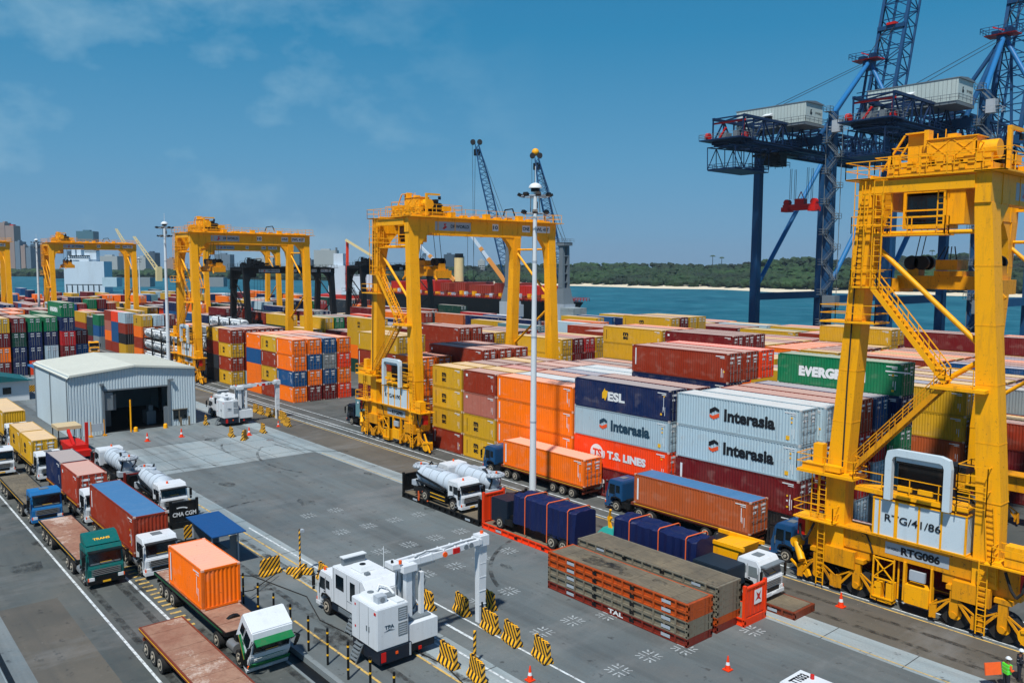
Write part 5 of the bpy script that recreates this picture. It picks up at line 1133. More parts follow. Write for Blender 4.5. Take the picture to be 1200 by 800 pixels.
def truck(label, x, y, paint, flip=False, L=None, x0=3.0, edge=DRUST, deck=DECK, group=None, ax=(1.5, 2.85, 4.2), hi=2.95, axles=(1.32, 4.2, 5.5), chL=6.3, grille=BLK, trim=None, twist=None):
    o = thing('container_truck', label, 'truck', (x, y, 0), PI if flip else 0, group)
    cab(o, paint, 0, grille, True, hi, True, trim); chassis(o, chL, axles)
    if L: trailer(o, x0, L, edge, deck, ax, twist=twist)
    return o
LN1, LN2, RL = -15.35, -18.95, -57.85
LG = 'trucks queuing in the left lanes'; RG_ = 'trucks under the yellow cranes'
truck('teal green cab truck with empty rust brown flatbed trailer', 61.7, LN1, PT, L=12.3, x0=2.9, group=LG, edge=BLK)
o = [q for q in COL.objects if q.get('label', '').startswith('teal green cab')][0]
mb = MB(); mb.prism([(.5, 2.96), (1.5, 3.55), (2.0, 3.6), (2.0, 2.96)], 'y', -1.15, 1.15); mb.build('roof_deflector', PT, o, bevel=.05); mb = MB(); put_text(mb, 'TRANS', (.88, .55, 3.21), RX, Vector((.5, 0, .30)).normalized(), 1.1, .2, 0, .03); mb.build('lettering', YCHIP, o)
t = truck('bright blue cab truck with empty grey flatbed trailer', 79.9, LN1, PB, L=12.6, x0=2.8, group=LG, deck=WOOD, edge=BLK)
truck('white cab truck in the nearer lane cut off by the left edge', 101.2, LN1, PW, L=12.3, group=LG, edge=BLK)
truck('white cab truck hauling the long rust container with blue roof', 61.0, LN2, PW, L=12.4, x0=2.3, group=LG, edge=DRUST)
truck('white cab truck hauling the navy and red short containers', 77.2, LN2, PW, L=12.4, x0=2.3, group=LG, edge=DRUST)
truck('white cab truck hauling the two short yellow containers', 96.0, LN2, PW, L=12.4, x0=2.4, group=LG, edge=BLK)
truck('white and dark cab truck hauling the yellow container at the left edge', 115.4, LN2-.5, PW, L=12.4, x0=2.4, group=LG, edge=BLK)
CT = 'containers loaded on trucks'; ZT = 1.385
container(63.3, LN2+1.22, ZT, 12.192, 2.75, 'rust red', 'long rust coloured container with worn blue roof on the white cab truck', 'marks', 'wall', group=CT, roofc=rgb(0, 62, 140))
container(79.6, LN2+1.22, ZT, 6.06, h8, rgb(170, 58, 34), 'short red container with pink roof behind the small white cab', 'small', group=CT)
container(85.9, LN2+1.22, ZT, 6.06, h8, 'navy blue', 'short navy container in front of the red one on the same trailer', None, group=CT)
container(98.5, LN2+1.22, ZT, 6.06, h8, 'mustard yellow', 'rear short yellow container with black logo, doors facing right', 'msc', group=CT)
container(104.7, LN2+1.22, ZT, 6.06, h8, 'mustard yellow', 'front short yellow container ahead of the one with visible doors', 'msc', group=CT)
container(117.9, LN2+.7, ZT, 12.192, h9, 'mustard yellow', 'yellow container at the left edge beyond the white and dark cab', 'strip', 'wall', group=CT)
# tilted-cab truck with orange box
o = thing('container_truck', 'white and green truck with its cab tilted forward and a green edged flatbed', 'truck', (43.0, LN2+.0, 0), 0, LG)
e = bpy.data.objects.new('cab', None); COL.objects.link(e); e.parent = o; e.location = (.55, 0, .75)
cc = cab(e, PW, -.75, GREEN, False, 2.95, False, WCHIP)
for ch in e.children: ch.location = Vector(ch.location)+Vector((-.55, 0, 0))
e.rotation_euler = (0, math.radians(-32), 0)
mb = MB(); mb.box(-.7, -.64, -1.2, 1.2, .05, .3); mb.build('green_stripe', GREEN, e)
mb = MB(); mb.beam((.2, 1.28, .9), (.9, 1.28, 2.1), .12, .05, 0); mb.beam((.3, 1.28, .85), (1.0, 1.28, 2.05), .06, .06, 1); mb.build('wind_deflector', [GREEN, YCHIP], o)
chassis(o, 6.0, (1.32, 4.4), 0); mb = MB(); mb.box(.9, 2.2, -.5, .5, .9, 1.5); mb.box(1.2, 1.9, -.9, .9, 1.1, 1.3); mb.cyl((1.0, .6, 1.3), (1.6, .9, 1.6), .16, 8); mb.box(.1, .9, .7, 1.3, .5, 1.2); mb.build('engine', [BLK], o)
trailer(o, 3.1, 12.7, BLK, DECK, (1.4, 2.5, 3.6), boards=10, twist=GREEN)
container(49.9, LN2+1.16, ZT, 6.06, h8, 'orange', 'short bright orange container with pink roof on the green edged flatbed', 'strip', 'wall', group=CT)
# rusty flatbed in the foreground
o = thing('flatbed_trailer', 'rusty brown empty flatbed trailer running out of the bottom edge', 'trailer', (37.6, -15.35, 0), 0); trailer(o, 0, 12.4, DRUST, DECK, (1.2, 2.4, 3.6), zt=1.42, twist=YCHIP)
truck('truck pulling the rusty flatbed, below the bottom edge of the photo', 34.8, -15.35, PW, edge=BLK) if False else None
# right lane
truck('blue cab truck carrying the long orange container beside the yellow stack', 70.9, RL, PBD, True, 12.3, 3.2, DRUST, group=RG_)
container(55.2, RL+1.22, ZT, 12.192, 2.7, 'orange', 'long orange container on the blue cab truck below the orange stack', 'strip', group=CT)
truck('blue cab truck carrying the long rust container with blue roof', 52.4, RL, PBD, True, 12.4, 3.2, DRUST, group=RG_)
container(36.7, RL+1.22, ZT, 12.192, 2.65, 'brown', 'long pale rust container with patchy blue roof below the white stack', 'strip', group=CT, roofc=rgb(10, 84, 165))
truck('blue cab truck emerging left of the nearest yellow crane wheels', 35.0, RL-.2, PBD, True, 12.3, 3.4, DRUST, group=RG_)
container(18.6, RL+1.1, ZT, 12.192, h8, 'maroon', 'dark red container seen behind the nearest crane wheels', None, group=CT)
o = truck('black cab truck under the middle yellow crane with teal load', 105.0, -60.0, PNV, True, 12.3, 3.2, BLK, group=RG_)
container(90.3, -58.8, ZT, 12.192, h8, 'teal grey', 'teal container on the black cab truck under the middle crane', 'small', group=CT)
o = thing('yard_truck', 'white and yellow far truck on the road beside the left container stacks', 'truck', (226, -55.5, 0), 0); cab(o, YEL, 0); chassis(o, 6, (1.3, 5)); mb = MB(); mb.box(2.3, 9, -1.2, 1.2, 1.1, 2.2); mb.box(2.2, 9.1, -1.25, 1.25, 2.2, 2.4, 1); mb.build('load_body', [YEL, LGR], o)
o = thing('yard_truck', 'red forklift truck with pale canopy between the yellow container and the shed', 'forklift', (104.5, -23.6, 0), 0)
mb = MB(); mb.box(0, 4.5, -1, 1, .6, 1.7); mb.box(-1.0, 0, -1.1, 1.1, .5, 1.2); mb.box(0.2, .5, -1.1, -.8, .6, 4.2); mb.build('body', RED, o); mb = MB(); mb.box(4, 7.2, -1.3, 1.3, 2.9, 3.3); mb.build('canopy', m_plain('tan_canopy', rgb(200, 180, 140), .8), o)
mb = MB(); [mb.beam((a, b, 1.5), (a, b, 2.9), .1, .1) for a in (4.1, 7.1) for b in (-1.2, 1.2)]; mb.beam((.4, .4, 1.6), (4, .2, 2.8), .3, .4, 1); mb.box(4.3, 7, -1.1, 1.1, .7, 1.5); mb.build('frame', [BLK, RED], o); [wheel(x, s*1.05, s, .6, .4, o) for x in (.8, 3.8) for s in (1, -1)]
# yard tractor roof in the foreground
o = thing('yard_truck', 'white yard tractor roof lettered TT033 at the bottom edge', 'truck', (17.6, -35.6, 0), 0)
mb = MB(); mb.box(0, 3.0, -.95, .95, .6, 3.0); mb.build('cab_body', PW, o, bevel=.06); mb = MB(); mb.box(-.02, .02, -.8, .8, 1.7, 2.7); mb.box(.4, 2.2, .93, .97, 1.7, 2.6); mb.build('window', GLS, o)
mb = MB(); put_text(mb, 'TT033', (2.25, .6, 3.012), (0, -1, 0), (1, 0, 0), 1.2, .5, 0, .04); mb.build('lettering', BCHIP, o); mb = MB(); mb.cyl((2.1, -.5, 3), (2.1, -.5, 3.2), .1, 10); mb.build('beacon', REDL, o); [wheel(x, s*.9, s, .5, .35, o) for x in (.8, 3.4) for s in (1, -1)]

# ------------------------------------------------------------------ flat racks and their loads
def rack(label, x, y, paint, z=0., up=(1, 1), txt=None, H=2.3, L=12.192, group=None, h=.5, flo=WOOD, name='flat_rack'):
    o = thing(name, label, 'flat rack', (x, y, z), 0, group)
    mb = MB()
    for s in (0, -CW+.12): mb.box(0, L, s-.12, s, .0, .07); mb.box(0, L, s-.12, s, h-.08, h); mb.box(0, L, (s-.16 if s == 0 else s+.22), (s-.10 if s == 0 else s+.28), .05, h-.05)
    n = 14
    for i in range(n+1): xx = i*(L-.12)/n; mb.box(xx, xx+.12, -.13, .012, .05, h-.05); mb.box(xx, xx+.12, -CW-.012, -CW+.13, .05, h-.05)
    for xx in (0, L-.18): mb.box(xx, xx+.18, -CW, 0, 0, h)
    for xx in (-.01, L-.17):
        for yy in (.012, -CW+.168): mb.box(xx, xx+.18, yy-.18, yy, -.002, .14); mb.box(xx, xx+.18, yy-.18, yy, h-.14, h+.01)
    mb.build('base_frame', paint, o)
    mb = MB(); [mb.box(xx, xx+.38, .012, .018, .12, h-.16, 0) for xx in (4.2, 7.5)]; [mb.box(xx, xx+.7, .0, .016, .14, h-.18, 1) for xx in (1.3, 9.6)]; mb.build('fork_pocket', [BLK, LGR], o)
    me = MB(); me.box(0, (L-.4)/10-.015, -CW+.14, -.14, 0, .04); me = me.mesh('plank', flo)
    for i in range(10): link('plank', me, o, (.2+i*(L-.4)/10, 0, h-.035+random.uniform(0, .01)))
    for e, xx in ((0, .0), (1, L-.2)):
        if not up[e]: continue
        mb = MB(); mb.box(xx, xx+.2, -.2, 0, h, H+.15); mb.box(xx, xx+.2, -CW, -CW+.2, h, H+.15); mb.box(xx+.05, xx+.15, -CW+.2, -.2, h+.1, H-.08); mb.box(xx, xx+.2, -CW+.2, -.2, H-.12, H)
        for k in range(5): mb.box(xx+.02, xx+.18, -CW+.4+k*.42, -CW+.46+k*.42, h+.1, H-.1)
        w = mb.build('end_wall', paint, o)
        if txt and not e:
            mb = MB(); put_text(mb, txt, (-.02, -.22, h+.55), RX, UP, 2.0, .38, 0, .03); mb.add([(-.02, -.9-.7*math.cos(a), h+1.1+.28*math.sin(a)) for a in (.5, .9, 1.3, 1.7, 2.1)]+[(-.02, -.9-.6*math.cos(a), h+1.02+.26*math.sin(a)) for a in (2.1, 1.7, 1.3, .9, .5)], [tuple(range(10))]); mb.build('lettering', WCHIP, w)
    return o
FG = 'flat racks with cargo'
rack('black flat rack with white lettered end wall beside the blue roofed hut', 71.6, -23.0, BLK, up=(1, 1), txt='CMA CGM', group=FG)
rack('red brown flat rack carrying the tanker truck nearest the shed', 84.4, -22.9, m_paint('maroon_rack', rgb(120, 34, 26), .3), group=FG)
rack('black flat rack carrying the white tanker truck in the middle of the yard', 55.6, -44.0, BLK, group=FG)
rack('black flat rack behind, carrying the reel tanker truck', 55.6, -47.2, BLK, group=FG)
rack('orange red flat rack carrying the navy covered truck beside the lamp mast', 43.0, -44.0, ORG, up=(0, 1), H=3.0, group=FG)
rk = rack('orange red flat rack with tall end wall behind the rusty rack stacks', 28.9, -44.9+.6, ORG, up=(1, 0), H=2.5, group=FG)
mb = MB(); put_poly(mb, [(0, 0), (.85, 0), (.85, .95), (0, .95)], (-.012, -1.0, 1.25), RX, UP, 0); put_poly(mb, [(.1, .2), (.35, .45), (.2, .8), (.5, .6), (.75, .8), (.6, .4), (.8, .15), (.45, .3)], (-.016, -1.0, 1.25), RX, UP, 1); mb.build('emblem', [WCHIP, REDL], rk)
rack('brown flat rack behind with worn timber floor under the white cab', 27.4, -47.7, DRUST, up=(0, 0), group=FG)
GRK = m_paint('weathered_grey_rack', rgb(122, 116, 100), 1.0, dirt=(.09, .04, .02, 1)); RRK = m_paint('rusty_orange_rack', rgb(178, 76, 24), 1.0, dirt=(.06, .02, .01, 1)); MRK = m_paint('maroon_rust_rack', rgb(120, 40, 28), .6)
SG = 'empty folded flat racks in two stacks'
for i, (m_, l) in enumerate(((MRK, 'maroon flat rack at the bottom of the front stack'), (GRK, 'lower grey flat rack in the front stack'), (GRK, 'upper grey flat rack in the front stack'), (RRK, 'lower rusty orange flat rack in the front stack'), (RRK, 'top rusty orange flat rack of the front stack with oil stains'))):
    rk = rack(l, 29.45, -39.2, m_, .02+i*.53, (0, 0), group=SG, h=.52, name='folded_flat_rack')
    if i == 0: mb = MB(); put_text(mb, 'TAL', (6.4, .02, .12), RY, UP, 1.3, .3, 0, .04); mb.build('lettering', WCHIP, rk)
for i, (m_, l) in enumerate(((MRK, 'maroon flat rack at the bottom of the rear stack'), (RRK, 'rusty orange flat rack second in the rear stack'), (GRK, 'third grey flat rack up the rear stack'), (GRK, 'fourth grey flat rack up the rear stack'), (GRK, 'grey flat rack just below the top of the rear stack'), (GRK, 'top grey flat rack of the rear stack'))):
    rack(l, 29.5, -42.2, m_, .02+i*.49, (0, 0), group=SG, h=.48, name='folded_flat_rack')

mb = MB(); [mb.add([(cx+r*rr*1.6*math.cos(a), cy+r*math.sin(a)*.8, .001*k) for a in (2*PI*i/14 for i in range(14)) for rr in (random.uniform(.7, 1.25),)], [tuple(range(14))]) for k, (cx, cy, r) in enumerate(((38.2, -40.4, .9), (36.6, -40.6, .6), (35.2, -40.1, .4), (33, -40.8, .35)))]; tag(mb.build('oil_stain', STAIN, None, (0, 0, 2.672)), kind='structure')
def vac(label, x, y, z=.5, flip=False, group='white tanker trucks loaded on flat racks'):
    o = thing('tanker_truck', label, 'tanker truck', (x, y, z), PI if flip else 0, group)
    cab(o, PW, 0, BLK, True, 2.75, False); chassis(o, 7.6, (1.32, 5.6), 0, False)
    mb = MB(); mb.cyl((2.7, 0, 2.05), (7.3, 0, 2.05), .92, 22); mb.cyl((2.3, 0, 2.05), (2.7, 0, 2.05), .45, 22, 0, .92); mb.sphere((7.3, 0, 2.05), .9, 16, 6, 0, .9)
    for xx in (3.1, 4.2, 5.4, 6.6): mb.cyl((xx, 0, 2.05), (xx+.08, 0, 2.05), .96, 22, 1)
    mb.cyl((5.9, 0, 2.8), (5.9, 0, 3.15), .35, 12, 0); mb.box(4.2, 6.8, -.35, .35, 2.9, 2.98, 1); mb.build('tank', [TANKW, LGR], o)
    mb = MB(); mb.pipe([(2.6, 1.0, 1.6), (4, 1.05, 1.9), (6.5, 1.05, 2.2), (7.6, .8, 2.3), (8.1, .3, 1.9)], .11, 8); mb.pipe([(2.9, .95, 1.3), (5, 1.1, 1.5), (7.4, 1.0, 1.6)], .09, 8); mb.pipe([(7.6, -.7, 1.0), (8.1, -.6, 2.4), (7.0, -.5, 3.2), (6.2, -.2, 3.0)], .08, 8); mb.build('suction_hose', BLK, o)
    mb = MB(); mb.box(2.4, 7.6, 1.02, 1.2, .55, 1.05, 0); mb.box(2.4, 7.6, -1.2, -1.02, .55, 1.05, 0); mb.box(2.5, 4.8, 1.2, 1.22, .60, .66, 1); mb.box(2.5, 4.8, 1.2, 1.22, .95, 1.01, 1); mb.build('side_locker', [BLK, YCHIP], o)
    mb = MB(); R = .8; P = [(7.9+.9*0+R*math.cos(2*PI*i/16)*.8, R*math.sin(2*PI*i/16), 2.75) for i in range(17)]; mb.pipe(P, .17, 8); mb.pipe([(a[0], a[1]*.75, a[2]+.14) for a in P], .12, 8); mb.box(7.3, 8.5, -.1, .1, 2.6, 2.7); mb.cyl((7.9, 0, 1.0), (7.9, 0, 2.7), .2, 8); mb.box(7.4, 8.2, -1, 1, 1.0, 1.5); mb.build('hose_reel', LGR, o)
    mb = MB(); mb.cyl((.9, .3, 2.75), (.9, .3, 2.95), .09, 10); mb.cyl((7.9, .1, 2.9), (7.9, .1, 3.1), .1, 10); mb.build('beacon', AMB, o)
    return o
vac('white tanker truck with round hose reel nearest the shed, facing left', 95.0, -24.1, flip=True)
vac('white tanker truck on the black rack behind the blue roofed hut', 74.0, -24.2)
vac('white tanker truck in mid yard with its windscreen facing right', 58.2, -45.2)
vac('white tanker truck behind it with its hose reel at the right end', 66.6, -48.4, flip=True)
o = thing('lashing_strap', 'orange lashing straps beside the mid yard tanker wheels', 'strap', (64, -44.1, .5)); mb = MB(); mb.beam((-.6, .1, 0), (.3, .1, .8), .1, .1); mb.beam((.9, .1, -.2), (.9, .1, .7), .16, .1); mb.build('strap', STRAP, o)
# navy covered loads
def covered(label, x0, x1, y, z0, z1, seed):
    rnd = random.Random(seed); o = thing('covered_load', label, 'covered load', (x0, y, 0), 0, 'loads under navy tarpaulin'); L = x1-x0; mb = MB(); n = 22; P = []; w = 2.3
    sec = [(-w, z0), (-w+.02, z0+(z1-z0)*.5), (-w+.05, z1-.12), (-w+.2, z1), (-w*.72, z1+.07), (-w*.5, z1-.02), (-w*.28, z1+.07), (-.2, z1), (-.03, z1-.12), (0, z0+(z1-z0)*.5), (.03, z0)]
    for i in range(n+1):
        a = L*i/n
        for (yy, zz) in sec: P.append((a+rnd.uniform(-.03, .03), yy+(.07*(i % 2)-.03)+rnd.uniform(-.06, .06), zz+rnd.uniform(-.08, .03)-(.10*abs(math.sin(i*1.1)) if zz > z1-.05 else 0)))
    m = len(sec); mb.add(P, [(i*m+j, (i+1)*m+j, (i+1)*m+j+1, i*m+j+1) for i in range(n) for j in range(m-1)]+[tuple(range(m)), tuple(range(n*m+m-1, n*m-1, -1))]); c = mb.build('tarpaulin', TARP, o)
    for f in (.10, .42, .78):
        xx = L*f; mb = MB(); mb.pipe([(xx, .1, z0-.6), (xx, .09, z1), (xx+.05, -.15, z1+.1), (xx-.05, -w+.15, z1+.1), (xx, -w-.1, z1-.05), (xx, -w-.1, z0-.6)], .05, 4); mb.build('strap', STRAP, o)
    return o
covered('tall navy covered load with orange straps beside the lamp mast', 43.9, 51.2, -44.1, 1.45, 3.9, 3)
covered('long navy covered load with orange straps behind the grey rack stack', 34.3, 42.0, -46.3, 1.0, 3.75, 5)
o = thing('covered_truck', 'dark covered truck chassis under the tall navy load on the orange rack', 'truck', (54.2, -45.25, .5), PI); chassis(o, 10.4, (1.3, 7.8, 9.1), 0); mb = MB(); mb.box(.1, 2.3, -1.15, 1.15, .5, 2.5); mb.build('wrapped_cab', PNV, o, bevel=.06)
o = thing('covered_truck', 'white cab wrapped in film on a flat rack at the right of the stacks', 'truck', (29.6, -48.6, .5), 0); cab(o, PW, 0, GRY, False, 2.75, True, None, m_plain('plastic_film', rgb(120, 130, 132), .3)); chassis(o, 5.6, (1.3, 4.4), 0, False)
mb = MB(); mb.box(2.3, 4.6, -1.15, 1.15, .9, 1.5, 0); mb.prism([(2.9, 1.5), (5.2, 1.5), (5.9, 2.6), (2.5, 2.9)], 'y', -2.2, .2, 1); mb.box(2.2, 6.0, -2.35, -2.15, 2.7, 2.95, 1); mb.box(2.2, 6.0, .1, .3, 2.7, 2.95, 1); mb.box(2.6, 5.8, -2.1, .05, 2.62, 2.68, 0); mb.build('tipper_body', [BLK, YEL], o)
mb = MB(); mb.box(0, 2.8, -2.2, 0, 1.3, 2.7); tag(mb.build('wrapped_crate', m_plain('dark_tarp', rgb(20, 36, 50), .6), None, (31.0, -45.3, .2), bevel=.05), 'low dark blue covered box beside the white wrapped cab', 'covered load')
o = thing('loader_machine', 'small yellow hydraulic arm standing on a teal base near the rear rack stack', 'machine', (46.0, -50.4, 0)); mb = MB(); mb.beam((0, 0, .3), (.15, 0, 1.8), .2, .2); mb.beam((.15, 0, 1.8), (-.15, .2, 2.6), .16, .16); mb.beam((-.4, 0, .4), (.1, 0, 1.5), .12, .12); mb.cyl((.1, -.12, 1.8), (.1, .12, 1.8), .2, 10); mb.build('arm', YEL, o); mb = MB(); mb.frus((0, 0, 0), (1.2, 1.0), (0, 0, 1.0), (.5, .4)); mb.build('base', m_plain('teal_cover', rgb(30, 150, 140), .6), o)

# ------------------------------------------------------------------ scanner trucks
def scanner(label, x, y, group='white scanner trucks with portal arms'):
    o = thing('scanner_truck', label, 'scanner truck', (x, y, 0), 0, group); f = bpy.data.objects.new('cab', None); COL.objects.link(f); f.parent = o; f.location = (10.2, 0, 0); f.rotation_euler = (0, 0, PI); cab(f, PW, 0, BLK, False, 2.8, False)
    mb = MB(); mb.box(2.6, 8.4, -1.1, 1.1, .55, 1.08); mb.box(3.6, 7.4, 1.1, 1.16, .7, 1.0, 1); mb.build('chassis', [PNV, GRY], o)
    mb = MB(); mb.box(-.1, 2.85, .55, 2.7, .42, 1.18); mb.box(.3, 2.4, -1.3, .5, .4, .95); mb.build('skirt', PNV, o)
    for xx in (3.2, 4.5, 8.9):
        for q in (1, -1): wheel(xx, q*1.0, q, .52, .4, o)
    mb = MB(); mb.prism([(3.7, 1.1), (8.1, 1.1), (8.1, 3.5), (4.3, 3.55), (3.7, 3.0)], 'y', -1.2, 1.2); a = mb.build('operator_room', PW, o, bevel=.05)
    mb = MB(); mb.box(6.6, 7.6, 1.19, 1.215, 2.2, 3.1, 0); mb.box(5.2, 5.8, 1.19, 1.215, 1.9, 3.1, 0); mb.build('window', GLS, a)
    mb = MB(); [mb.box(c, c+.03, 1.2, 1.212, 1.2, 3.4) for c in (4.6, 6.2, 7.85)]; mb.box(4.6, 6.2, 1.2, 1.212, 1.75, 1.78); mb.box(5.0, 5.06, 1.2, 1.25, 1.9, 2.2); mb.build('panel_seam', GRY, a)
    mb = MB(); mb.frus((6.3, 0, 3.55), (.65, .5), (6.3, 0, 3.82), (.5, .4), 0); mb.cyl((6.3, 0, 3.82), (6.3, 0, 3.86), .2, 12, 1); mb.box(7.5, 7.8, -.9, .7, 3.52, 4.0, 2); mb.box(7.4, 7.9, -.95, .75, 4.0, 4.06, 0); mb.box(5.0, 5.3, .2, .5, 3.55, 3.7, 2); mb.build('air_conditioner', [WHT, BLK, GRY], a)
    mb = MB(); mb.cyl((5.4, -1.0, 3.5), (5.4, -1.0, 5.0), .025, 6); mb.cyl((9.4, 1.0, 2.8), (9.4, 1.0, 3.0), .09, 8, 1); mb.build('aerial', [WHT, AMB], a)
    mb = MB(); mb.box(0, 2.8, .7, 2.8, 1.2, 3.6); b = mb.build('equipment_box', PW, o, bevel=.04)
    mb = MB()
    for z in (1.75, 2.65):
        for i in range(5): mb.box(-.03, 0, .85, 1.35, z+.05+i*.13, z+.12+i*.13, 0)
        mb.box(-.02, -.0, .80, 1.40, z, z+.74, 1)
    put_text(mb, 'TPA', (-.015, 2.3, 2.35), RX, UP, .62, .22, 2, .03); put_poly(mb, [(0, .2), (.4, .32), (.8, .2), (.4, .25)], (-.015, 2.4, 2.0), RX, UP, 2)
    for zz in (1.9, 3.2): mb.box(2.3, 2.42, 2.8, 2.82, zz, zz+.12, 3)
    for c in (.9, 1.9): mb.box(c, c+.02, 2.8, 2.812, 1.3, 3.5, 1)
    for c in (.8, 1.05): mb.box(c, c+.06, 2.8, 2.85, 2.1, 2.4, 1)
    mb.box(.1, .3, 2.8, 2.82, 3.25, 3.4, 3); mb.build('vent_grille', [LGR, GRY, NCHIP, REDL], b)
    mb = MB(); mb.frus((1.9, 2.0, 3.6), (.65, .45), (1.9, 2.0, 3.84), (.5, .35), 0); mb.cyl((2.0, 2.0, 3.84), (2.0, 2.0, 3.88), .2, 12, 1); mb.box(.7, 1.2, 1.7, 2.3, 3.6, 4.0, 2); mb.cyl((.66, 2.0, 3.8), (.7, 2.0, 3.8), .15, 12, 1); mb.pipe([(2.3, 1.4, 3.65), (2.7, 1.0, 3.85), (2.0, .8, 3.85), (1.2, .9, 3.7)], .08, 6, 0); mb.box(.1, .9, .9, 1.4, 3.6, 3.7, 0); mb.box(1.1, 1.7, .9, 1.4, 3.6, 3.68, 1); mb.build('roof_equipment', [WHT, GRY, LGR], b)
    for px, py in ((1.6, 2.75), (4.9, 1.2)):
        mb = MB()
        for i in range(5): mb.box(px, px+.7, py+i*.08, py+.2+i*.08, 1.0-i*.2, 1.04-i*.2)
        for q in (px, px+.7): mb.beam((q, py, 1.1), (q, py+.5, .1), .06, .06)
        mb.build('steps', GRY, o)
    mb = MB(); mb.box(-.14, -.1, 2.3, 2.6, .55, 1.1, 0); mb.box(-.14, -.1, -.1, .1, .6, .8, 0); mb.box(-.14, -.1, 1.5, 1.65, .8, .95, 1); mb.box(-.13, -.1, .62, .72, .45, 1.18, 2); mb.build('tail_light', [REDL, AMB, LGR], o)
    mb = MB(); mb.box(.1, 2.3, -1.4, .62, .95, 2.1, 0); mb.box(.5, 2.0, -1.2, .4, 2.1, 2.2, 1); mb.build('lower_box', [PW, GRY], o)
    mb = MB(); mb.box(.9, 1.25, -.15, .25, 2.1, 5.0); mb.box(1.6, 1.95, -.15, .35, 2.1, 5.1); mb.cyl((1.45, -.6, 2.1), (1.45, -.6, 4.9), .13, 10); mb.box(.85, 1.1, -.95, -.7, 2.1, 4.7); mb.beam((1.9, .2, 2.3), (1.2, -.8, 4.9), .1, .1); mb.beam((1.0, -.9, 2.4), (1.8, .2, 4.6), .07, .07); mb.box(.7, 2.1, -.4, .55, 4.95, 5.35); mb.box(1.0, 1.9, .5, 1.1, 5.2, 5.5); tw = mb.build('turret', PW, o)
    mb = MB(); mb.box(1.3, 1.55, -.4, .2, 2.15, 4.7); mb.pipe([(1.2, -.9, 4.8), (.9, -1.1, 4.2), (1.1, -.9, 3.2), (1.3, -.5, 2.4)], .05); mb.pipe([(1.7, .3, 4.9), (1.6, .5, 3.9), (1.7, .3, 2.6)], .05); mb.build('hydraulics', GRY, tw)
    mb = MB(); mb.prism([(-.1, 5.02), (-5.6, 5.28), (-5.6, 5.6), (-.1, 5.42)], 'x', 1.15, 1.5); mb.prism([(.3, 5.25), (-5.5, 5.45), (-5.5, 5.58), (.3, 5.45)], 'x', 1.7, 1.9); mb.box(1.09, 1.15, -3.8, -3.3, 5.14, 5.48, 1); mb.cyl((1.15, -4.3, 5.38), (1.09, -4.3, 5.38), .16, 10, 2); mb.cyl((1.15, -4.7, 5.4), (1.09, -4.7, 5.4), .16, 10, 2); mb.cyl((1.15, -2.7, 5.26), (1.09, -2.7, 5.26), .17, 10, 3); mb.prism([(-.6, 4.92), (-1.9, 5.0), (-1.9, 5.12), (-.6, 5.12)], 'x', 1.05, 1.3, 2); mb.pipe([(1.3, -.6, 5.5), (1.4, -1.5, 5.65), (1.3, -2.6, 5.5), (1.4, -4, 5.65), (1.4, -5.3, 5.6)], .04, 5, 2)
    for k in range(6): mb.box(1.14, 1.92, -.9-k*.9, -.82-k*.9, 5.04+k*.04, 5.5+k*.03)
    mb.build('portal_arm', [PW, REDL, GRY, AMB], o)
    mb = MB(); mb.frus((1.6, -5.8, .02), (.20, .24), (1.6, -5.85, 5.8), (.24, .32)); mb.box(1.2, 2.0, -6.2, -5.5, 5.1, 5.75); [mb.box(1.36, 1.42, -6.1, -5.55, z, z+.05) for z in (1.2, 2.1, 3.0, 3.9, 4.6)]; lg = mb.build('portal_leg', PW, o)
    mb = MB(); mb.cyl((1.6, -5.9, 5.75), (1.6, -5.9, 5.95), .11, 10, 0); mb.box(1.3, 1.37, -5.8, -5.7, .1, 1.4, 1); mb.cyl((1.0, .6, 5.5), (1.0, .6, 5.68), .1, 8, 0); mb.cyl((1.4, .9, 5.5), (1.4, .9, 5.65), .08, 8, 1); mb.build('beacon', [AMB, BLK], lg)
    return o
scanner('large white scanner truck with rear box and portal arm in the foreground', 38.7, -26.2)
scanner('far white scanner truck with portal arm in front of the orange stacks', 112.9, -46.8)

# ------------------------------------------------------------------ gate hut
o = thing('gate_hut', 'small open hut with flat bright blue roof behind the orange container truck', 'hut', (62.3, -23.5, -.22))
mb = MB(); mb.prism([(-2.6, 2.75), (2.9, 3.0), (2.9, 3.08), (-2.6, 2.83)], 'y', -1.25, 1.35); mb.build('roof', m_paint('hut_roof', rgb(20, 74, 128), .08, .6), o)
mb = MB(); [mb.beam((a, b, 0), (a, b, 2.8), .1, .1) for a in (-1.6, 2.4) for b in (-1.0, 1.0)]; mb.build('post', LGR, o)
mb = MB(); mb.box(-1.5, -1.45, -.95, .95, 0, 1.3); mb.box(2.35, 2.4, -.95, .95, 0, 2.6); mb.box(-1.5, 2.4, .95, 1.0, 0, 1.1); mb.box(-1.5, -1.45, -.95, -.4, 1.3, 2.3); mb.build('wall', GRY, o); mb = MB(); mb.box(-.5, 1.5, -.7, .5, .1, .95); mb.box(-1.2, -.8, 0, .5, .1, 1.1); mb.build('desk', BLK, o)
mb = MB(); mb.box(-.06, .06, 0, 1.9, 0.02, 1.3); tag(mb.build('hazard_board', BLK, None, (64.3, -22.6, .0)), 'dark blue low board beside the hut with blue roof', 'board')
mb = MB(); mb.box(-.06, .06, -.45, .75, .9, 1.9); mb.box(-.05, .05, -.4, -.3, 0, .9); mb.box(-.05, .05, .6, .7, 0, .9); tag(mb.build('hazard_board', STRIPE, None, (66.0, -23.0, .0)), 'yellow and black striped board standing behind the blue roof hut', 'board')

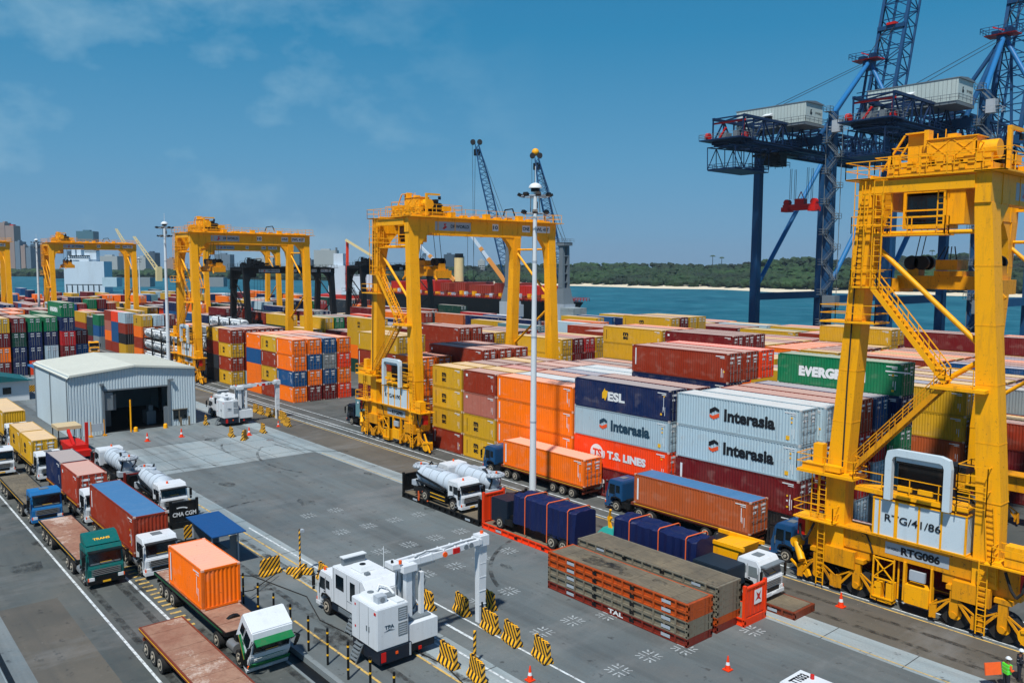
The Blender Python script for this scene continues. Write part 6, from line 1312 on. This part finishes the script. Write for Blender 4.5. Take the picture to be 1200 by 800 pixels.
# ------------------------------------------------------------------ barriers, cones, posts
def bar_mesh(L):
    mb = MB(); mb.prism([(-.32, 0), (-.32, .12), (-.14, .38), (-.09, 1.1), (.09, 1.1), (.14, .38), (.32, .12), (.32, 0)], 'y', -L/2, L/2)
    for i in range(3): mb.box(-.07, .07, -L/2+.1+i*L*.33, -L/2+.3+i*L*.33, 1.1, 1.16)
    me = mb.mesh('striped_barrier', STRIPE); return me
BM = bar_mesh(1.55); BG = 'yellow and black striped barriers'
def barrier(x, y, rz, label, s=1.): o = tag(link('striped_barrier', BM, None, (x, y, .02)), label, 'barrier', BG); o.rotation_euler = (0, 0, rz); o.scale = (1, s, 1.08)
for a in ((56.6, -25.2, .15, 'striped barrier leaning lone on pale paving right of the blue hut'), (52.9, -27.6, 1.45, 'striped barrier directly in front of the big scanner truck cab'),
          (44.3, -30.6, 1.5, 'striped barrier behind the big scanner truck, leftmost of its row'), (42.1, -31.9, 1.4, 'striped barrier just left of the big portal leg'), (41.7, -33.7, 1.5, 'striped barrier half hidden behind the big portal leg'),
          (38.9, -31.7, 1.45, 'striped barrier just right of the big portal leg'), (36.7, -31.6, 1.4, 'striped barrier second to the right of the big portal leg'), (34.0, -31.6, 1.35, 'striped barrier at the right end, near the flat rack stacks'),
          (36.9, -27.0, 1.5, 'striped barrier lowest left, right of the big scanner truck'), (34.5, -27.2, 1.35, 'striped barrier at the bottom edge with striped post'),
          (116.6, -42.8, 1.3, 'faded striped barrier at the right corner of the shed'), (103.2, -42.8, .9, 'striped barrier nearest, alone on pale paving before the far scanner'), (106.2, -42.3, 1.4, 'striped barrier beside the orange cone before the far scanner'),
          (106.0, -46.6, 1.4, 'striped barrier alone between the cones and the far portal leg')): barrier(*a)
for i, (x, y) in enumerate(((121.5, -52.3), (119.3, -52.2), (117.1, -52.4), (115.6, -52.9), (113.9, -52.9), (112.4, -52.6), (110.2, -51.7), (108.2, -51.2))):
    barrier(x, y, 1.5, 'striped barrier, %s from the left in the row by the far portal leg' % (ORD[1:]+['last'])[i-1] if i else 'striped barrier at the left end of the row by the far portal leg')
o = thing('striped_pole', 'tall striped pole on a crossed yellow and black foot beside the scanner truck', 'pole', (55.2, -26.9, 0)); mb = MB(); mb.cyl((0, 0, .3), (0, 0, 3.4), .07, 8); mb.build('pole', STRIPE, o); mb = MB(); mb.beam((-.7, -.7, .25), (.7, .7, .25), .4, .4); mb.beam((-.7, .7, .25), (.7, -.7, .25), .4, .38); mb.build('foot', STRIPE, o); mb = MB(); mb.box(-.15, .15, -.3, 0, 3.15, 3.35); mb.build('camera_box', LGR, o)
mb = MB(); mb.cyl((0, 0, 0), (0, 0, 2.0), .09, 8); tag(mb.build('striped_post', STRIPE, None, (36.0, -28.2, 0)), 'short striped post behind the barrier at the bottom edge', 'post')
def cone(x, y, label, s=1.):
    mb = MB(); mb.box(-.22, .22, -.22, .22, 0, .05); mb.cyl((0, 0, .05), (0, 0, .3), .17, 12, 0, .125); mb.cyl((0, 0, .3), (0, 0, .47), .125, 12, 1, .09); mb.cyl((0, 0, .47), (0, 0, .82), .09, 12, 0, .035)
    o = mb.build('traffic_cone', [ORG, WHT], None, (x, y, .02)); o.scale = (s, s, s); tag(o, label, 'traffic cone', 'orange traffic cones')
cone(109.9, -32.8, 'orange cone in front of the shed door, left one', 1.35); cone(109.9, -37.1, 'orange cone in front of the shed right of the door', 1.35); cone(105.4, -44.4, 'orange cone between the two loose barriers', 1.35); cone(108.6, -50.0, 'small red and white cone beside the far portal leg')
cone(26.6, -52.1, 'orange cone beside the wheels of the nearest yellow crane', 1.2); cone(26.3, -38.8, 'orange and white cone alone at the bottom right'); cone(32.6, -29.4, 'orange and white cone near the bottom edge by barriers')
for i in range(9):
    x = 52.6-i*2.25; mb = MB(); mb.cyl((0, 0, 0), (0, 0, 2.15), .07, 8, 0)
    for z in (.55, 1.2, 1.85): mb.cyl((0, 0, z), (0, 0, z+.1), .078, 8, 1)
    tag(mb.build('marker_post', [BLK, YCHIP], None, (x, -21.5-.05*i, .0)), 'black marker post with yellow bands, %s along the drain from the orange container' % (ORD+['ninth'])[i], 'post', 'black marker posts along the drain')
def cable(label, pts, r=.035):
    mb = MB(); mb.pipe(pts, r, 5); tag(mb.build('cable', RUB), label, 'cable')
cable('black cable crossing the paving from the hut to the drain', [(60, -21.2, .05), (57, -24, .05), (51, -25.3, .05), (47, -24.2, .05), (44, -24.6, .05)])
cable('black cable stretched from the orange container to the barrier', [(52, -20.2, 1.2), (53.6, -22.6, .4), (55.8, -25.4, .3)]); cable('black cable trailing away behind the scanner truck', [(40.2, -26.4, .06), (37, -26.8, .06), (34, -26.2, .06), (31, -26.4, .06)])

# ------------------------------------------------------------------ two workers at the bottom right
def person(label, x, y, rz, vest, pose):
    o = thing('person', label, 'person', (x, y, 0), rz); J = {}
    V = [(0, 0, .95), (0, 0, 1.15), (0, 0, 1.38), (0, .02, 1.50), (0, .04, 1.62), (0, .05, 1.74), (-.10, 0, .92), (-.12, .03, .50), (-.13, 0, .09), (-.14, .14, .04), (.10, 0, .92), (.13, .05, .50), (.14, -.02, .09), (.15, .12, .04),
         (-.19, 0, 1.42), (-.25, .05, 1.14), (-.22, pose, 1.02), (.19, 0, 1.42), (.26, .06, 1.14), (.20, pose*.9, 1.12)]
    E = [(0, 1), (1, 2), (2, 3), (3, 4), (4, 5), (0, 6), (6, 7), (7, 8), (8, 9), (0, 10), (10, 11), (11, 12), (12, 13), (2, 14), (14, 15), (15, 16), (2, 17), (17, 18), (18, 19)]
    Rr = [.15, .14, .16, .06, .095, .09, .095, .065, .045, .04, .095, .065, .045, .04, .07, .045, .032, .07, .045, .032]
    for hi_, sgn in ((16, -1), (19, 1)):
        bx, by, bz = V[hi_]
        pm = len(V); V.append((bx, by+.07, bz)); E.append((hi_, pm)); Rr.append(.034)
        for k in range(4): V.append((bx+(k-1.5)*.022, by+.14, bz-.01)); E.append((pm, len(V)-1)); Rr.append(.009); V.append((bx+(k-1.5)*.024, by+.165+.01*(k in (1, 2)), bz-.035)); E.append((len(V)-2, len(V)-1)); Rr.append(.008)
        V.append((bx-sgn*.055, by+.10, bz)); E.append((pm, len(V)-1)); Rr.append(.010)
    me = bpy.data.meshes.new('body'); me.from_pydata(V, E, []); b = bpy.data.objects.new('body', me); COL.objects.link(b); b.parent = o; me.materials.append(SKIN)
    sk = b.modifiers.new('s', 'SKIN'); me.skin_vertices[0].data
    for i, r in enumerate(Rr): me.skin_vertices[0].data[i].radius = (r, r)
    me.skin_vertices[0].data[0].use_root = True; ss = b.modifiers.new('u', 'SUBSURF'); ss.levels = 1; ss.render_levels = 1
    mb = MB(); mb.frus((0, .0, .90), (.20, .14), (0, 0, 1.18), (.21, .15)); mb.frus((0, 0, 1.18), (.21, .15), (0, 0, 1.46), (.24, .14)); mb.box(-.215, .215, -.155, .155, 1.08, 1.13, 1); mb.box(-.235, .235, -.152, .152, 1.28, 1.33, 1); mb.build('vest', [vest, WCHIP], o, bevel=.02)
    mb = MB(); mb.cyl((-.115, .02, .1), (-.10, 0, .93), .075, 12, 0, .115); mb.cyl((.135, .02, .1), (.10, 0, .93), .075, 12, 0, .115); mb.build('trousers', CLO, o)
    mb = MB(); mb.cyl((-.19, 0, 1.43), (-.25, .05, 1.13), .085, 10, 0, .06); mb.cyl((.19, 0, 1.43), (.26, .06, 1.13), .085, 10, 0, .06); mb.cyl((-.25, .05, 1.14), (-.22, pose, 1.03), .06, 10, 0, .045); mb.cyl((.26, .06, 1.14), (.20, pose*.9, 1.13), .06, 10, 0, .045); mb.build('sleeves', CLOO if vest is HIV else CLO, o)
    mb = MB(); mb.sphere((0, .05, 1.74), .135, 16, 6, 0, .95, True); mb.cyl((0, .07, 1.735), (0, .07, 1.75), .16, 16); mb.build('helmet', WHT, o)
    mb = MB(); [mb.sphere((s*.035, .135, 1.71), .014, 8, 4) for s in (-1, 1)]; mb.box(-.03, .03, .135, .145, 1.635, 1.645); mb.build('face', BLK, o); mb = MB(); mb.cyl((0, .13, 1.69), (0, .165, 1.665), .014, 8); mb.build('nose', SKIN, o)
    for s in (-1, 1): mb = MB(); mb.box(s*.13-.05, s*.13+.05, -.09, .2, 0, .10); mb.build('boot', RUB, o, bevel=.02)
    return o
w = person('worker in bright green vest and white helmet holding an orange sheet', 15.3, -48.6, 2.6, HIV, .26)
mb = MB(); mb.box(-.5, .45, -.03, .03, -.3, .35); h_ = tag(mb.build('orange_sheet', CLOO, None, (15.85, -48.1, 1.1)), 'orange sheet held by the worker in green vest', 'sheet'); h_.rotation_euler = (.2, 0, 1.0)
person('worker in dark clothes with green stripe at the right edge', 15.2, -50.2, 1.9, CLO, .2)

# ------------------------------------------------------------------ ships and the far shore
def onY(px, py, Y):
    d = CF+CR*((px-600)/FPX)+CU*((400-py)/FPX); return CL+d*(Y/d.y)
HULLR = m_paint('hull_red', rgb(190, 44, 30), .4); CRM = m_paint('cream_paint', rgb(226, 206, 150), .3); CARGO = m_paint('cargo_rust', rgb(150, 56, 40), .5); SHW = m_paint('ship_white', rgb(196, 210, 220), .2, .6, .15)
o = thing('cargo_ship', 'black hulled cargo ship with rust red holds moored behind the middle gantry', 'ship', (232, -232, 0))
mb = MB(); lo = [(14, -8), (6, 0), (14, 8), (150, 10), (156, 6), (156, -6), (150, -10)]; hi_ = [(10, -10), (-4, 0), (10, 10), (150, 10), (158, 6), (158, -6), (150, -10)]
mb.add([(a, b, -2.6) for a, b in lo]+[(a, b, 8.5) for a, b in hi_], [tuple(range(7)), tuple(range(13, 6, -1))]+[(i, i+7, (i+1) % 7+7, (i+1) % 7) for i in range(7)], 0); mb.prism([(8, -5), (4, 0), (8, 5), (11, 5), (11, -5)], 'z', 8.5, 10.2, 1); mb.build('hull', [BLK, SHW], o)
mb = MB(); railbox(mb, 2, 150, -9.5, 9.5, 8.5, 1.2, .12); mb.box(10, 150, -9, 9, 8.5, 9.2, 0); mb.build('deck', HULLR, o)
for a, b, tz in ((12, 29, 14.4), (33, 41, 15.2), (43, 58, 14.2), (61, 69, 15.0), (73, 80, 14.6), (84, 108, 15.4), (112, 122, 14.5)):
    mb = MB(); mb.box(a, b, -8, 8, 10.4, tz)
    for k in range(int((b-a)/1.5)+1): mb.box(a+k*1.5, a+k*1.5+.3, 8, 8.3, 10.4, tz-.1)
    mb.build('hold_cover', CARGO if int(a) % 2 else HULLR, o)
for k in range(46):
    mb = MB(); xx = 8+k*3; hh = random.uniform(.6, 2.2); mb.box(xx, xx+random.uniform(1, 2.4), 8.2, 9.4, 9.2, 9.2+hh); mb.build('deck_fitting', (YEL, DRUST, SHW)[k % 3], o)
for px, y0, top in ((538, 330, 300), (646, 330, 303)):
    p = onY(px, 330, -236); mb = MB(); mb.cyl((p.x-232, p.y+232, 15), (p.x-232, p.y+232, 26), 2.3, 14, 0); mb.cyl((p.x-232, p.y+232, 26), (p.x-232, p.y+232, 28), 2.0, 14, 1); mb.build('mast_house', [CRM, BLK], o)
for a, b in (((533, 329), (488, 284)), ((592, 330), (548, 270))):
    p = onY(*a, -234); q = onY(*b, -226); p = p-Vector((232, -232, 0)); q = q-Vector((232, -232, 0)); mb = MB(); mb.beam(p, p+(q-p)*.45, 1.5, 1.5, 0); mb.beam(p+(q-p)*.45, q, 1.1, 1.1, 1); mb.beam(p+(q-p)*.6, p+(q-p)*.66, 1.4, 1.4, 0); mb.build('deck_crane', [m_plain('crane_orange', rgb(220, 150, 70), .5), SHW], o)
    mb = MB(); mb.beam(q, p+Vector((12, 0, 8)), .15, .15); mb.beam(q, (q.x, q.y, 12), .12, .12); mb.build('rope', ROPE, o)
o = thing('cargo_ship', 'white ship superstructure with red hull band behind the black gantries', 'ship', (0, 0, 0))
def sb(mb, x0, x1, y0, y1, D, dep, m=0):
    "box whose near corner column sits at pixel x0..x1, y0..y1 seen at depth D"
    a = at(x0, y1, D); b = at(x1, y1, D); t = at(x0, y0, D).z; zb = min(a.z, b.z); w = (b-a); n = Vector((CF.x, CF.y, 0)).normalized()*dep
    v = [a, b, b+n, a+n]; mb.add([(p.x, p.y, zb) for p in v]+[(p.x, p.y, t) for p in v], [(3, 2, 1, 0), (4, 5, 6, 7), (0, 1, 5, 4), (1, 2, 6, 5), (2, 3, 7, 6), (3, 0, 4, 7)], m)
mb = MB(); sb(mb, 385, 405, 311, 350, 440, 14); sb(mb, 405, 436, 322, 350, 441, 16); sb(mb, 391, 402, 297, 312, 442, 8); mb.build('superstructure', SHW, o)
mb = MB(); sb(mb, 372, 470, 345, 362, 438, 20, 0); sb(mb, 400, 440, 341, 345.2, 437, 3, 1); mb.build('hull', [HULLR, SHW], o)
mb = MB(); sb(mb, 393, 394.5, 290, 297, 443, 2); [sb(mb, 387+i*3, 388+i*3, 318+j*6, 320+j*6, 439.6, .4, 1) for i in range(6) for j in range(4)]; mb.build('window', [GRY, GLS], o)
mb = MB(); a = at(436, 300, 436); b = at(405, 281, 436); mb.beam(a, b, 1.2, 1.2); c_ = at(407, 305, 438); mb.beam(at(407, 340, 438), at(407, 283, 438), 1.1, 1.1, 1); mb.build('deck_crane', [CRM, ORG], o)
o = thing('car_carrier', 'large pale ship stern with rows of small windows under the far left gantry', 'ship', (0, 0, 0))
mb = MB(); sb(mb, 76, 123, 306, 345, 690, 14); sb(mb, 80, 104, 299, 306.2, 692, 8); sb(mb, 90, 95, 285, 299.2, 695, 5); sb(mb, 99, 113, 294, 306.2, 694, 6); sb(mb, 84, 88, 292, 299.2, 694, 4); sb(mb, 91, 110, 283.5, 285, 694, 3); mb.build('hull', SHW, o)
mb = MB(); [sb(mb, a_, b_, c_, c_+.8, 689.2, .6) for a_, b_, c_ in ((77, 122, 306.5), (79, 104, 302), (82, 90, 300), (99, 113, 295), (77, 122, 333))]; [sb(mb, 78+k*6.3, 78.7+k*6.3, 334, 344, 689.2, .5) for k in range(7)]; [sb(mb, 79+i*4.1, 80+i*4.1, 309+j*7, 310.4+j*7, 689.4, .5) for i in range(11) for j in range(4)]; [sb(mb, 81+i*2.5, 82.6+i*2.5, 299, 300.5, 691, .5) for i in range(10)]; mb.build('window', GLS, o)
o = thing('barge', 'low dark boat on the grey water left of the far lamp mast', 'boat', (0, 0, 0)); mb = MB(); sb(mb, 60, 86, 322.5, 326.5, 1150, 18); sb(mb, 68, 73, 319, 322.7, 1152, 8); mb.build('hull', BLK, o)
for i, (x0, x1, c, l) in enumerate(((120, 137, 'light grey', 'wide grey quay shed left of the far left gantry leg'), (160, 176, 'grey', 'grey quay shed behind the thin far mast'), (243, 262, 'grey', 'low grey quay shed seen inside the left gantry'))):
    mb = MB(); sb(mb, x0, x1, 325, 336, 640, 9); tag(mb.build('warehouse', smats[cset.index(c)*2]), l, 'warehouse')
# derrick cranes beyond
for (xb, yb, xt, yt, D, l) in ((186, 318, 157, 277, 520, 'pale lattice deck crane leaning left between the two left gantries'), (150, 292, 136, 268, 600, 'small brown crane jib above the far left gantry')):
    mb = MB(); a = at(xb, yb, D); b = at(xt, yt, D); w = CR*1.4
    mb.beam(a-w, b-w*.4, .5, .5); mb.beam(a+w, b+w*.4, .5, .5)
    for k in range(14): p = a+(b-a)*(k/14); q = a+(b-a)*((k+1)/14); f = 1-.6*k/14; mb.beam(p-w*f*(1 if k % 2 else -1), q+w*f*(1 if k % 2 else -1), .3, .3)
    mb.box(a.x-1.6, a.x+1.6, a.y-1.6, a.y+1.6, a.z-6, a.z+3) if xb > 160 else mb.box(a.x-.3, a.x+.3, a.y-.3, a.y+.3, 0, a.z); tag(mb.build('deck_crane', CRM), l, 'crane')

# land
SHORE = [(-160, 1500), (0, 1480), (60, 1450), (200, 1400), (400, 1250), (560, 1090), (640, 1060), (690, 1040), (760, 960), (840, 930), (900, 850), (960, 830), (1040, 800), (1140, 760), (1260, 720), (1400, 690)]
def shore(px):
    for (a, A_), (b, B_) in zip(SHORE, SHORE[1:]):
        if px <= b: return A_+(B_-A_)*(px-a)/(b-a)
    return SHORE[-1][1]
def flat(px, D, z):
    d = CF*1.0+CR*((px-600)/FPX); d = Vector((d.x, d.y, 0)); d.normalize(); s = D/ (Vector((CF.x, CF.y, 0)).normalized().dot(d)); return Vector((d.x*s, d.y*s, z))
pts = [flat(px, shore(px), 0) for px in range(-160, 1401, 20)]
mb = MB(); n = len(pts); far_ = [flat(px, 3000, 0) for px in range(-160, 1401, 20)]
mb.add([(p.x, p.y, -1.6) for p in pts]+[(p.x, p.y, -1.0) for p in far_], [(i, i+1, i+1+n, i+n) for i in range(n-1)]); tag(mb.build('far_land', EARTH), kind='structure')
mb = MB(); bw = [flat(px, shore(px)-9*(px > 560)-1-random.uniform(0, 5), 0) for px in range(-160, 1401, 20)]; bk = [flat(px, shore(px)+26, 0) for px in range(-160, 1401, 20)]
i0 = (560+160)//20; mb.add([(p.x, p.y, -2.5) for p in bw[i0:]]+[(p.x, p.y, 1.2) for p in bk[i0:]], [(i, i+1, i+1+n-i0, i+n-i0) for i in range(n-i0-1)]); tag(mb.build('beach', SAND), kind='structure')
TOP = [(-100, 320), (0, 320), (40, 319), (130, 317), (200, 315), (300, 317), (380, 318), (450, 317), (490, 313), (560, 311), (600, 309), (690, 308), (760, 308), (830, 310), (860, 309), (890, 306), (920, 303), (945, 300.5), (960, 306), (985, 304.5), (1000, 302.5), (1080, 300), (1120, 297), (1180, 300), (1400, 300)]
def topy(px):
    for (a, A_), (b, B_) in zip(TOP, TOP[1:]):
        if px <= b: return A_+(B_-A_)*(px-a)/(b-a)
    return 300
ICO = bmesh.new(); bmesh.ops.create_icosphere(ICO, subdivisions=2, radius=1); iv = [v.co.copy() for v in ICO.verts]; ifc = [tuple(v.index for v in f.verts) for f in ICO.faces]; ICO.free()
rnd = random.Random(11); mbt = [MB(), MB()]
def blob(mb, c, r, sz=.75):
    mb.add([(c.x+v.x*r*q, c.y+v.y*r*q, c.z+v.z*r*sz*q) for v in iv for q in (rnd.uniform(.70, 1.2),)], ifc)
for px in range(-140, 1360, 4):
    D0 = shore(px); left = px < 560
    L_ = 4 if left else 8
    for l in range(L_):
        D = D0+16+l*24*(1.2 if left else 1)+rnd.uniform(-6, 6); f = (l+1)/L_
        yt = topy(px)+rnd.uniform(-.5, 1.2); zt_ = at(px, yt+(rnd.uniform(-2.2, .5) if px > 860 or rnd.random() < .12 else 0), D).z; r = rnd.uniform(3.5, 8.5)*(1.3 if left else 1)
        z = max(2.5, (zt_-r*.7)*(f**.7)*(rnd.uniform(.80, 1.0) if l < L_-1 else 1)); p = flat(px+rnd.uniform(-3, 3), D, z); blob(mbt[0], p, r)
        if l % 2: blob(mbt[0], Vector((p.x, p.y, z*.55)), r*1.15)
tag(mbt[0].build('far_woods', LEAF), 'mass of dark green trees along the far shore behind the beach', 'woods', None, 'stuff')
for px, yt, l in ((832.5, 299, 'left one of two tall palms rising above the far treeline'), (843, 301, 'right one of two tall palms above the far treeline'), (1087, 293, 'pale feathery tall tree above the far shore behind the yellow crane')):
    D = 1190; p = flat(px, D, 0); zt_ = at(px, yt, D).z; o = thing('palm_tree', l, 'palm tree', (p.x, p.y, -1)); mb = MB(); mb.cyl((0, 0, 0), (0, 0, zt_+.5), .6, 8, 0, .35); mb.build('trunk', BLK, o); mb = MB()
    for k in range(13):
        a = k*2*PI/13; R = rnd.uniform(4.2, 5.6); P = [Vector((math.cos(a)*R*t, math.sin(a)*R*t, zt_+.8+1.6*t-4.2*t*t)) for t in (0, .3, .6, 1)]; w = Vector((-math.sin(a), math.cos(a), 0))*.7
        mb.add([P[0]-w*.3, P[0]+w*.3, P[1]-w, P[1]+w, P[2]-w, P[2]+w, P[3]], [(0, 1, 3, 2), (2, 3, 5, 4), (4, 5, 6)])
    mb.build('crown', PALM, o)
# city
def facade(name, col, win):
    t = NT(name); s = t.n.new('ShaderNodeSeparateXYZ'); t.l.new(t.tc.outputs['Object'], s.inputs[0]); return t.done(t.mix(t.ramp(t.noise(.03), .3, .7, 0., .3), col, win), .6)
FB1 = facade('tower_tan', rgb(150, 132, 122), rgb(120, 108, 102)); FB2 = facade('tower_grey', rgb(104, 122, 136), rgb(90, 106, 118)); FB3 = facade('tower_glass', rgb(60, 104, 118), rgb(80, 120, 132)); FB4 = facade('block_pale', rgb(160, 168, 168), rgb(140, 148, 150)); FB5 = facade('block_dark', rgb(58, 78, 94), rgb(70, 90, 104))
NB = 0
def tower(x0, x1, y0, D, m, label, cols_=None, flo=3.6, roof=None, yb=322, px_=0):
    o = thing('city_building', label, 'building', (0, 0, 0)); mb = MB(); sb(mb, x0, x1, y0, yb, D, 26); mb.build('wall', m, o)
    w = x1-x0; nc = max(2, int(w/1.9)); nr = max(2, int((yb-y0)/2.2)); mw = MB()
    for i in range(nc):
        for j in range(nr):
            a = x0+w*(i+.2)/nc; b = x0+w*(i+.8)/nc; q = y0+1.2+(yb-y0-1.2)*j/nr; sb(mw, a, b, q, q+1.15, D-.8, 1.0)
    mw.build('window', GLS if m is not FB3 else FB2, o)
    mb = MB(); sb(mb, x0+w*.3, x0+w*.7, y0-1.6, y0+.1, D+6, 10); mb.build('roof', roof or m, o)
tower(1, 8, 261, 1900, FB1, 'tallest tan tower at the far left edge of the skyline', roof=FB1); tower(8.5, 18.5, 264.5, 1880, FB1, 'tan tower with reddish top second from the left edge', roof=HULLR); tower(19, 24.5, 283, 1850, FB2, 'short grey tower right of the two tan towers')
tower(25.5, 30.5, 288, 1800, FB1, 'narrow tan block left of the far lamp mast'); tower(31.5, 37, 290, 1790, FB2, 'grey block directly left of the far lamp mast'); tower(37.2, 44, 286, 1850, FB5, 'dark block behind the far lamp mast')
tower(91, 111, 271, 1900, FB3, 'teal glass tower rising above the far left gantry beam'); tower(80, 90, 294, 1700, FB5, 'dark block beside the pale ship bridge'); tower(116, 138, 300, 1600, FB4, 'wide pale block right of the pale ship');  tower(140, 146, 296, 1700, FB1, 'tan block beside the far left gantry leg')
tower(161, 171, 301, 1650, FB4, 'pale block behind the thin far mast'); tower(172, 182, 296, 1700, FB5, 'dark block behind the leaning pale crane'); tower(196, 204, 303, 1650, FB1, 'tan block left of the left gantry leg')
tower(246, 256, 305, 1600, FB1, 'small tan block seen inside the left gantry'); tower(252, 270, 298, 1650, FB2, 'grey block inside the left gantry near its trolley'); tower(300, 320, 302, 1650, FB4, 'pale block inside the left gantry centre')
tower(343, 351, 286, 1750, FB3, 'narrow glass tower beside the left gantry right leg'); tower(368, 394, 293, 1500, FB4, 'large pale grey building behind the white ship superstructure'); tower(356, 366, 304, 1550, FB5, 'dark low block left of the large pale grey building')
tower(520, 532, 298, 1250, FB5, 'dark block on the wooded hill beside the cream mast house'); tower(533, 543, 300, 1250, FB4, 'pale block on the wooded hill right of the dark block'); tower(500, 508, 309, 1250, FB4, 'pale low building among trees left of the cream mast house'); tower(560, 568, 305, 1200, FB4, 'pale house among the trees right of the dark block', yb=318)

# ------------------------------------------------------------------ haze
hz = bpy.data.materials.new('haze'); hz.use_nodes = True; nn = hz.node_tree.nodes; nn.clear(); pv = nn.new('ShaderNodeVolumePrincipled'); pv.inputs['Color'].default_value = (.62, .80, .95, 1); pv.inputs['Density'].default_value = .00008; pv.inputs['Anisotropy'].default_value = .2
oo = nn.new('ShaderNodeOutputMaterial'); hz.node_tree.links.new(pv.outputs[0], oo.inputs['Volume'])
mb = MB(); mb.box(-3550, 3550, -3550, 3550, -7.2, 135)
HAZE = True
if HAZE: tag(mb.build('haze', hz), kind='stuff')
